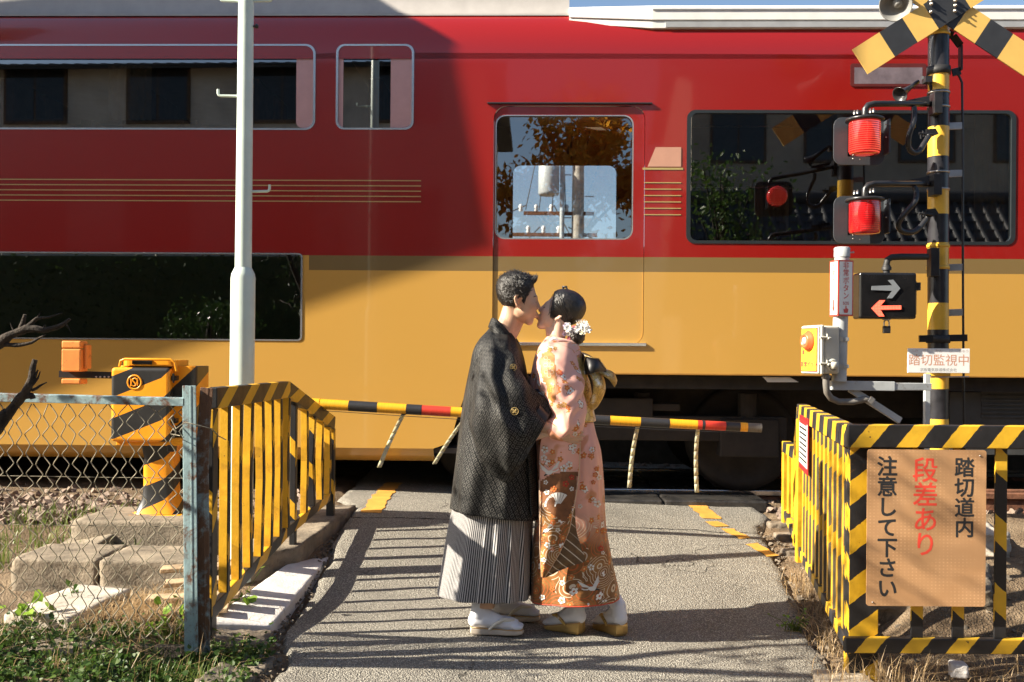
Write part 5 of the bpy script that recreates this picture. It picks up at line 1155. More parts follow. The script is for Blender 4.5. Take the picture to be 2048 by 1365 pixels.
# underframe, bogie, wheels
un = TL(); un.box(uHi + .05, .12, W_SILL - .12, U1, DEP - .1, W_SILL - .02); un.box(uHi + .05, .7, W_SILL - .36, U1, DEP - .6, W_SILL - .11)
obj('underframe', un, M['under'], tn)
bx_ = TL(); a = rect(1968, 793, 2300, 822, .2); bx_.box(T(1900, 800, .25)[0], .25, .35, T(2400, 800, .25)[0], 1.3, W_SILL - .13)
for k in range(7): w_ = a[2] - .06 + k * .032; bx_.box(a[0], .235, w_, a[0] + 1.2, .255, w_ + .012)
obj('equipment_box', bx_, plain('box_dark', (.05, .052, .052), .5, 0, .2), tn)
stp = TL(); a, b_ = T(1526, 741, .04), T(1600, 764, .04); stp.prism([(T(1526, 741, .04)[0], W_SILL - .02), (T(1531, 755, .04)[0], T(1531, 764, .04)[1] + .02), (T(1536, 764, .04)[0], T(1540, 765, .04)[1]), (T(1598, 765, .04)[0], T(1598, 765, .04)[1]), (T(1580, 741, .04)[0], W_SILL - .02)], (0, .04, 0), (1, 0, 0), (0, 0, 1), -.03)
obj('footstep', stp, M['train_white'], tn, .004)
ub = T(1230, 850, .5)[0]; M['bogie'] = plain('bogie', (.022, .016, .012), .75, 0, .3); M['wheel'] = plain('wheel', (.025, .02, .017), .6, .3, .3)
for v in (.45, DEP - .45):
    bg_ = TL()
    bg_.box(ub - 1.35, v - .07, .42, ub + 1.35, v + .07, .62); bg_.box(ub - 1.28, v - .1, .30, ub - .82, v + .1, .60); bg_.box(ub + .82, v - .1, .30, ub + 1.28, v + .1, .60); bg_.box(ub - .28, v - .16, .60, ub + .28, v + .16, W_SILL - .2); bg_.box(ub - .5, v - .12, .66, ub + .5, v + .05, .72)
    for s_ in (-1.05, 1.05, -.2, .2): bg_.tube([(ub + s_, v, .60), (ub + s_, v, .80)], .075, 14)
    obj('bogie_frame', bg_, M['bogie'], tn, .01)
for s_ in (-1.05, 1.05):
    wh = TL()
    for vv in (VR[0], VR[1]): sg = 1 if vv < 1.5 else -1; wh.lathe([(.0, -.05), (.10, -.06), (.12, -.03), (.36, -.03), (.43, -.06), (.43, .055), (.455, .06), (.455, .085), (.36, .06), (0, .06)], (ub + s_, vv, .432), (0, sg, 0), 40)
    wh.tube([(ub + s_, VR[0], .432), (ub + s_, VR[1], .432)], .075, 14); obj('wheelset', wh, M['wheel'], tn)

pw = track_thing('platform', 'dark concrete platform edge beyond the carriage, showing under it', 'platform', None, 3.2)
mb = TL(); mb.box(-30, 0, -.3, 30, 2.2, .92); obj('platform_wall', mb, plain('dark_concrete', (.10, .09, .08), .9, 0, .2), pw)
mb = TL(); mb.box(-30, -.06, .92, 30, 2.2, 1.0); obj('platform_top', mb, M['concrete'], pw)

# ================================================================ what stands round the crossing, seen through and mirrored in the carriage
M['plaster'] = plain('plaster', (.42, .36, .28), .9, 0, .12, 2); M['plaster_grey'] = plain('plaster_grey', (.55, .52, .46), .9, 0, .15, 2); M['timber_dark'] = plain('timber_dark', (.13, .085, .055), .8, 0, .3); M['tile_roof'] = plain('tile_roof', (.035, .036, .04), .6, 0, .25, 6); M['window_dark'] = plain('window_dark', (.03, .035, .04), .08, 0, .2)
def house(x0, x1, y0, y1, hwall, roofh, label, wall, ov=.4):
    h = thing('house', ((x0 + x1) / 2, (y0 + y1) / 2, 0), label, 'house')
    mb = MB(); mb.box(x0, y0, -.3, x1, y1, hwall); mb.add([(x0, y0, hwall), (x0, y1, hwall), (x0, (y0 + y1) / 2, hwall + roofh * .93), (x1, y0, hwall), (x1, y1, hwall), (x1, (y0 + y1) / 2, hwall + roofh * .93)], [(0, 1, 2), (3, 5, 4)]); obj('wall', mb, wall, h)
    mb = MB(); ym = (y0 + y1) / 2; slope = roofh / (ym - y0); nt = int((x1 - x0 + 2 * ov) / .28)
    for sg in (-1, 1):
        ye = ym + sg * (ym - y0 + ov); ze = hwall - ov * slope
        mb.frame_box((x0 - ov, ye, ze), (x1 - x0 + 2 * ov, 0, 0), (0, ym - ye, hwall + roofh - ze), (0, 0, .06))
        for i in range(nt + 1): xx = x0 - ov + .02 + (x1 - x0 + 2 * ov - .04) * i / nt; mb.tube([(xx, ye - sg * -.01, ze + .05), (xx, ym, hwall + roofh + .05)], .06, 7)
        for j in range(int(math.hypot(ym - ye, hwall + roofh - ze) / .3)): f = j * .3 / math.hypot(ym - ye, hwall + roofh - ze); mb.box(x0 - ov, ye + (ym - ye) * f - .03, ze + (hwall + roofh - ze) * f + .05, x1 + ov, ye + (ym - ye) * f + .03, ze + (hwall + roofh - ze) * f + .085)
    mb.tube([(x0 - ov - .1, ym, hwall + roofh + .12), (x1 + ov + .1, ym, hwall + roofh + .12)], .16, 10); obj('roof', mb, M['tile_roof'], h)
    for fl in range(int(hwall // 2.4)):
        n_ = max(2, int((x1 - x0) / 2.2))
        for i in range(n_):
            xc = x0 + (x1 - x0) * (i + .5) / n_; z0 = .9 + fl * 2.7
            mb = MB(); mb.box(xc - .7, y1 - .02, z0, xc + .7, y1 + .05, z0 + 1.3); w_ = obj('window', mb, M['timber_dark'], h)
            mb = MB(); mb.box(xc - .64, y1 + .051, z0 + .06, xc - .02, y1 + .058, z0 + 1.24); mb.box(xc + .02, y1 + .051, z0 + .06, xc + .64, y1 + .058, z0 + 1.24); obj('pane', mb, M['window_dark'], w_)
    return h
house(-12.5, -1.6, -14, -6.0, 7.5, 1.0, 'two storey plastered house across the road behind the viewer, mirrored in the upper deck windows', M['plaster_grey'])
house(3.2, 14, -9.0, -4.6, 2.7, 2.0, 'low house with dark tiled roof, mirrored in the big right carriage window', M['timber_dark'])
house(3.6, 13, -18, -10.5, 8.6, 1.2, 'tall plastered house behind the low tiled one, mirrored in the right carriage window', M['plaster'])
house(-30, -15, -16, -7, 5.8, 2.2, 'long two storey house at the far left behind the viewer', M['plaster'])
house(14, 27, -17, -8, 5.4, 2.2, 'two storey house at the far right behind the viewer', M['plaster'])
M['leaf_gloss'] = leaf_mat('leaf_gloss', (.012, .03, .008), (.03, .065, .015), (.07, .12, .03)); M['leaf_gloss'].node_tree.nodes['Principled BSDF'].inputs['Roughness'].default_value = .18
def crown_tree(x, y, h, rad, mat, label, n_=1500, seed=1, size=.3, name='leafy_tree', low=.35):
    r = random.Random(seed); t_ = thing(name, (x, y, 0), label, 'tree'); mb = MB(); lf = MB(); limb(mb, [(x, y, -.2), (x + .1, y, h * .3), (x - .05, y + .1, h * .6), (x, y, h * .85)], .22 * h / 8, .05, 10)
    cl = []
    for k in range(26):
        a, e = r.uniform(0, 6.28), r.uniform(-.5, 1.2); rr = rad * r.uniform(.4, 1); c_ = Vector((x + rr * math.cos(a) * math.cos(e), y + rr * math.sin(a) * math.cos(e), h * (.5 + low * .3) + rr * math.sin(e) * h / rad * .35)); cl.append((c_, rad * r.uniform(.22, .42)))
        limb(mb, [(x, y, h * r.uniform(.35, .6)), ((x + c_.x) / 2, (y + c_.y) / 2, (h * .5 + c_.z) / 2), c_], .05 * h / 8, .012, 6)
    for k in range(n_):
        c_, s = r.choice(cl); p = c_ + Vector((r.gauss(0, s * .55), r.gauss(0, s * .55), r.gauss(0, s * .45))); leaf(lf, p, size * r.uniform(.6, 1.2), r, .9, False)
    obj('trunk', mb, M['bark'], t_); obj('crown', lf, M[mat], t_); return t_
crown_tree(.5, -7.5, 7.6, 1.7, 'leaf_orange', 'orange autumn maple behind the viewer, mirrored in the carriage door window', 7000, 3, .2)
crown_tree(3.4, -3.9, 5.6, 1.25, 'leaf', 'green garden tree behind the viewer, mirrored at the left of the big window', 2000, 4, .12)
crown_tree(-6.2, -3.2, 2.5, .9, 'leaf_gloss', 'dark glossy garden shrub, mirrored low in the lower deck window', 2600, 5, .09, 'garden_shrub')
hg = thing('hedge', (-8, -4.9, 0), 'tall dark clipped hedge behind the viewer, mirrored in the lower deck window', 'hedge')
mb = MB(); mb.box(-14, -5.3, 0, -2.4, -4.6, 3.3); obj('hedge_core', mb, M['leaf_dark'], hg)
mb = MB(); r = random.Random(8)
for k in range(4200): leaf(mb, (r.uniform(-14, -2.4), -4.6 + abs(r.gauss(0, .09)), r.uniform(.2, 3.4) + r.gauss(0, .06)), r.uniform(.07, .13), r, .8, False)
obj('foliage', mb, M['leaf_dark'], hg)
# utility poles: one beyond the track seen through the door, one behind the viewer
def utility_pole(x, y, h, label):
    t_ = thing('utility_pole', (x, y, 0), label, 'utility pole'); mb = MB(); mb.tube([(x, y, -.2), (x, y, h)], [.17, .11], 16); obj('pole', mb, M['concrete_light'], t_)
    mb = MB(); mb.tube([(x - .35, y - .1, 0.5), (x - .33, y - .1, h * .98)], .05, 10); obj('riser_pipe', mb, M['grey_steel'], t_)
    mb = MB(); mb.lathe([(0, 0), (.2, 0), (.22, .05), (.22, .62), (.18, .68), (0, .7)], (x - .62, y - .1, h - 1.9), (0, 0, 1), 18); obj('transformer', mb, M['grey_steel'], t_)
    mb = MB()
    for z_, l_ in ((h - 2.3, .95), (h - 2.75, 1.15), (h - .6, .9)): mb.box(x - l_ * 1.2, y - .06, z_, x + l_ * .35, y + .02, z_ + .07)
    obj('cross_arm', mb, M['rust'], t_)
    mb = MB()
    for k in range(9): q_ = x - 1.2 + k * .16; z_ = h - 2.3 - .45 * (k % 2) + .07; mb.lathe([(.02, 0), (.05, .03), (.03, .07), (.055, .10), (.03, .15), (0, .16)], (q_, y, z_), (0, 0, 1), 10)
    obj('insulator', mb, M['white_paint'], t_)
    mb = MB()
    for k in range(14): mb.tube([(x + .14 * (-1) ** k, y, 2.0 + k * .45), (x + .34 * (-1) ** k, y, 2.0 + k * .45)], .012, 6)
    obj('step_bolt', mb, M['galv'], t_)
    mb = MB()
    for k in range(4):
        z_ = h - 2.2 - .45 * (k % 2); xo = x - 1.1 + .3 * k; mb.tube([(xo, y, z_ + .1), (xo + 2 * (k - 1.5), y + 6, z_ - .35), (xo + 5 * (k - 1.5), y + 15, z_ + .4)], .012, 5)
    for k in range(5): mb.tube([(x - 1.1 + k * .28, y - .05, h - 2.2), (x - .9 + k * .2, y - .1, h - 1.2), (x - .5 + k * .1, y, h + .3)], .010, 5)
    obj('wire', mb, M['black_metal'], t_); return t_
utility_pole(1.36, 21, 6.6, 'concrete utility pole with transformer beyond the track, seen through the carriage door window')
for (x, y, h, r_, s) in ((-14, 24, 4.2, 2.6, 21), (-6, 27, 3.6, 2.5, 22), (9, 25, 4.6, 2.8, 23), (17, 26, 5, 3, 24)): crown_tree(x, y, h, r_, 'leaf_dark', {21: 'dark tree beyond the track, leftmost', 22: 'low dark tree beyond the track, left of the utility pole', 23: 'dark tree beyond the track, right of the utility pole', 24: 'dark tree beyond the track, rightmost'}[s], 900, s, .4)
# unseen ramp added off to the left, shaped to shade the carriage's upper left
def sun_back(px, py, y):
    """the point at depth y that throws its shadow on the carriage side at this pixel"""
    u, w = T(px, py); q = TR @ Vector((u, 0, w)); k = (y - q.y) / sun_dir.y; return q + sun_dir * k
FB = 6.35; fbm = MB()
a, b_ = sun_back(60, 806, FB), sun_back(985, 494, FB); dirr = (b_ - a).normalized()
fbt = thing('shade_ramp', (a.x, FB, 0), 'grey ramp added out of view at far left to shade the carriage', 'shade_ramp')
a2, b2 = a - dirr * 5, b_
fbm.add([a2, b2, b2 + Vector((-.35, 0, 1.6)), a2 + Vector((0, 0, 2.6)), a2 + Vector((0, .6, 0)), b2 + Vector((0, .6, 0)), b2 + Vector((-.35, .6, 1.6)), a2 + Vector((0, .6, 2.6))], [(0, 1, 2, 3), (4, 7, 6, 5), (0, 4, 5, 1), (3, 2, 6, 7), (1, 5, 6, 2), (0, 3, 7, 4)])
obj('ramp', fbm, M['plaster_grey'], fbt)
mb = MB()
for f in (.1, .45): q_ = a2.lerp(b2, f); mb.box(q_.x - .1, FB + .2, 0, q_.x + .1, FB + .4, q_.z)
obj('column', mb, M['grey_steel'], fbt)
print('shade_ramp', a, b_)

# ================================================================ the couple
CY = 4.78
def FP(px, py, dy=0.0): return P(px, py, CY + dy)
def sgp(v, e): return math.copysign(abs(v) ** e, v)
def cr_interp(rows, m):
    A = np.array(rows, float); k = len(A); d = np.r_[0, np.cumsum(np.maximum(1e-6, np.abs(np.diff(A[:, :4], axis=0)).sum(1)))]; ts = np.linspace(0, d[-1], m); out = []
    for t_ in ts:
        i = min(max(np.searchsorted(d, t_) - 1, 0), k - 2); u = (t_ - d[i]) / (d[i + 1] - d[i]); p1, p2 = A[i], A[i + 1]; h = d[i + 1] - d[i]
        m1 = (A[i + 1] - A[i - 1]) / (d[i + 1] - d[i - 1]) * h if i > 0 else p2 - p1
        m2 = (A[i + 2] - A[i]) / (d[i + 2] - d[i]) * h if i < k - 2 else p2 - p1
        out.append((2 * u ** 3 - 3 * u * u + 1) * p1 + (u ** 3 - 2 * u * u + u) * m1 + (-2 * u ** 3 + 3 * u * u) * p2 + (u ** 3 - u * u) * m2)
    return np.array(out)
def close_rings(rings, v_of, mb, a0=0.0, a1=2 * math.pi, closed=True):
    m, n_ = len(rings), len(rings[0]); V = [p for r_ in rings for p in r_]; fs, uv = [], []
    arc = []
    for r_ in rings:
        L = [0]
        for i in range(n_): L.append(L[-1] + (r_[(i + 1) % n_] - r_[i]).length)
        arc.append(L)
    for j in range(m - 1):
        for i in range(n_ if closed else n_ - 1):
            i2 = (i + 1) % n_
            fs.append((j * n_ + i, (j + 1) * n_ + i, (j + 1) * n_ + i2, j * n_ + i2))
            uv.append([(arc[j][i], v_of[j]), (arc[j + 1][i], v_of[j + 1]), (arc[j + 1][i + 1], v_of[j + 1]), (arc[j][i + 1], v_of[j])])
    mb.add(V, fs, uv, 0, True); return mb
def robe(rows, n_=96, m=64, e=.9, disp=None, a_off=0.0):
    """rows of (pyL, pxL, pyR, pxR, y-centre, half depth): a garment lofted through level rings"""
    A = cr_interp(rows, m); rings, vs, L = [], [], 0; pc = None
    for j, (pyl, pxl, pyr, pxr, yc, hd) in enumerate(A):
        ring = []
        for i in range(n_):
            a = 2 * math.pi * i / n_ + a_off; c, s = sgp(math.cos(a), e), sgp(math.sin(a), e); f = (1 + c) / 2
            p = FP(pxl + (pxr - pxl) * f, pyl + (pyr - pyl) * f, yc) + Vector((0, hd * s, 0))
            if disp: o_ = disp(a, j / (m - 1), p); p = p + Vector((math.cos(a), math.sin(a) * .9, 0)) * o_
            ring.append(p)
        c_ = sum(ring, Vector()) / n_
        if pc is not None: L += (c_ - pc).length
        pc = c_; vs.append(L); rings.append(ring)
    return close_rings(rings, vs, MB())
def sleeve(secs, n_=56, m=44, e=.85, disp=None):
    """sections of (ax, ay, bx, by, y-centre, half thickness): flattened tube whose silhouette runs through a and b"""
    A = cr_interp(secs, m); rings, vs, L = [], [], 0; pc = None
    for j, (ax, ay, bx, by, yc, th) in enumerate(A):
        a_, b_ = FP(ax, ay, yc), FP(bx, by, yc); c_ = (a_ + b_) / 2; h_ = (a_ - b_) / 2; ring = []
        for i in range(n_):
            a = 2 * math.pi * i / n_; p = c_ + h_ * sgp(math.cos(a), e) + Vector((0, th * sgp(math.sin(a), e), 0))
            if disp: p = p + (h_.normalized() * math.cos(a) + Vector((0, math.sin(a), 0))) * disp(a, j / (m - 1), p)
            ring.append(p)
        if pc is not None: L += (c_ - pc).length
        pc = c_; vs.append(L); rings.append(ring)
    return close_rings(rings, vs, MB())
def ribbon(L_, R_, k=24, th=.006):
    """a thick cloth strip between two edge polylines of (px, py, dy)"""
    def samp(pts):
        A = np.array(pts, float); d = np.r_[0, np.cumsum(np.linalg.norm(np.diff(A * np.array([1, 1, 418]), axis=0), axis=1))]; out = []
        ext = np.vstack([2 * A[0] - A[1], A, 2 * A[-1] - A[-2]])
        for t_ in np.linspace(0, d[-1], k + 1):
            i = min(max(np.searchsorted(d, t_) - 1, 0), len(A) - 2); u = (t_ - d[i]) / max(1e-6, d[i + 1] - d[i]); p0, p1, p2, p3 = ext[i], ext[i + 1], ext[i + 2], ext[i + 3]
            out.append(.5 * ((2 * p1) + (p2 - p0) * u + (2 * p0 - 5 * p1 + 4 * p2 - p3) * u * u + (3 * p1 - p0 - 3 * p2 + p3) * u ** 3))
        return [FP(*q_) for q_ in out]
    a, b = samp(L_), samp(R_); mb = MB(); nw = 6; V, fs, uv = [], [], []
    for i in range(k + 1):
        for j in range(nw + 1): V.append(a[i].lerp(b[i], j / nw) + Vector((0, -math.sin(math.pi * j / nw) * .012, 0)))
    s_ = 0; ss_ = [0]
    for i in range(k): s_ += (a[i + 1] - a[i]).length; ss_.append(s_)
    for i in range(k):
        for j in range(nw):
            fs.append((i * (nw + 1) + j, i * (nw + 1) + j + 1, (i + 1) * (nw + 1) + j + 1, (i + 1) * (nw + 1) + j)); w = (b[i] - a[i]).length / nw
            uv.append([(ss_[i], j * w), (ss_[i], (j + 1) * w), (ss_[i + 1], (j + 1) * w), (ss_[i + 1], j * w)])
    mb.add(V, fs, uv, 0, True); return mb
def cloth(name, mb, mat, par, th=.006, sub=1):
    o = obj(name, mb, mat, par)
    s_ = o.modifiers.new('thick', 'SOLIDIFY'); s_.thickness = th; s_.offset = 0
    if sub: q_ = o.modifiers.new('smooth', 'SUBSURF'); q_.levels = sub; q_.render_levels = sub
    return o

# ---- smooth-union head shape, star shaped about its centre
def smin(a, b, k): h_ = np.clip(.5 + .5 * (b - a) / k, 0, 1); return b * (1 - h_) + a * h_ - k * h_ * (1 - h_)
def d_ell(p, c, r): q_ = (p - np.array(c)) / np.array(r); l_ = np.linalg.norm(q_, axis=-1); return (l_ - 1) * min(r)
def d_cap(p, a, b, ra, rb):
    a, b = np.array(a, float), np.array(b, float); ab = b - a; h_ = np.clip(((p - a) @ ab) / (ab @ ab), 0, 1); return np.linalg.norm(p - a - h_[..., None] * ab, axis=-1) - (ra + (rb - ra) * h_)
def head_sdf(p, fem):      # p in 'pixels' (1/418 m): (forward, up, side)
    d = d_ell(p, (-11, 20, 0), (36.5, 34, 30.5))
    d = smin(d, d_ell(p, (7, -6, 0), (24, 34, 24)), 8)
    d = smin(d, d_ell(p, (2, -23, 0), (22, 13, 21.5 if not fem else 19)), 7)
    d = smin(d, d_cap(p, (17, -38, -5), (17, -38, 5), 8, 8), 7)
    d = smin(d, d_cap(p, (27, 9.5, -10), (27, 9.5, 10), 4.2, 4.2), 5)
    d = smin(d, d_ell(p, (20, -8, 12), (8, 9, 7)), 7); d = smin(d, d_ell(p, (20, -8, -12), (8, 9, 7)), 7)
    d = smin(d, d_cap(p, (29, 6, 0), (34.5, -9, 0), 2.6, 4.2), 3.2)
    d = smin(d, d_ell(p, (32, -11.5, 4), (4, 3, 3)), 2); d = smin(d, d_ell(p, (32, -11.5, -4), (4, 3, 3)), 2)
    d = smin(d, d_ell(p, (31, -22.5, 0), (5, 2.8, 8)), 2.5); d = smin(d, d_ell(p, (30.3, -28, 0), (4.8, 3.0, 7)), 2.5)
    d = smin(d, d_ell(p, (24.5, 2, 10.5), (4.6, 4, 6)), 2); d = smin(d, d_ell(p, (24.5, 2, -10.5), (4.6, 4, 6)), 2)      # closed lids
    return d
def star(sdf, c, nu_=150, nv_=110, rmax=75.0, axis=2):
    u = np.linspace(0, 2 * np.pi, nu_, endpoint=False); v = np.linspace(0, np.pi, nv_); U, Vv = np.meshgrid(u, v)
    D = np.stack([np.sin(Vv) * np.cos(U), np.sin(Vv) * np.sin(U), np.cos(Vv)], -1)   # pole along the side axis
    lo = np.zeros(U.shape); hi = np.full(U.shape, rmax); c = np.array(c, float)
    for k in range(60):       # march outwards first to find the outermost crossing
        pass
    for _ in range(34):
        mid = (lo + hi) / 2; ins = sdf(c + D * mid[..., None]) < 0; lo = np.where(ins, mid, lo); hi = np.where(ins, hi, mid)
    return c + D * lo[..., None], D
class HeadFrame:
    def __init__(s, px, py, dy, face, pitch, scale):
        s.o = FP(px, py, dy); s.s = scale / 418.0; cp, sp__ = math.cos(pitch), math.sin(pitch)
        s.f = Vector((face * cp, 0, sp__)); s.u = Vector((-face * sp__, 0, cp)); s.w = Vector((0, -1, 0))       # side axis points to the camera
    def __call__(s, q_): return s.o + (s.f * float(q_[0]) + s.u * float(q_[1]) + s.w * float(q_[2])) * s.s
    def inv(s, p): d = p - s.o; return d.dot(s.f) / s.s, d.dot(s.u) / s.s, d.dot(s.w) / s.s
def add_star(mb, pts, hf):
    nv_, nu_ = pts.shape[:2]; V = [hf(pts[j, i]) for j in range(nv_) for i in range(nu_)]
    fs = [(j * nu_ + i, (j + 1) * nu_ + i, (j + 1) * nu_ + (i + 1) % nu_, j * nu_ + (i + 1) % nu_) for j in range(nv_ - 1) for i in range(nu_)]
    n0 = (V[fs[len(fs) // 2][1]] - V[fs[len(fs) // 2][0]]).cross(V[fs[len(fs) // 2][3]] - V[fs[len(fs) // 2][0]])
    if n0.dot(V[fs[len(fs) // 2][0]] - hf((0, 0, 0))) < 0: fs = [f[::-1] for f in fs]
    return mb.add(V, fs, None, 0, True)
def blob(mb, c, r, n1=16, n2=12, rot=None):
    V = []
    for j in range(n2 + 1):
        for i in range(n1):
            a, b = 2 * math.pi * i / n1, math.pi * j / n2; q_ = Vector((r[0] * math.sin(b) * math.cos(a), r[1] * math.sin(b) * math.sin(a), r[2] * math.cos(b)))
            V.append(Vector(c) + (rot @ q_ if rot else q_))
    return mb.add(V, [(j * n1 + i, (j + 1) * n1 + i, (j + 1) * n1 + (i + 1) % n1, j * n1 + (i + 1) % n1) for j in range(n2) for i in range(n1)], None, 0, True)
def ear(mb, hf, side):
    # outer rim, antihelix and lobe
    pts = [(-6, -10), (-9, -3), (-11, 4), (-9, 10), (-4, 12.5), (1, 10.5), (2.5, 5)]
    mb.tube([hf((x - 3, y, side * (26.5 + 2.5 * (1 - abs(k - 3) / 3) + (1.5 if k < 4 else 0)))) for k, (x, y) in enumerate(pts)], [.0042, .0045, .0048, .0048, .0046, .0042, .0035], 8)
    mb.tube([hf((-3, -13, side * 24.5)), hf((-7.5, -10.5, side * 26.5)), hf((-9, -4, side * 27)), hf((-8, 4, side * 27)), hf((-4, 8, side * 26)), hf((0, 2, side * 25))], [.004, .0056, .0058, .0056, .005, .004], 8)
    blob(mb, hf((-5.5, -11.5, side * 25.8)), (.008, .006, .009))
def hand(mb, wrist, palm_c, dirf, spread, nrm, curl, scale=1.0):
    """palm and five bent fingers: dirf points along the fingers, spread across the knuckles, nrm out of the back of the hand"""
    d, s_, n_ = Vector(dirf).normalized(), Vector(spread).normalized(), Vector(nrm).normalized()
    k = scale
    mb.tube([wrist, wrist.lerp(palm_c, .6), palm_c, palm_c + d * .030 * k], [.024 * k, .026 * k, .030 * k, .024 * k], 12)
    for q_ in (-.028, -.01, .01, .028): mb.tube([palm_c + s_ * q_ * .6 * k - d * .02, palm_c + s_ * q_ * k + d * .034 * k], [.013 * k, .011 * k], 10)
    for i, (off, L_) in enumerate(((-.030, .062), (-.0105, .074), (.0095, .079), (.029, .070))):
        base = palm_c + s_ * off * k + d * .036 * k; p = base; dd = d.copy(); pts = [p]; seg = L_ * k / 3
        for j in range(3):
            ang = curl * (.55 + .25 * j) * (1 + .08 * i); dd = (d * math.cos(curl * .35 + ang * j * .5) - n_ * math.sin(curl * .35 + ang * j * .5)).normalized(); p = p + dd * seg; pts.append(p)
        mb.tube(pts, [.0088 * k, .0084 * k, .0078 * k, .0064 * k], 10); blob(mb, pts[-1], (.0063 * k,) * 3, 10, 8)
    tb = palm_c + s_ * .028 * k - d * .012 * k; pts = [tb, tb + (s_ * .7 + d * .7) * .026 * k - n_ * .006, tb + (s_ * .55 + d * 1.25) * .040 * k - n_ * .016 * k]
    mb.tube(pts, [.0125 * k, .0105 * k, .0078 * k], 10); blob(mb, pts[-1], (.0078 * k,) * 3, 10, 8)
def fuse(name, mb, mat, par, voxel=.0035, smooth=6, tint=None):
    """joins overlapping volumes into one continuous skin"""
    me = bpy.data.meshes.new('raw'); me.from_pydata([tuple(v) for v in mb.v], [], mb.f); o = bpy.data.objects.new('raw', me); col.objects.link(o)
    r_ = o.modifiers.new('r', 'REMESH'); r_.mode = 'VOXEL'; r_.voxel_size = voxel; r_.use_smooth_shade = True
    s_ = o.modifiers.new('s', 'SMOOTH'); s_.factor = .5; s_.iterations = smooth
    dg = bpy.context.evaluated_depsgraph_get(); e = o.evaluated_get(dg); m2_ = bpy.data.meshes.new_from_object(e); bpy.data.objects.remove(o); bpy.data.meshes.remove(me)
    off = par.location
    if tint:
        ca = m2_.color_attributes.new('tint', 'FLOAT_COLOR', 'POINT'); n_ = len(m2_.vertices); co = np.empty(n_ * 3); m2_.vertices.foreach_get('co', co); ca.data.foreach_set('color', tint(co.reshape(-1, 3)).ravel())
    m2_.transform(Matrix.Translation(-off)); m2_.materials.clear(); m2_.materials.append(mat); m2_.polygons.foreach_set('use_smooth', [True] * len(m2_.polygons))
    b_ = bpy.data.objects.new(name, m2_); col.objects.link(b_); b_.parent = par; return b_
# skin
def skin_mat(name, c):
    m, n, l, b = new_mat(name); t = NT(m); a = n.new('ShaderNodeVertexColor'); a.layer_name = 'tint'; o = t.obj()
    base = t.mix(t.step(t.noise(26, 4, .6, o), .3, .7), tuple(x * .9 for x in c), c)
    cc = t('ShaderNodeMix', None); cc.data_type = 'RGBA'; cc.blend_type = 'MULTIPLY'; cc.inputs[0].default_value = 1.0; l.new(base, cc.inputs[6]); l.new(a.outputs[0], cc.inputs[7])
    l.new(cc.outputs[2], b.inputs['Base Color']); setp(b, Roughness=.48, Subsurface_Weight=.18, Subsurface_Scale=.006, Specular_IOR_Level=.4); b.inputs['Subsurface Radius'].default_value = (1, .35, .2); return m
M['skin_m'] = skin_mat('skin_tan', (.62, .38, .25)); M['skin_f'] = skin_mat('skin_fair', (.76, .52, .39))
def hair_mat(name, spec):
    m, n, l, b = new_mat(name); t = NT(m); u, v, _ = t.xyz(t.uv()); w = t.noise(1, 5, .7, t.vec(t.math('MULTIPLY', u, 260), t.math('MULTIPLY', v, 14)))
    l.new(t.ramp(w, [(.3, (.004, .0035, .003)), (.75, (.022, .016, .012))]), b.inputs['Base Color']); setp(b, Roughness=.36, Specular_IOR_Level=spec); t.bump(b, w, .7, .006); return m
M['hair'] = hair_mat('hair_black', .6); M['hair_smooth'] = hair_mat('hair_smooth', .7)
for _n in M['hair_smooth'].node_tree.nodes:
    pass
_t = NT(M['hair_smooth']); _x, _y, _z = _t.xyz(_t.obj()); _al = _t.math('SUBTRACT', _t.math('MULTIPLY', _x, .72), _t.math('MULTIPLY', _z, .69)); _pe = _t.math('ADD', _t.math('MULTIPLY', _x, .69), _t.math('MULTIPLY', _z, .72))
_w = _t.noise(1, 5, .65, _t.vec(_t.math('MULTIPLY', _al, 16), _t.math('MULTIPLY', _pe, 210), _t.math('MULTIPLY', _y, 120)))
for _n in list(M['hair_smooth'].node_tree.nodes):
    if _n.type == 'BUMP': _n.inputs['Strength'].default_value = .6; _t.l.new(_w, _n.inputs['Height'])
    if _n.type == 'VALTORGB': _t.l.new(_w, _n.inputs[0])
M['hair_smooth'].node_tree.nodes['Principled BSDF'].inputs['Roughness'].default_value = .33
def tinter(hf, fem):
    def f(co):
        out = np.ones((len(co), 4)); d = co - np.array(hf.o); q_ = np.stack([d @ np.array(hf.f), d @ np.array(hf.u), d @ np.array(hf.w)], -1) / hf.s
        def put(w, c): out[:, :3] = out[:, :3] * (1 - w[:, None]) + np.array(c) * w[:, None]
        g = lambda c, r: np.clip(1.4 * (1 - np.linalg.norm((q_ - np.array(c)) / np.array(r), axis=1)), 0, 1)
        put(g((31, -25.3, 0), (9, 5.0, 9)), (.80, .42, .42) if fem else (.82, .58, .55))
        for s_ in (-1, 1): put(g((20, -9, s_ * 16), (12, 10, 10)) * .5, (1.0, .80, .76)); put(g((-5, -2, s_ * 27), (10, 14, 5)) * .7, (1.0, .70, .62)); put(g((27, -.8, s_ * 10), (5, 1.3, 7.5)), (.12, .09, .08))
        return out
    return f

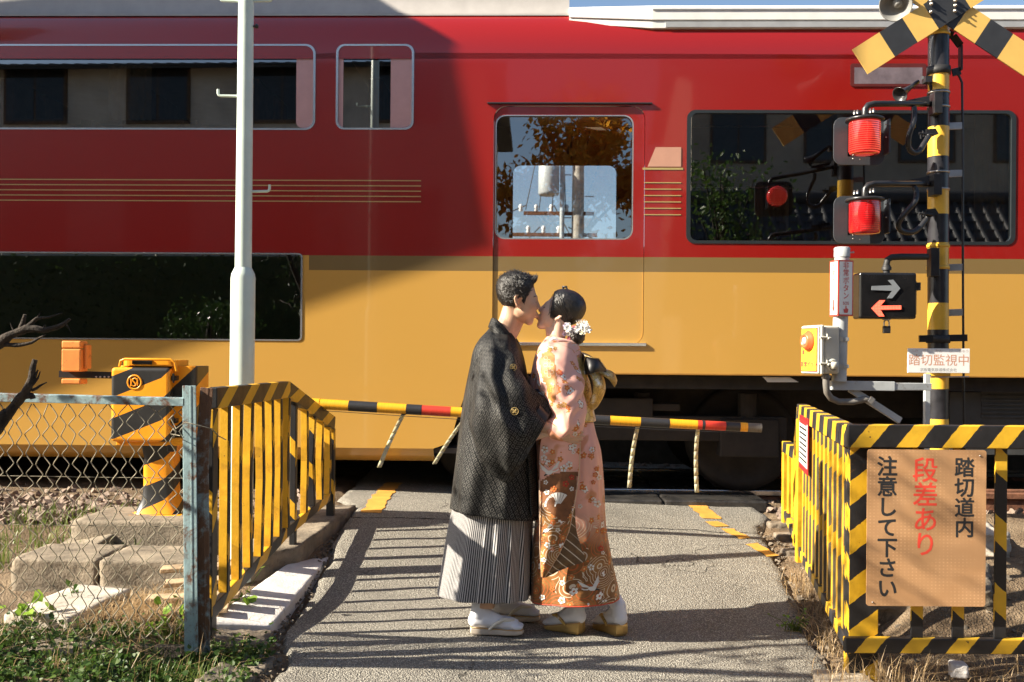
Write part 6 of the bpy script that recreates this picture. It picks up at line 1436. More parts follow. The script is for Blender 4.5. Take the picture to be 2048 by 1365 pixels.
# ============ the man
mh = HeadFrame(1043, 604, -0.012, 1, R(-2), 1.0)
man = thing('person', FP(985, 1262, 0), 'man in black patterned haori and striped grey hakama kissing a woman in pink kimono', 'person')
man.location.z = H(man.location.x, CY)
pts, D = star(lambda p: head_sdf(p, False), (0, 0, 0))
bm_ = MB(); add_star(bm_, pts, mh)
for s_ in (1, -1): ear(bm_, mh, s_)
bm_.tube([FP(1030, 596), FP(1026, 618), FP(1018, 645), FP(1008, 668), FP(1000, 690)], [.046, .049, .050, .054, .075], 24)
bm_.tube([FP(1041, 640), FP(1034, 655), FP(1022, 672)], [.02, .022, .03], 14)
bm_.tube([FP(1002, 672), FP(990, 720), FP(990, 800), FP(988, 900), FP(985, 960)], [.07, .10, .11, .10, .10], 24)
for s_ in (1, -1):
    bm_.tube([FP(1000, 695, -.05 * s_), FP(998, 715, -.13 * s_)], [.045, .045], 14)
    bm_.tube([FP(985, 960, -.06 * s_), FP(980, 1090, -.09 * s_), FP(970, 1215, -.10 * s_)], [.09, .06, .045], 16)
bm_.tube([FP(998, 715, -.13), FP(990, 770, -.18), FP(1000, 835, -.22), FP(1060, 846, -.22), FP(1100, 858, -.245), FP(1114, 865, -.257)], [.055, .048, .044, .038, .026, .022], 16)
hand(bm_, FP(1114, 865, -.257), FP(1127, 871, -.262), (1.0, .05, -.16), (.12, -.25, .9), (-.05, -1, -.2), .3, .85)
bm_.tube([FP(1000, 715, .13), FP(1020, 790, .17), FP(1070, 800, .18), FP(1120, 790, .14)], [.058, .05, .042, .028], 16)
hand(bm_, FP(1120, 790, .14), FP(1138, 785, .13), (1, 0, .2), (0, .2, 1), (0, 1, 0), .5, .95)
mbody = fuse('body', bm_, M['skin_m'], man, .0034, 5, tinter(mh, False))
# hair: cap grown from the skull, then short strands
def hair_cap(hf, fem, aline, thick, c=(0, 6, 0)):
    sk, D = star(lambda p: head_sdf(p, fem), c, 140, 100)
    f, u, s_ = sk[..., 0], sk[..., 1], np.abs(sk[..., 2])
    al = np.interp(f, *aline); k = np.clip((u - al) / 9.0, -1, 1); th = thick(f, u, s_) * np.clip(k, 0, 1) ** .8 - 4.0 * np.clip(-k, 0, 1)
    nz_ = np.zeros(f.shape)
    for j in range(f.shape[0]):
        for i in range(f.shape[1]): q_ = Vector(sk[j, i]); nz_[j, i] = noise.noise(q_ * .28) * .9 + noise.noise(q_ * .75) * .5
    return sk + D * (th + nz_ * np.clip(k, 0, 1) * (1.5 if not fem else .7))[..., None], sk, k
def add_cap(mb, pts, hf):
    nv_, nu_ = pts.shape[:2]; V = [hf(pts[j, i]) for j in range(nv_) for i in range(nu_)]
    fs = [(j * nu_ + i, j * nu_ + (i + 1) % nu_, (j + 1) * nu_ + (i + 1) % nu_, (j + 1) * nu_ + i) for j in range(nv_ - 1) for i in range(nu_)]
    uv = [[(i / nu_, j / nv_), ((i + 1) / nu_, j / nv_), ((i + 1) / nu_, (j + 1) / nv_), (i / nu_, (j + 1) / nv_)] for j in range(nv_ - 1) for i in range(nu_)]
    return mb.add(V, fs, uv, 0, True)
al_m = ([-60, -34, -24, -14, -9, -4, 2, 5, 9, 16, 22, 27, 40], [-20, -18, -20, -12, 8, 12, 2, -3, 12, 22, 32, 38, 42])
cap, sk, k = hair_cap(mh, False, al_m, lambda f, u, s: 1.6 + 5.2 * np.clip((u - 18) / 26, 0, 1) + 2.0 * np.clip((-f - 8) / 30, 0, 1) + 3.0 * np.clip((f - 8) / 14, 0, 1) * np.clip((u - 34) / 8, 0, 1))
hm = MB(); add_cap(hm, cap, mh); r = random.Random(4); nv_, nu_ = k.shape; cnt = 0
while cnt < 1500:
    j, i = r.randrange(4, nv_ - 4), r.randrange(nu_)
    if k[j, i] < .25: continue
    p = Vector(cap[j, i]); s0 = Vector(sk[j, i]); nrm = (p - Vector((0, 6, 0))).normalized(); top_ = max(0, min(1, (p.y - 18) / 26))
    dirn = (Vector((.55 if p.x > 0 else -.2, .5 * top_ - .75 * (1 - top_), 0)) + nrm * (.35 + .45 * top_) + Vector((r.gauss(0, .25), r.gauss(0, .22), r.gauss(0, .25)))).normalized()
    L_ = r.uniform(3.0, 5.5) * (.55 + .75 * top_); a = p - nrm * 1.2
    hm.tube([mh(a), mh(a + dirn * L_ * .5 + nrm * .3), mh(a + dirn * L_)], [.0016, .0013, .0003], 4, cap=False); cnt += 1
for q_ in range(60):      # upswept front
    a = Vector((r.uniform(16, 26), r.uniform(40, 47), r.gauss(0, 12))); hm.tube([mh(a), mh(a + Vector((3, 4, 0))), mh(a + Vector((r.uniform(3, 6), r.uniform(7, 11), r.gauss(0, 1.5))))], [.0022, .0017, .0004], 4, cap=False)
cnt = 0
while cnt < 700:      # soft hairline
    j, i = r.randrange(4, nv_ - 4), r.randrange(nu_)
    if not -.35 < k[j, i] < .2: continue
    s0 = Vector(sk[j, i]); nrm = (s0 - Vector((0, 6, 0))).normalized(); dirn = (Vector((-.25 if s0.y > 25 else .1, .45 if s0.y > 25 else -.8, 0)) + nrm * .25 + Vector((r.gauss(0, .2), r.gauss(0, .2), r.gauss(0, .2)))).normalized()
    a = s0 + nrm * .1; hm.tube([mh(a), mh(a + dirn * r.uniform(1.5, 3.2))], [.0009, .0003], 4, cap=False); cnt += 1
hr = obj('hair', hm, M['hair'], man)
em = MB()
for s_ in (1, -1): em.tube([mh((30.5, 8.6, s_ * 4.5)), mh((30.2, 10.6, s_ * 9)), mh((27.5, 11.5, s_ * 14)), mh((23, 9.5, s_ * 18))], [.0016, .0024, .0022, .0008], 6)
obj('eyebrow', em, M['hair'], man)
# haori
def weave(name, rot):
    m, n, l, b = new_mat(name); t = NT(m); u, v, _ = t.xyz(t.uv())
    if rot: uu = t.math('ADD', t.math('MULTIPLY', u, .74), t.math('MULTIPLY', v, .62)); vv = t.math('SUBTRACT', t.math('MULTIPLY', u, .74), t.math('MULTIPLY', v, .62))
    else: uu, vv = u, v
    pd = 1 / .0215
    fx = t.math('ABSOLUTE', t.math('SUBTRACT', t.math('FRACT', t.math('MULTIPLY', uu, pd)), .5)); fz = t.math('ABSOLUTE', t.math('SUBTRACT', t.math('FRACT', t.math('MULTIPLY', vv, pd)), .5)); d = t.math('MAXIMUM', fx, fz)
    sheen_fade = t.step(t.noise(7, 3, .6, t.obj()), .32, .62); ring_ = t.math('MULTIPLY', t.math('LESS_THAN', d, .37), t.math('GREATER_THAN', d, .22)); dot_ = t.math('LESS_THAN', d, .06); k_ = t.math('MAXIMUM', ring_, dot_)  # noise dims the weave in patches, a painted stand-in for lighting sheen
    nz_ = t.noise(160, 2, .5, t.obj()); k2 = t.math('MULTIPLY', t.math('MULTIPLY', k_, t.step(nz_, .25, .6)), t.math('ADD', t.math('MULTIPLY', sheen_fade, .65), .35))
    c = t.mix(k2, (.0035, .0038, .0044), (.125, .12, .11)); l.new(c, b.inputs['Base Color']); setp(b, Roughness=.55, Specular_IOR_Level=.2); t.bump(b, t.math('ADD', k_, t.noise(700, 2, .5, t.obj())), .25, .002); return m
M['haori_diag'] = weave('haori_diag', True); M['haori_square'] = weave('haori_square', False)
def hd_(a, f, p):
    fold = noise.noise((a * 2.3, f * 2.2, 1.7)) * .016 + noise.noise((a * 6.0, f * 2.5 + a, 4.1)) * .007 * (.3 + f)
    return fold + .006 * math.sin(a * 9 + f * 2) * f * f
hao = robe([(655, 984, 668, 1024, 0, .055), (664, 976, 682, 1034, 0, .12), (681, 959, 698, 1041, 0, .185), (704, 946, 720, 1048, 0, .205), (740, 939, 750, 1055, 0, .20), (800, 930, 805, 1062, 0, .195), (860, 922, 862, 1069, 0, .19), (930, 912, 935, 1074, 0, .195), (1014, 901, 1036, 1079, 0, .20)], disp=hd_)
hob = cloth('haori', hao, M['haori_diag'], man, .006)
def sd_(a, f, p):
    g_ = min(1, f * 3); return (noise.noise((p.x * 7, p.z * 7, a * 1.2)) * .030 + noise.noise((p.x * 16 + p.z * 13, p.z * 5 - p.x * 4, a)) * .016 + .010 * math.sin(a * 6 + f * 9 + 2 * noise.noise((f * 5, a, 2)))) * g_
slv = sleeve([(982, 664, 952, 715, -.10, .045), (1000, 684, 944, 775, -.16, .085), (1022, 718, 944, 842, -.19, .115), (1048, 760, 957, 905, -.205, .125), (1074, 797, 988, 950, -.215, .11), (1090, 815, 1012, 963, -.22, .085), (1101, 828, 1030, 953, -.23, .06)], e=1.25, disp=sd_)
sob = cloth('sleeve', slv, M['haori_square'], man, .006)
inn = sleeve([(1099, 829, 1031, 951, -.24, .046), (1080, 810, 1010, 945, -.24, .05)], m=8); obj('sleeve_lining', inn, M['sign_black'], man)
far = sleeve([(985, 668, 960, 715, .10, .045), (1005, 690, 955, 780, .17, .07), (1045, 745, 985, 880, .21, .08), (1085, 775, 1040, 905, .2, .065), (1112, 776, 1085, 880, .17, .05)], disp=sd_); cloth('sleeve', far, M['haori_square'], man, .006)
def collar_pts(side): return ([(983, 637, .02 * side), (990, 636, .06 * side), (1004, 648, .075 * side), (1020, 668, .075 * side), (1036, 700, .09 * side), (1047, 740, .10 * side), (1056, 790, .10 * side), (1066, 880, .10 * side), (1075, 1032, .10 * side)],
                              [(976, 655, .03 * side), (986, 664, .09 * side), (1000, 682, .12 * side), (1012, 702, .135 * side), (1022, 732, .15 * side), (1032, 770, .16 * side), (1043, 815, .165 * side), (1053, 890, .165 * side), (1062, 1036, .165 * side)])
for sd in (-1, 1): a_, b_ = collar_pts(sd); o_ = cloth('collar', ribbon(a_, b_, 40), M['haori_square'], man, .008)
nb_ = MB(); ribp = ribbon([(1003, 650, -.058), (1018, 668, -.055), (1031, 690, -.045), (1040, 720, -.03)], [(1000, 658, -.07), (1014, 678, -.07), (1027, 702, -.06), (1038, 735, -.04)], 20); cloth('under_collar', ribp, plain('under_collar', (.05, .05, .055), .7, 0, .2), man, .004)
M['gold_crest'] = plain('gold_crest', (.55, .40, .15), .45, .35, .1)
def crest(c, r_, axr, name='crest'):
    mb = MB(); n_ = Vector((0, -1, 0)); k_ = 28; ux, uz = Vector((1, 0, 0)), Vector((0, 0, 1))
    mb.tube([c + (ux * math.cos(2 * math.pi * i / k_) + uz * math.sin(2 * math.pi * i / k_)) * r_ for i in range(k_ + 1)], r_ * .085, 6)
    for q_ in range(4): a = math.pi / 4 + q_ * math.pi / 2; blob(mb, c + (ux * math.cos(a) + uz * math.sin(a)) * r_ * .42, (r_ * .33, .0025, r_ * .26), 10, 8, Matrix.Rotation(-a, 3, 'Y'))
    blob(mb, c, (r_ * .16, .003, r_ * .16), 10, 8); return obj(name, mb, M['gold_crest'], man)
# hakama
def pleat(a, f, p):
    o_ = noise.noise((a * 3, f * 1.5, 9)) * .010
    x = (a % (2 * math.pi)); near = x > math.pi
    if near and math.cos(x) > -.12:
        s_ = (math.cos(x) + .12) / 1.1 + (1 - f) * .1; saw = (s_ * 3.6) % 1.0; saw = saw if saw < .8 else (1 - saw) * 4; o_ += (-.024 * saw + .010) * min(1, f * 1.6 + .2)
    elif near: o_ += .010 * f * math.sin(math.cos(x) * 11)
    return o_
hk = robe([(985, 916, 990, 1066, 0, .165), (1015, 908, 1020, 1065, 0, .168), (1060, 899, 1064, 1065, .0, .172), (1125, 888, 1128, 1063, .0, .18), (1186, 878, 1192, 1061, .0, .187)], n_=300, m=40, disp=pleat)
for kf in range(len(hk.uv)):        # stripes follow the pleats: same count of stripes on every ring
    i = kf % 300; hk.uv[kf] = [((i if q_ in (0, 1) else i + 1) / 300, hk.uv[kf][q_][1]) for q_ in range(4)]
m, n, l, b = new_mat('hakama_stripe'); t = NT(m); u, v, _ = t.xyz(t.uv()); f = t.math('FRACT', t.math('MULTIPLY', u, 138)); kk = t.math('LESS_THAN', f, .46)
nz_ = t.noise(300, 2, .5, t.obj()); c = t.mix(kk, (.016, .018, .022), t.mix(nz_, (.36, .35, .35), (.52, .50, .49))); l.new(c, b.inputs['Base Color']); setp(b, Roughness=.7, Sheen_Weight=.1); M['hakama'] = m
cloth('hakama', hk, M['hakama'], man, .005)
# feet in white split toe socks and pale sandals
M['tabi'] = plain('white_sock', (.72, .73, .78), .8, 0, .03); M['zori_pale'] = plain('sandal_pale', (.55, .47, .38), .6, 0, .1); M['zori_strap'] = plain('sandal_strap', (.68, .64, .55), .6, 0, .05); M['zori_line'] = plain('sandal_line', (.42, .26, .10), .5, 0, .1)
def foot(par, heel, ang, length, mats, lift, ankle, wedge=0.0):
    d = Vector((math.cos(ang), math.sin(ang), 0)); s_ = Vector((-d.y, d.x, 0)); L_ = length; zax_ = Vector((0, 0, 1)); h0 = Vector(heel)
    out = [(-.0, .0), (.02, .034), (.25, .037), (.5, .036), (.72, .046), (.88, .043), (.97, .028), (1.0, .0)]
    prof = [(x * L_, y) for x, y in out] + [(x * L_, -y) for x, y in out[-2:0:-1]]
    mb = MB(); k_ = len(prof); tops = lambda x: lift * (1 - (.45 + wedge) * x / L_ * .8)
    lay = []
    for (z0, ins) in ((0, .94), (.25, 1.0), (.8, 1.0), (1.0, .97)):
        lay.append([h0 + d * (L_ / 2 + (x - L_ / 2) * ins) + s_ * y * ins + zax_ * (tops(x) * z0 + .004) for x, y in prof])
    V = [p for r_ in lay for p in r_]; mb.add(V, [(j * k_ + i, j * k_ + (i + 1) % k_, (j + 1) * k_ + (i + 1) % k_, (j + 1) * k_ + i) for j in range(3) for i in range(k_)] + [tuple(range(3 * k_, 4 * k_)), tuple(range(k_))[::-1]], None, 0, False)
    so = obj('sandal', mb, mats[0], par, .003)
    mb = MB(); mb.tube([p + zax_ * .002 for p in lay[3]] + [lay[3][0] + zax_ * .002], .0026, 6); obj('edge_line', mb, mats[2], so)
    fm = MB(); c_ = lambda x, y, z: h0 + d * x * L_ + s_ * y + zax_ * (tops(x * L_) + z)
    fm.tube([c_(.10, 0, .036), c_(.30, 0, .036), c_(.55, .002, .030), c_(.75, .004, .024), c_(.88, .004, .019)], [.034, .035, .034, .034, .027], 16)
    blob(fm, c_(.10, 0, .034), (.036, .034, .036)); blob(fm, c_(.90, .016, .017), (.026, .016, .016), rot=None); blob(fm, c_(.87, -.018, .016), (.030, .024, .015))
    fm.tube([c_(.14, 0, .05), c_(.16, 0, .09), ankle], [.038, .037, .040], 16)
    fm.tube([c_(.22, 0, .075), c_(.45, 0, .05), c_(.7, 0, .03)], [.03, .027, .02], 12)
    raw = fuse('sock', fm, M['tabi'], par, .004, 8)
    mb = MB()
    for q_ in (1, -1):
        mb.tube([c_(.86, .004, .034), c_(.80, .012 * q_, .045), c_(.62, .030 * q_, .052), c_(.45, .039 * q_, .026), c_(.36, .038 * q_, .002)], [.005, .008, .009, .008, .006], 10)
    obj('strap', mb, mats[1], so); return so
gz = lambda x, y: roadz(x, y)
hp = FP(940, 1262, -.10); foot(man, (hp.x, hp.y, gz(hp.x, hp.y)), R(-1), .252, (M['zori_pale'], M['zori_strap'], M['zori_line']), .032, FP(968, 1180, -.10))
hp = FP(942, 1262, .12); foot(man, (hp.x + .09, hp.y, gz(hp.x, hp.y)), R(4), .25, (M['zori_pale'], M['zori_strap'], M['zori_line']), .032, FP(985, 1180, .10))

# ============ the woman
wh = HeadFrame(1112, 627.5, 0.018, -1, R(28), .93)
wom = thing('person', FP(1160, 1262, 0), 'woman in pink floral kimono with white flowers in her black hair, kissing the man', 'person')
wom.location.z = H(wom.location.x, CY)
pts, D = star(lambda p: head_sdf(p, True), (0, 0, 0))
wb = MB(); add_star(wb, pts, wh)
for s_ in (1, -1): ear(wb, wh, s_)
wb.tube([FP(1120, 630), FP(1116, 652), FP(1113, 672), FP(1116, 695), FP(1120, 715)], [.038, .039, .040, .046, .07], 24)
wb.tube([FP(1098, 655), FP(1100, 668), FP(1106, 685)], [.018, .02, .026], 14)
wb.tube([FP(1120, 700), FP(1116, 740), FP(1120, 800), FP(1130, 870), FP(1132, 930)], [.07, .11, .11, .10, .12], 24)
for s_ in (1, -1):
    wb.tube([FP(1118, 705, -.05 * s_), FP(1118, 722, -.14 * s_)], [.045, .052], 14)
    wb.tube([FP(1132, 930, -.05 * s_), FP(1140, 1080, -.06 * s_), FP(1150, 1200, -.06 * s_)], [.09, .055, .04], 16)
wb.tube([FP(1118, 722, -.14), FP(1130, 780, -.18), FP(1138, 835, -.2), FP(1108, 862, -.225), FP(1086, 867, -.228), FP(1074, 872, -.23)], [.048, .042, .038, .030, .0225, .019], 16)
hand(wb, FP(1074, 872, -.23), FP(1060, 876, -.215), (-1, .25, -.15), (0, .2, 1), (.1, -1, 0), .3, .82)
wb.tube([FP(1118, 722, .14), FP(1095, 790, .18), FP(1060, 800, .15)], [.045, .038, .026], 14); hand(wb, FP(1060, 800, .15), FP(1046, 800, .14), (-1, 0, .1), (0, .1, 1), (0, 1, 0), .3, .82)
fuse('body', wb, M['skin_f'], wom, .0034, 5, tinter(wh, True))
al_f = ([-60, -34, -24, -14, -8, -2, 4, 10, 15, 19, 23, 27, 40], [-24, -24, -22, -12, -7, -9, -10, -7, 2, 16, 30, 38, 42])
cap, sk, k = hair_cap(wh, True, al_f, lambda f, u, s: 2.0 + 4.6 * np.clip((u - 5) / 30, 0, 1) + 3.5 * np.clip((-f - 5) / 28, 0, 1) + 1.5 * np.clip((s - 14) / 10, 0, 1))
hm = MB(); add_cap(hm, cap, wh)
r = random.Random(9)
def lock(pts, r0, n_=7):
    hm.tube([wh(p) for p in pts], [r0 * (1 - abs(2 * i / (len(pts) - 1) - 1) ** 3 * .75) for i in range(len(pts))], n_)
nv_, nu_ = k.shape; cnt = 0
def surf(f, u, side):        # nearest cap point
    d = (cap[..., 0] - f) ** 2 + (cap[..., 1] - u) ** 2 + np.where(cap[..., 2] * side > 0, 0, 4000); j = np.unravel_index(np.argmin(d), d.shape); return Vector(cap[j])
for q_ in range(150):        # combed strands swept from the hairline back and down to the bun
    sd = 1 if q_ % 3 else -1; f0 = r.uniform(-8, 24); u0 = float(np.interp(f0, *al_f)) + r.uniform(3, 26); 
    if u0 > 48: continue
    P0 = surf(f0, u0, sd); P3 = surf(-34 + r.gauss(0, 3), -16 + r.gauss(0, 3), sd); seq = []
    for i in range(8):
        g_ = i / 7; q2 = P0.lerp(P3, g_); q3 = surf(q2.x, q2.y + math.sin(g_ * math.pi) * 3, sd); seq.append(q3 + (q3 - Vector((-8, 8, 0))).normalized() * r.uniform(.2, 1.3))
    lock(seq, r.uniform(.0010, .0024), 5)
for q_ in range(16):         # loose hairs round the face
    f0 = r.uniform(8, 24); P0 = surf(f0, float(np.interp(f0, *al_f)) + 4, 1); hm.tube([wh(P0), wh(P0 + Vector((2.5, -4, .8))), wh(P0 + Vector((1.5 + r.gauss(0, 1), -9 - r.uniform(0, 4), 1.0)))], [.0011, .0008, .0003], 4)
cnt = 0
while cnt < 420:      # fine hairs along the hairline, combed back
    j, i = r.randrange(4, nv_ - 4), r.randrange(nu_)
    if not -.5 < k[j, i] < .25 or sk[j, i][1] < -14: continue
    s0 = Vector(sk[j, i]); nrm = (s0 - Vector((0, 6, 0))).normalized(); dirn = (Vector((-.8, -.15, 0)) + nrm * .12 + Vector((r.gauss(0, .15), r.gauss(0, .25), r.gauss(0, .15)))).normalized()
    a = s0 + nrm * .3; hm.tube([wh(a), wh(a + dirn * 3 + nrm * .6), wh(a + dirn * r.uniform(5, 9) + nrm * .9)], [.0005, .0009, .0004], 4, cap=False); cnt += 1
bc = FP(1153, 673, -.0); 
for q_ in range(26):
    a = q_ / 26 * math.pi; axm = Matrix.Rotation(a, 3, 'Y') @ Matrix.Rotation(r.gauss(0, .25), 3, 'Z'); rr = r.uniform(.9, 1.04)
    hm.tube([bc + axm @ Vector((.034 * rr * math.cos(g_), .040 * rr * math.sin(g_), .008 * math.sin(2 * g_))) for g_ in [2 * math.pi * i / 22 for i in range(23)]], .0075, 7)
blob(hm, bc, (.036, .040, .034))
hm.tube([wh((10, 52, -4)), wh((14, 58, -2)), wh((8, 61, 0)), wh((2, 56, 2))], [.006, .007, .006, .003], 8)
obj('hair', hm, M['hair_smooth'], wom)
em = MB()
for s_ in (1, -1): em.tube([wh((30.5, 9, s_ * 5)), wh((29.8, 10.4, s_ * 9.5)), wh((26.5, 10.6, s_ * 14))], [.001, .0015, .0007], 6); em.tube([wh((30, -.8, s_ * 6)), wh((30.2, -1.6, s_ * 10)), wh((27.5, -1.0, s_ * 14.5)), wh((26.5, -2.4, s_ * 16.5))], [.0008, .0012, .0012, .0005], 6)
obj('eyelash', em, M['hair'], wom)
# flowers in the hair
M['petal_white'] = plain('petal_white', (.80, .78, .74), .7, 0, .03); M['petal_pink'] = plain('petal_pink', (.72, .22, .28), .7, 0, .1); M['petal_cream'] = plain('petal_cream', (.72, .68, .50), .7, 0, .06); M['petal_lilac'] = plain('petal_lilac', (.62, .52, .66), .7, 0, .06)
def flower(mb, c, s, n_=6, mi=0, dr=(0, -1, .2), r_=random.Random(3), layers=2):
    n0 = Vector(dr).normalized(); a1 = n0.cross(Vector((0, 0, 1))).normalized(); a2 = n0.cross(a1)
    for ly in range(layers):
        for i in range(n_):
            a = 2 * math.pi * (i + .5 * ly) / n_ + r_.gauss(0, .08); d = a1 * math.cos(a) + a2 * math.sin(a); w = n0.cross(d) ; sc = s * (1 - .3 * ly); up = n0 * s * (.12 + .3 * ly)
            pp = [c, c + d * sc * .5 + w * sc * .32 + up * .6, c + d * sc + w * sc * .2 + up, c + d * sc * .92 + up * 1.15, c + d * sc - w * sc * .2 + up, c + d * sc * .5 - w * sc * .32 + up * .6]
            mb.add(pp, [(0, 1, 2, 3), (0, 3, 4, 5)], None, mi, True)
    blob(mb, c + n0 * s * .16, (s * .16,) * 3, 8, 6)
orn = MB()
fl_ = [(1136, 658, .022, 0), (1133, 652, .018, 3), (1148, 657, .015, 1), (1158, 655, .022, 0), (1168, 654, .026, 0), (1174, 660, .024, 0), (1164, 663, .024, 2), (1152, 662, .016, 0), (1129, 668, .014, 3), (1136, 668, .014, 0), (1137, 677, .010, 1), (1141, 663, .016, 0), (1171, 649, .018, 0)]
for px, py, s, mi in fl_: flower(orn, FP(px, py, -.045 - .02 * rng.random()), s, 6, mi, (rng.gauss(.1, .3), -1, rng.gauss(.2, .3)))
oo = obj('hair_ornament', orn, [M['petal_white'], M['petal_pink'], M['petal_cream'], M['petal_lilac']], wom)
mb = MB()
for x0, y0, s, n_ in ((1163, 649, 9, 5), (1137, 651, 6, 4)):
    for q_ in range(n_):
        a = -.9 + q_ * .42; mb.tube([FP(x0 + s * .2 * q_, y0, -.04), FP(x0 + s * math.sin(a) * .9, y0 - s * 1.0, -.045), FP(x0 + s * math.sin(a) * 1.6, y0 - s * .8, -.045), FP(x0 + s * math.sin(a) + s * .35, y0 + 2, -.04)], .0012, 5)
obj('cord_loop', mb, [M['petal_white']], oo)
# kimono cloth: pink shading into gold brown waves, blossoms scattered over it
def kimono(name, zlo, zhi, wave=True, dens=.52, fs_=17.0, base=(.82, .43, .34)):
    m, n, l, b = new_mat(name); t = NT(m); u, v, _ = t.xyz(t.uv()); o = t.obj(); z = t.xyz(o)[2]; uvv = t.vec(u, v)
    warp = t.noise(3.0, 3, .5, o)
    g = t.step(t.math('ADD', z, t.math('MULTIPLY', t.math('SUBTRACT', warp, .5), .22)), zhi, zlo)
    pink = t.mix(t.step(t.noise(4, 4, .6, o), .35, .65), base, tuple(x * .88 for x in base))
    patch = t.step(t.noise(6.5, 2, .5, uvv), .60, .64); pink = t.mix(t.math('MULTIPLY', patch, .75), pink, (.52, .20, .07))
    brown = t.ramp(t.noise(9, 6, .7, o), [(.3, (.10, .042, .013)), (.52, (.25, .105, .028)), (.72, (.45, .23, .065))])
    c = t.mix(g, pink, brown)
    if wave:
        nd = t('ShaderNodeTexVoronoi', {'Vector': t.vec(u, t.math('MULTIPLY', v, 1.25)), 'Scale': 8.5, 'Randomness': .8}); d = nd.outputs[0]; cid = t.xyz(nd.outputs[1])[0]
        ln = t.math('LESS_THAN', t.math('FRACT', t.math('MULTIPLY', d, 9.5)), .2); lc = t.mix(t.math('GREATER_THAN', cid, .5), (.52, .11, .025), (.66, .56, .42))
        c = t.mix(t.math('MULTIPLY', ln, t.math('MULTIPLY', t.step(g, .15, .5), .92)), c, lc)
    for (sc, th, col1, col2, off) in ((fs_, dens, (.76, .73, .68), (.50, .13, .03), 0.0), (fs_ * 1.35, dens - .1, (.60, .15, .03), (.72, .55, .22), 3.7)):
        pv = t.vec(t.math('ADD', u, off), v); nd = t('ShaderNodeTexVoronoi', {'Vector': pv, 'Scale': sc, 'Randomness': .75}); pos = nd.outputs['Position']; cid = t.xyz(nd.outputs[1])
        dv = t('ShaderNodeVectorMath', {0: pv, 1: pos}, operation='SUBTRACT').outputs[0]; dx, dy, _ = t.xyz(dv); ang = t.math('ARCTAN2', dy, dx); rr = t.math('MULTIPLY', t.math('SQRT', t.math('ADD', t.math('MULTIPLY', dx, dx), t.math('MULTIPLY', dy, dy))), sc)
        pet = t.math('ADD', .20, t.math('MULTIPLY', t.math('ABSOLUTE', t.math('COSINE', t.math('ADD', t.math('MULTIPLY', ang, 2.5), t.math('MULTIPLY', cid[1], 6)))), .15))
        on = t.math('MULTIPLY', t.math('GREATER_THAN', cid[0], th), t.math('LESS_THAN', rr, pet)); rim = t.math('MULTIPLY', on, t.math('GREATER_THAN', rr, t.math('MULTIPLY', pet, .84))); ctr = t.math('MULTIPLY', on, t.math('LESS_THAN', rr, .075))
        c = t.mix(on, c, col1); c = t.mix(rim, c, tuple(x * .5 for x in col2)); c = t.mix(ctr, c, col2)
    l.new(c, b.inputs['Base Color']); setp(b, Roughness=.52, Specular_IOR_Level=.35, Sheen_Weight=.12); t.bump(b, t.noise(500, 2, .5, o), .10, .002); return m
wz = wom.location.z
zp = lambda py: FP(1130, py).z - wz
M['kim_low'] = kimono('kimono_low', zp(1100), zp(1000), True, .84, 15.0); M['kim_up'] = kimono('kimono_up', -5, -4, False, .80, 17.0); M['kim_sleeve'] = kimono('kimono_sleeve', zp(1000), zp(930), True, .62, 17.0)
def kd_(a, f, p): return noise.noise((a * 2.1, f * 2.6, 3.3)) * .012 + noise.noise((a * 5.5, f * 1.6, 7.7)) * .006 * (.4 + f) + .005 * math.sin(a * 5 + 1 + f * 1.5) * f
low = robe([(838, 1076, 842, 1184, .0, .135), (862, 1073, 864, 1189, .0, .15), (900, 1072, 902, 1199, .0, .165), (960, 1072, 962, 1204, .0, .165), (1040, 1070, 1042, 1208, .0, .16), (1120, 1065, 1122, 1222, .0, .165), (1196, 1061, 1192, 1238, .0, .178)], n_=110, m=64, disp=kd_)
cloth('kimono_skirt', low, M['kim_low'], wom, .005)
mb = MB(); hemr = low.v[-110:]; mb.tube([Vector(p) + Vector((0, 0, -.001)) for p in hemr] + [Vector(hemr[0])], .0035, 6); obj('hem_piping', mb, plain('hem_red', (.55, .07, .03), .6, 0, .1), wom)
upr = robe([(672, 1096, 682, 1146, .01, .055), (683, 1087, 690, 1153, .0, .105), (700, 1076, 703, 1160, .0, .155), (728, 1066, 728, 1165, .0, .165), (765, 1061, 765, 1170, .0, .155), (805, 1066, 805, 1176, .0, .145), (852, 1074, 852, 1185, .0, .145)], n_=90, m=48, disp=lambda a, f, p: noise.noise((a * 3, f * 4, 6)) * .010 * min(1, f * 4))
cloth('kimono_bodice', upr, M['kim_up'], wom, .005)
def wsd(a, f, p): n1 = .5 - abs(noise.noise((p.x * 10 - p.z * 9, p.z * 5 + p.x * 7, a * .5))) * 2; n2 = .5 - abs(noise.noise((p.x * 20 - p.z * 22, p.z * 9 + p.x * 12, a * .6 + 5))) * 2; return (noise.noise((p.x * 6, p.z * 6, a)) * .010 + n1 * .016 + n2 * .007) * min(1, f * 2.5)
ws_ = sleeve([(1091, 686, 1141, 684, -.085, .05), (1076, 722, 1154, 720, -.135, .08), (1080, 772, 1164, 766, -.17, .10), (1096, 812, 1168, 822, -.19, .11), (1102, 832, 1157, 868, -.205, .095), (1096, 846, 1126, 884, -.222, .058), (1089, 855, 1101, 880, -.225, .042)], e=1.08, disp=wsd)
cloth('kimono_sleeve', ws_, M['kim_up'], wom, .005)
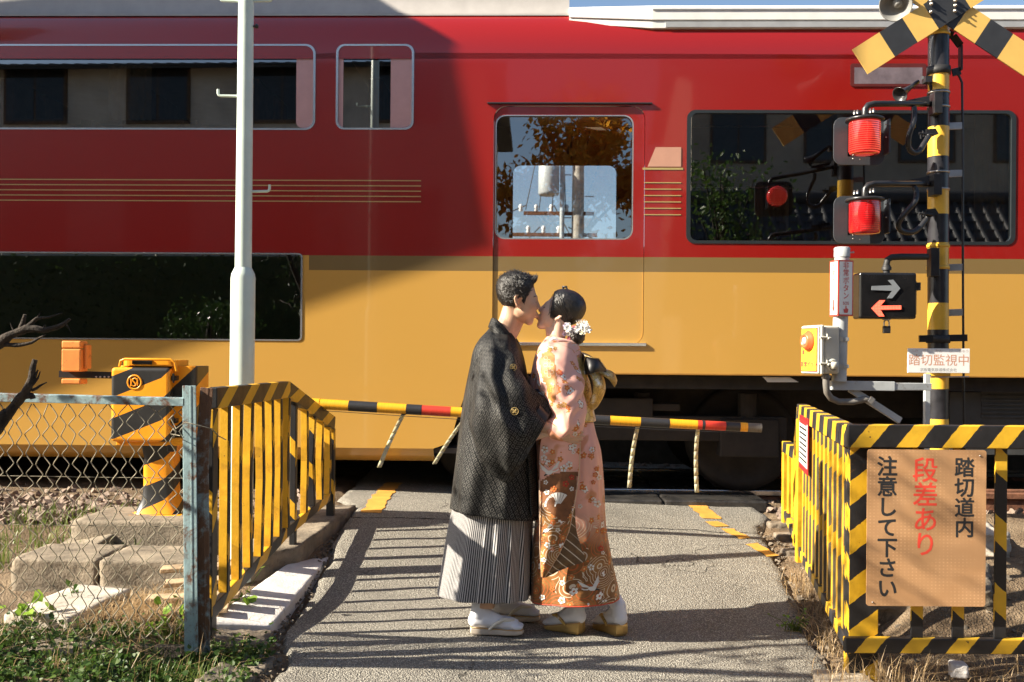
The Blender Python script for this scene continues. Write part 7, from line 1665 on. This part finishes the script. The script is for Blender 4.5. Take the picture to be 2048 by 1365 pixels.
# long hanging part of the sleeve
def hang(rows, y0, k=40, w=14, bow=.02, th_=.0):
    A = cr_interp([(a, b, c, 0) for a, b, c in rows], k); mb = MB(); V, fs, uv = [], [], []
    for j in range(k):
        py, xl, xr, _ = A[j]
        for i in range(w + 1): f = i / w; p = FP(xl + (xr - xl) * f, py, y0) + Vector((0, -bow * math.sin(math.pi * f) + .007 * math.sin(f * 8 + j * .09), 0)); V.append(p)
    for j in range(k - 1):
        for i in range(w):
            fs.append((j * (w + 1) + i, (j + 1) * (w + 1) + i, (j + 1) * (w + 1) + i + 1, j * (w + 1) + i + 1)); sc = 1 / 418
            g_ = lambda jj, ii: ((A[jj][1] + (A[jj][2] - A[jj][1]) * ii / w) * sc, A[jj][0] * sc)
            uv.append([g_(j, i), g_(j + 1, i), g_(j + 1, i + 1), g_(j, i + 1)])
    mb.add(V, fs, uv, 0, True); return mb
hs = hang([(868, 1084, 1160), (900, 1079, 1161), (950, 1079, 1157), (1010, 1080, 1149), (1060, 1080, 1138), (1105, 1081, 1119), (1140, 1082, 1098), (1154, 1084, 1088)], -.235)
cloth('sleeve_drop', hs, M['kim_sleeve'], wom, .006)
mb = MB(); mb.tube([FP(*q_) for q_ in ((1161, 880, -.238), (1158, 950, -.238), (1149, 1010, -.238), (1138, 1062, -.238), (1119, 1107, -.238), (1098, 1142, -.238), (1088, 1156, -.238), (1083, 1154, -.238), (1080, 1090, -.238), (1079, 960, -.238))], .0028, 6); obj('sleeve_piping', mb, plain('piping_cream', (.62, .42, .28), .6, 0, .1), wom)
bk_ = MB(); tri = hang([(1000, 1120, 1150), (1060, 1105, 1153), (1095, 1096, 1163), (1122, 1090, 1171), (1130, 1088, 1150), (1142, 1086, 1118), (1155, 1084, 1092)], -.205, 30, 12, .012)
m, n, l, b = new_mat('sleeve_back'); t = NT(m); u, v, _ = t.xyz(t.uv()); o = t.obj(); c = t.ramp(t.noise(10, 6, .7, o), [(.3, (.05, .026, .012)), (.7, (.19, .10, .035))]); s_ = t.math('FRACT', t.math('MULTIPLY', t.math('SUBTRACT', v, t.math('MULTIPLY', u, .85)), 22)); c = t.mix(t.math('MULTIPLY', t.math('LESS_THAN', s_, .13), t.step(t.noise(5, 2, .5, o), .4, .55)), c, (.62, .54, .42)); l.new(c, b.inputs['Base Color']); setp(b, Roughness=.55)
cloth('sleeve_back', tri, m, wom, .005)
# collar
cloth('collar', ribbon([(1152, 684, .0), (1146, 690, -.05), (1128, 686, -.085), (1108, 682, -.09), (1094, 692, -.085), (1080, 720, -.08), (1068, 765, -.06)], [(1160, 698, .0), (1150, 704, -.08), (1130, 701, -.125), (1108, 697, -.13), (1092, 706, -.125), (1078, 738, -.12), (1066, 790, -.09)], 36), M['kim_up'], wom, .008)
cloth('under_collar', ribbon([(1122, 681, -.06), (1106, 674, -.066), (1096, 684, -.06), (1086, 704, -.05)], [(1122, 688, -.075), (1107, 682, -.08), (1096, 692, -.075), (1085, 714, -.065)], 18), M['petal_white'], wom, .004)
# obi and bow
m, n, l, b = new_mat('obi_gold'); t = NT(m); u, v, _ = t.xyz(t.uv()); o = t.obj(); d = t.voro(26, o, 'DISTANCE_TO_EDGE'); nz_ = t.noise(16, 5, .65, o); c = t.ramp(nz_, [(.3, (.30, .17, .035)), (.5, (.62, .42, .12)), (.60, (.74, .68, .60)), (.78, (.50, .27, .18))]); c = t.mix(t.step(d, .03, .01), c, (.20, .10, .03)); l.new(c, b.inputs['Base Color']); setp(b, Roughness=.38, Metallic=.25); t.bump(b, t.noise(60, 4, .6, o), .25, .003); M['obi_gold'] = m
m, n, l, b = new_mat('obi_navy'); t = NT(m); u, v, _ = t.xyz(t.uv()); nd = t('ShaderNodeTexVoronoi', {'Vector': t.vec(u, v), 'Scale': 26.0}); c = t.mix(t.math('LESS_THAN', nd.outputs[0], .42), (.018, .02, .035), (.60, .62, .66)); x_ = t.xyz(t.obj())[0]; c = t.mix(t.step(x_, .03, .06), c, (.5, .34, .10)); l.new(c, b.inputs['Base Color']); setp(b, Roughness=.4); M['obi_navy'] = m
ob = robe([(778, 1058, 776, 1177, .0, .162), (800, 1059, 798, 1181, .0, .165), (845, 1070, 842, 1191, .0, .162)], n_=80, m=14); cloth('obi', ob, M['obi_gold'], wom, .006)
obf = ribbon([(1057, 780, -.05), (1060, 779, -.12), (1075, 778, -.158), (1096, 778, -.172)], [(1066, 832, -.05), (1070, 830, -.12), (1082, 828, -.16), (1100, 828, -.172)], 16); cloth('obi_front', obf, M['obi_navy'], wom, .005)
mb = MB(); mb.tube([FP(1062, 815, -.1), FP(1076, 816, -.165), (FP(1095, 812, -.185)), FP(1120, 812, -.18)], .0055, 8); obj('obi_cord', mb, plain('cord_red', (.30, .03, .03), .6, 0, .2), wom)
bwm = [M['obi_gold']]
bow = ribbon([(1136, 698, -.06), (1146, 716, -.13), (1153, 742, -.155), (1158, 770, -.15), (1164, 802, -.11)], [(1150, 690, -.02), (1163, 718, -.075), (1172, 745, -.10), (1181, 770, -.09), (1184, 800, -.06)], 28)
bo_ = cloth('obi_bow', bow, M['obi_gold'], wom, .008)
for a_, b_ in (([(1160, 730, -.08), (1178, 748, -.13), (1186, 775, -.14), (1176, 806, -.12), (1164, 806, -.08)], [(1178, 722, -.03), (1203, 752, -.07), (1208, 782, -.08), (1190, 816, -.07), (1172, 816, -.04)]),
               ([(1190, 746, -.06), (1206, 752, -.09), (1218, 760, -.085), (1228, 774, -.06)], [(1196, 738, -.03), (1214, 742, -.05), (1226, 748, -.045), (1232, 762, -.03)]),
               ([(1152, 706, -.02), (1160, 704, -.05), (1174, 708, -.05), (1188, 716, -.02)], [(1156, 724, -.03), (1166, 720, -.07), (1180, 722, -.07), (1194, 728, -.03)])):
    q_ = ribbon(a_, b_, 20); q_ = obj('bow_loop', q_, M['obi_gold'], bo_); s_ = q_.modifiers.new('t', 'SOLIDIFY'); s_.thickness = .007
mb = ribbon([(1158, 702, -.03), (1170, 712, -.1), (1184, 716, -.135), (1198, 718, -.12), (1212, 738, -.06)], [(1166, 748, -.05), (1172, 750, -.14), (1182, 748, -.165), (1196, 744, -.15), (1214, 744, -.07)], 22); q_ = obj('bow_flap', mb, plain('bow_black', (.010, .009, .010), .45, 0, .3), bo_); s_ = q_.modifiers.new('t', 'SOLIDIFY'); s_.thickness = .007
mb = MB(); mb.tube([FP(1159, 702, -.05), FP(1171, 712, -.118), FP(1184, 716, -.152), FP(1198, 718, -.138), FP(1212, 738, -.078)], .0022, 6); mb.tube([FP(1171, 712, -.118), FP(1167, 730, -.10), FP(1170, 749, -.13)], .0022, 6); obj('gold_edge', mb, M['obi_gold'], bo_)
mb = MB(); c_ = FP(1072.5, 872.5, -.231); 
rr_ = []
for i in range(25): a = 2 * math.pi * i / 24; rr_.append(c_ + Vector((.006 * math.sin(a), .022 * math.cos(a), .024 * math.sin(a))))
mb.tube(rr_, .0026, 6); obj('bracelet', mb, plain('gold', (.75, .48, .12), .25, .9, .05), wom)
# feet
M['zori_gold'] = plain('sandal_gold', (.58, .38, .13), .32, .55, .12)
hp = FP(1165, 1268, -.06); foot(wom, (hp.x, hp.y, gz(hp.x, hp.y)), R(146), .205, (M['zori_gold'], M['obi_gold'], M['zori_line']), .055, FP(1143, 1190, -.02), .5)
hp = FP(1252, 1266, -.06); foot(wom, (hp.x - .015, hp.y, gz(hp.x, hp.y)), R(122), .205, (M['zori_gold'], M['obi_gold'], M['zori_line']), .055, FP(1215, 1180, .02), .5)
# prints of cranes, a fan and blossoms laid on the cloth
from mathutils.bvhtree import BVHTree
bpy.context.view_layer.update(); _dg = bpy.context.evaluated_depsgraph_get()
def bvh_of(o):
    e = o.evaluated_get(_dg); me = e.to_mesh(); mw = o.matrix_world; t_ = BVHTree.FromPolygons([mw @ v.co for v in me.vertices], [tuple(p.vertices) for p in me.polygons]); e.to_mesh_clear(); return t_
cloths = {c.name.split('.')[0]: c for c in wom.children}
_bv = {k: bvh_of(cloths[k]) for k in ('kimono_skirt', 'sleeve_drop', 'kimono_sleeve')}
_bvm = {'sleeve': bvh_of(sob), 'haori': bvh_of(hob)}
def onto(bv, px, py, lift=.0022):
    d = (FP(px, py) - cam.location).normalized(); h_ = bv.ray_cast(cam.location, d); 
    if h_[0] is None: return None
    n_ = h_[1] if h_[1].dot(d) < 0 else -h_[1]; return h_[0] + n_ * lift
def decal(mb, bv, poly, mi=0, lift=.0022):
    q_ = [onto(bv, x, y, lift) for x, y in poly]
    if any(a is None for a in q_): return
    if len(q_) > 4:
        c_ = onto(bv, sum(p[0] for p in poly) / len(poly), sum(p[1] for p in poly) / len(poly), lift)
        if c_ is None: return
        mb.add(q_ + [c_], [(i, (i + 1) % len(q_), len(q_)) for i in range(len(q_))], None, mi)
    else: mb.add(q_, [tuple(range(len(q_)))], None, mi)
def inside(poly, x, y):
    c_ = False
    for i in range(len(poly)):
        (x0, y0), (x1, y1) = poly[i], poly[i - 1]
        if (y0 > y) != (y1 > y) and x < (x1 - x0) * (y - y0) / (y1 - y0) + x0: c_ = not c_
    return c_
def area(mb, bv, poly, mi, st=3.0, lift=.0012):
    xs_, ys_ = [p[0] for p in poly], [p[1] for p in poly]; y = min(ys_)
    while y < max(ys_):
        x = min(xs_)
        while x < max(xs_):
            if inside(poly, x + st / 2 + rng.gauss(0, .4), y + st / 2): decal(mb, bv, [(x, y), (x + st, y), (x + st, y + st), (x, y + st)], mi, lift)
            x += st
        y += st
def crane(mb, bv, cx, cy, s, flip=1, rot=0.0):
    cr_, sr_ = math.cos(rot), math.sin(rot); T_ = lambda pts: [(cx + flip * (x * cr_ - y * sr_) * s, cy + (x * sr_ + y * cr_) * s) for x, y in pts]
    decal(mb, bv, T_([(-6, 1), (-2, -2.5), (5, -3), (9, 0), (5, 4), (-1, 4)]), 0)
    for (a, b_) in (((-16, 0), (-11, 2)), ((-11, 2), (-5, 2))): decal(mb, bv, T_([(a[0], a[1] - .8), (b_[0], b_[1] - 1.2), (b_[0], b_[1] + 1.0), (a[0], a[1] + .6)]), 0)
    decal(mb, bv, T_([(-17.2, -.8), (-15.5, -1), (-15.5, .6), (-17.2, .4)]), 1, .0028)
    for k_ in range(6):
        f = k_ / 5; decal(mb, bv, T_([(2 + f * 4.5, -2), (3.2 + f * 4.5, -1.4), (13 - f * 4 + f * 5, -20 + f * 9), (11.4 - f * 4 + f * 5, -19 + f * 9)]), 0, .0024 + .0002 * k_)
        decal(mb, bv, T_([(-1 - f * 1.5, -1.5), (0 - f * 1.5 + 1, -.5), (-20 + f * 6, -12.5 + f * 8.5), (-21.5 + f * 6, -11.5 + f * 8.5)]), 0, .0024 + .0002 * k_)
    decal(mb, bv, T_([(8, 0), (13, 2), (12, 4), (6, 3)]), 2)
def bloom(mb, bv, cx, cy, s, mi=0, n_=5):
    for i in range(n_): a = 2 * math.pi * i / n_ + cx; d = (math.cos(a), math.sin(a)); w = (-d[1], d[0]); decal(mb, bv, [(cx + d[0] * s * .2, cy + d[1] * s * .2), (cx + (d[0] * .7 + w[0] * .42) * s, cy + (d[1] * .7 + w[1] * .42) * s), (cx + d[0] * s, cy + d[1] * s), (cx + (d[0] * .7 - w[0] * .42) * s, cy + (d[1] * .7 - w[1] * .42) * s)], mi, .003)
    decal(mb, bv, [(cx + s * .2 * math.cos(i), cy + s * .2 * math.sin(i)) for i in range(6)], 3, .0036)
PR = [plain('print_white', (.72, .70, .66), .6, 0, .04), plain('print_red', (.50, .04, .02), .6, 0, .1), plain('print_dark', (.03, .026, .022), .6, 0, .1), plain('print_gold', (.50, .30, .06), .45, .2, .1), plain('print_orange', (.58, .15, .03), .6, 0, .1)]
mb = MB(); bv = _bv['kimono_skirt']
crane(mb, bv, 1182, 1177, 1.25, 1, -.05)
for x, y, s, mi in ((1183, 900, 6, 0), (1179, 912, 5, 4), (1190, 950, 6, 4), (1197, 955, 6, 0), (1186, 965, 5, 4), (1194, 1008, 8, 0), (1186, 1000, 6, 0), (1180, 1002, 5, 4), (1182, 1135, 7, 0), (1124, 1201, 8, 0), (1085, 1195, 6, 0), (1176, 1213, 7, 0), (1209, 1206, 7, 0), (1125, 1166, 6, 0), (1201, 1097, 6, 1), (1205, 1106, 4, 0), (1160, 1013, 5, 0), (1192, 938, 5, 4), (1206, 1062, 7, 4), (1207, 1215, 5, 1), (1105, 1178, 6, 4)): bloom(mb, bv, x, y, s, mi)
obj('print', mb, PR, cloths['kimono_skirt'])
mb = MB(); bv = _bv['sleeve_drop']; 
area(mb, bv, [(1081, 962), (1100, 951), (1125, 944), (1156, 944), (1151, 985), (1146, 1012), (1133, 1045), (1118, 1040), (1100, 1024), (1084, 1000)], 5)
crane(mb, bv, 1101, 944, 1.15, -1, .35); crane(mb, bv, 1094, 1060, .9, -1, .5)
fc = (1117, 1013)
for i in range(9):
    a0, a1 = R(178 + i * 14.5), R(178 + i * 14.5 + 12.5); decal(mb, bv, [(fc[0] + 6 * math.cos(a0), fc[1] + 6 * math.sin(a0)), (fc[0] + 28 * math.cos(a0), fc[1] + 28 * math.sin(a0)), (fc[0] + 28 * math.cos(a1), fc[1] + 28 * math.sin(a1)), (fc[0] + 6 * math.cos(a1), fc[1] + 6 * math.sin(a1))], 0, .003)
for x, y, s, mi in ((1090, 900, 8, 0), (1088, 916, 7, 0), (1127, 937, 8, 0), (1138, 929, 7, 0), (1094, 985, 6, 0), (1107, 978, 7, 4), (1092, 965, 5, 0), (1148, 893, 6, 0), (1146, 905, 4, 0), (1143, 955, 6, 1), (1131, 968, 7, 1), (1143, 978, 5, 0), (1106, 1045, 6, 4), (1115, 1060, 5, 0), (1121, 1072, 4, 4), (1100, 930, 5, 4), (1095, 1090, 6, 0), (1105, 1098, 4, 4), (1088, 1120, 5, 0)): bloom(mb, bv, x, y, s, mi)
obj('print', mb, PR + [plain('print_brown', (.20, .075, .025), .6, 0, .35, 20)], cloths['sleeve_drop'])
mb = MB(); bv = _bv['kimono_sleeve']; area(mb, bv, [(1079, 722), (1086, 708), (1100, 700), (1108, 712), (1112, 745), (1116, 780), (1108, 806), (1098, 800), (1092, 770), (1082, 745)], 7, 2.5)
for i, (x, y) in enumerate([(1092, 717), (1098, 724), (1092, 731), (1098, 738), (1093, 745), (1099, 752), (1104, 731), (1104, 745)]):
    hx = [(x + 4.4 * math.cos(R(60 * k_)), y + 4.4 * math.sin(R(60 * k_))) for k_ in range(6)]
    for k_ in range(6): (xa, ya), (xb, yb) = hx[k_], hx[(k_ + 1) % 6]; decal(mb, bv, [(xa, ya), (xb, yb), (x + (xb - x) * .8, y + (yb - y) * .8), (x + (xa - x) * .8, y + (ya - y) * .8)], 6, .003)
for x, y, s, mi in ((1118, 745, 6, 4), (1104, 772, 6, 3), (1100, 782, 5, 3), (1122, 748, 4, 1), (1128, 810, 6, 3), (1136, 815, 5, 4), (1118, 812, 5, 3), (1100, 700, 5, 3), (1110, 698, 4, 3), (1150, 868, 5, 0)): bloom(mb, bv, x, y, s, mi)
obj('print', mb, PR + [PR[0], plain('print_cream', (.74, .58, .38), .6, 0, .05), plain('print_amber', (.50, .20, .055), .55, 0, .3, 25)], cloths['kimono_sleeve'])
crest(onto(_bvm['sleeve'], 1029, 823, .004), .0165, None); _bvm['collar'] = bvh_of([c for c in man.children if c.name.startswith('collar')][0])
_c = sorted([p for p in (onto(_bvm[k_], 1026, 736, .005) for k_ in _bvm) if p], key=lambda p: (p - cam.location).length); crest(_c[0], .0145, None)
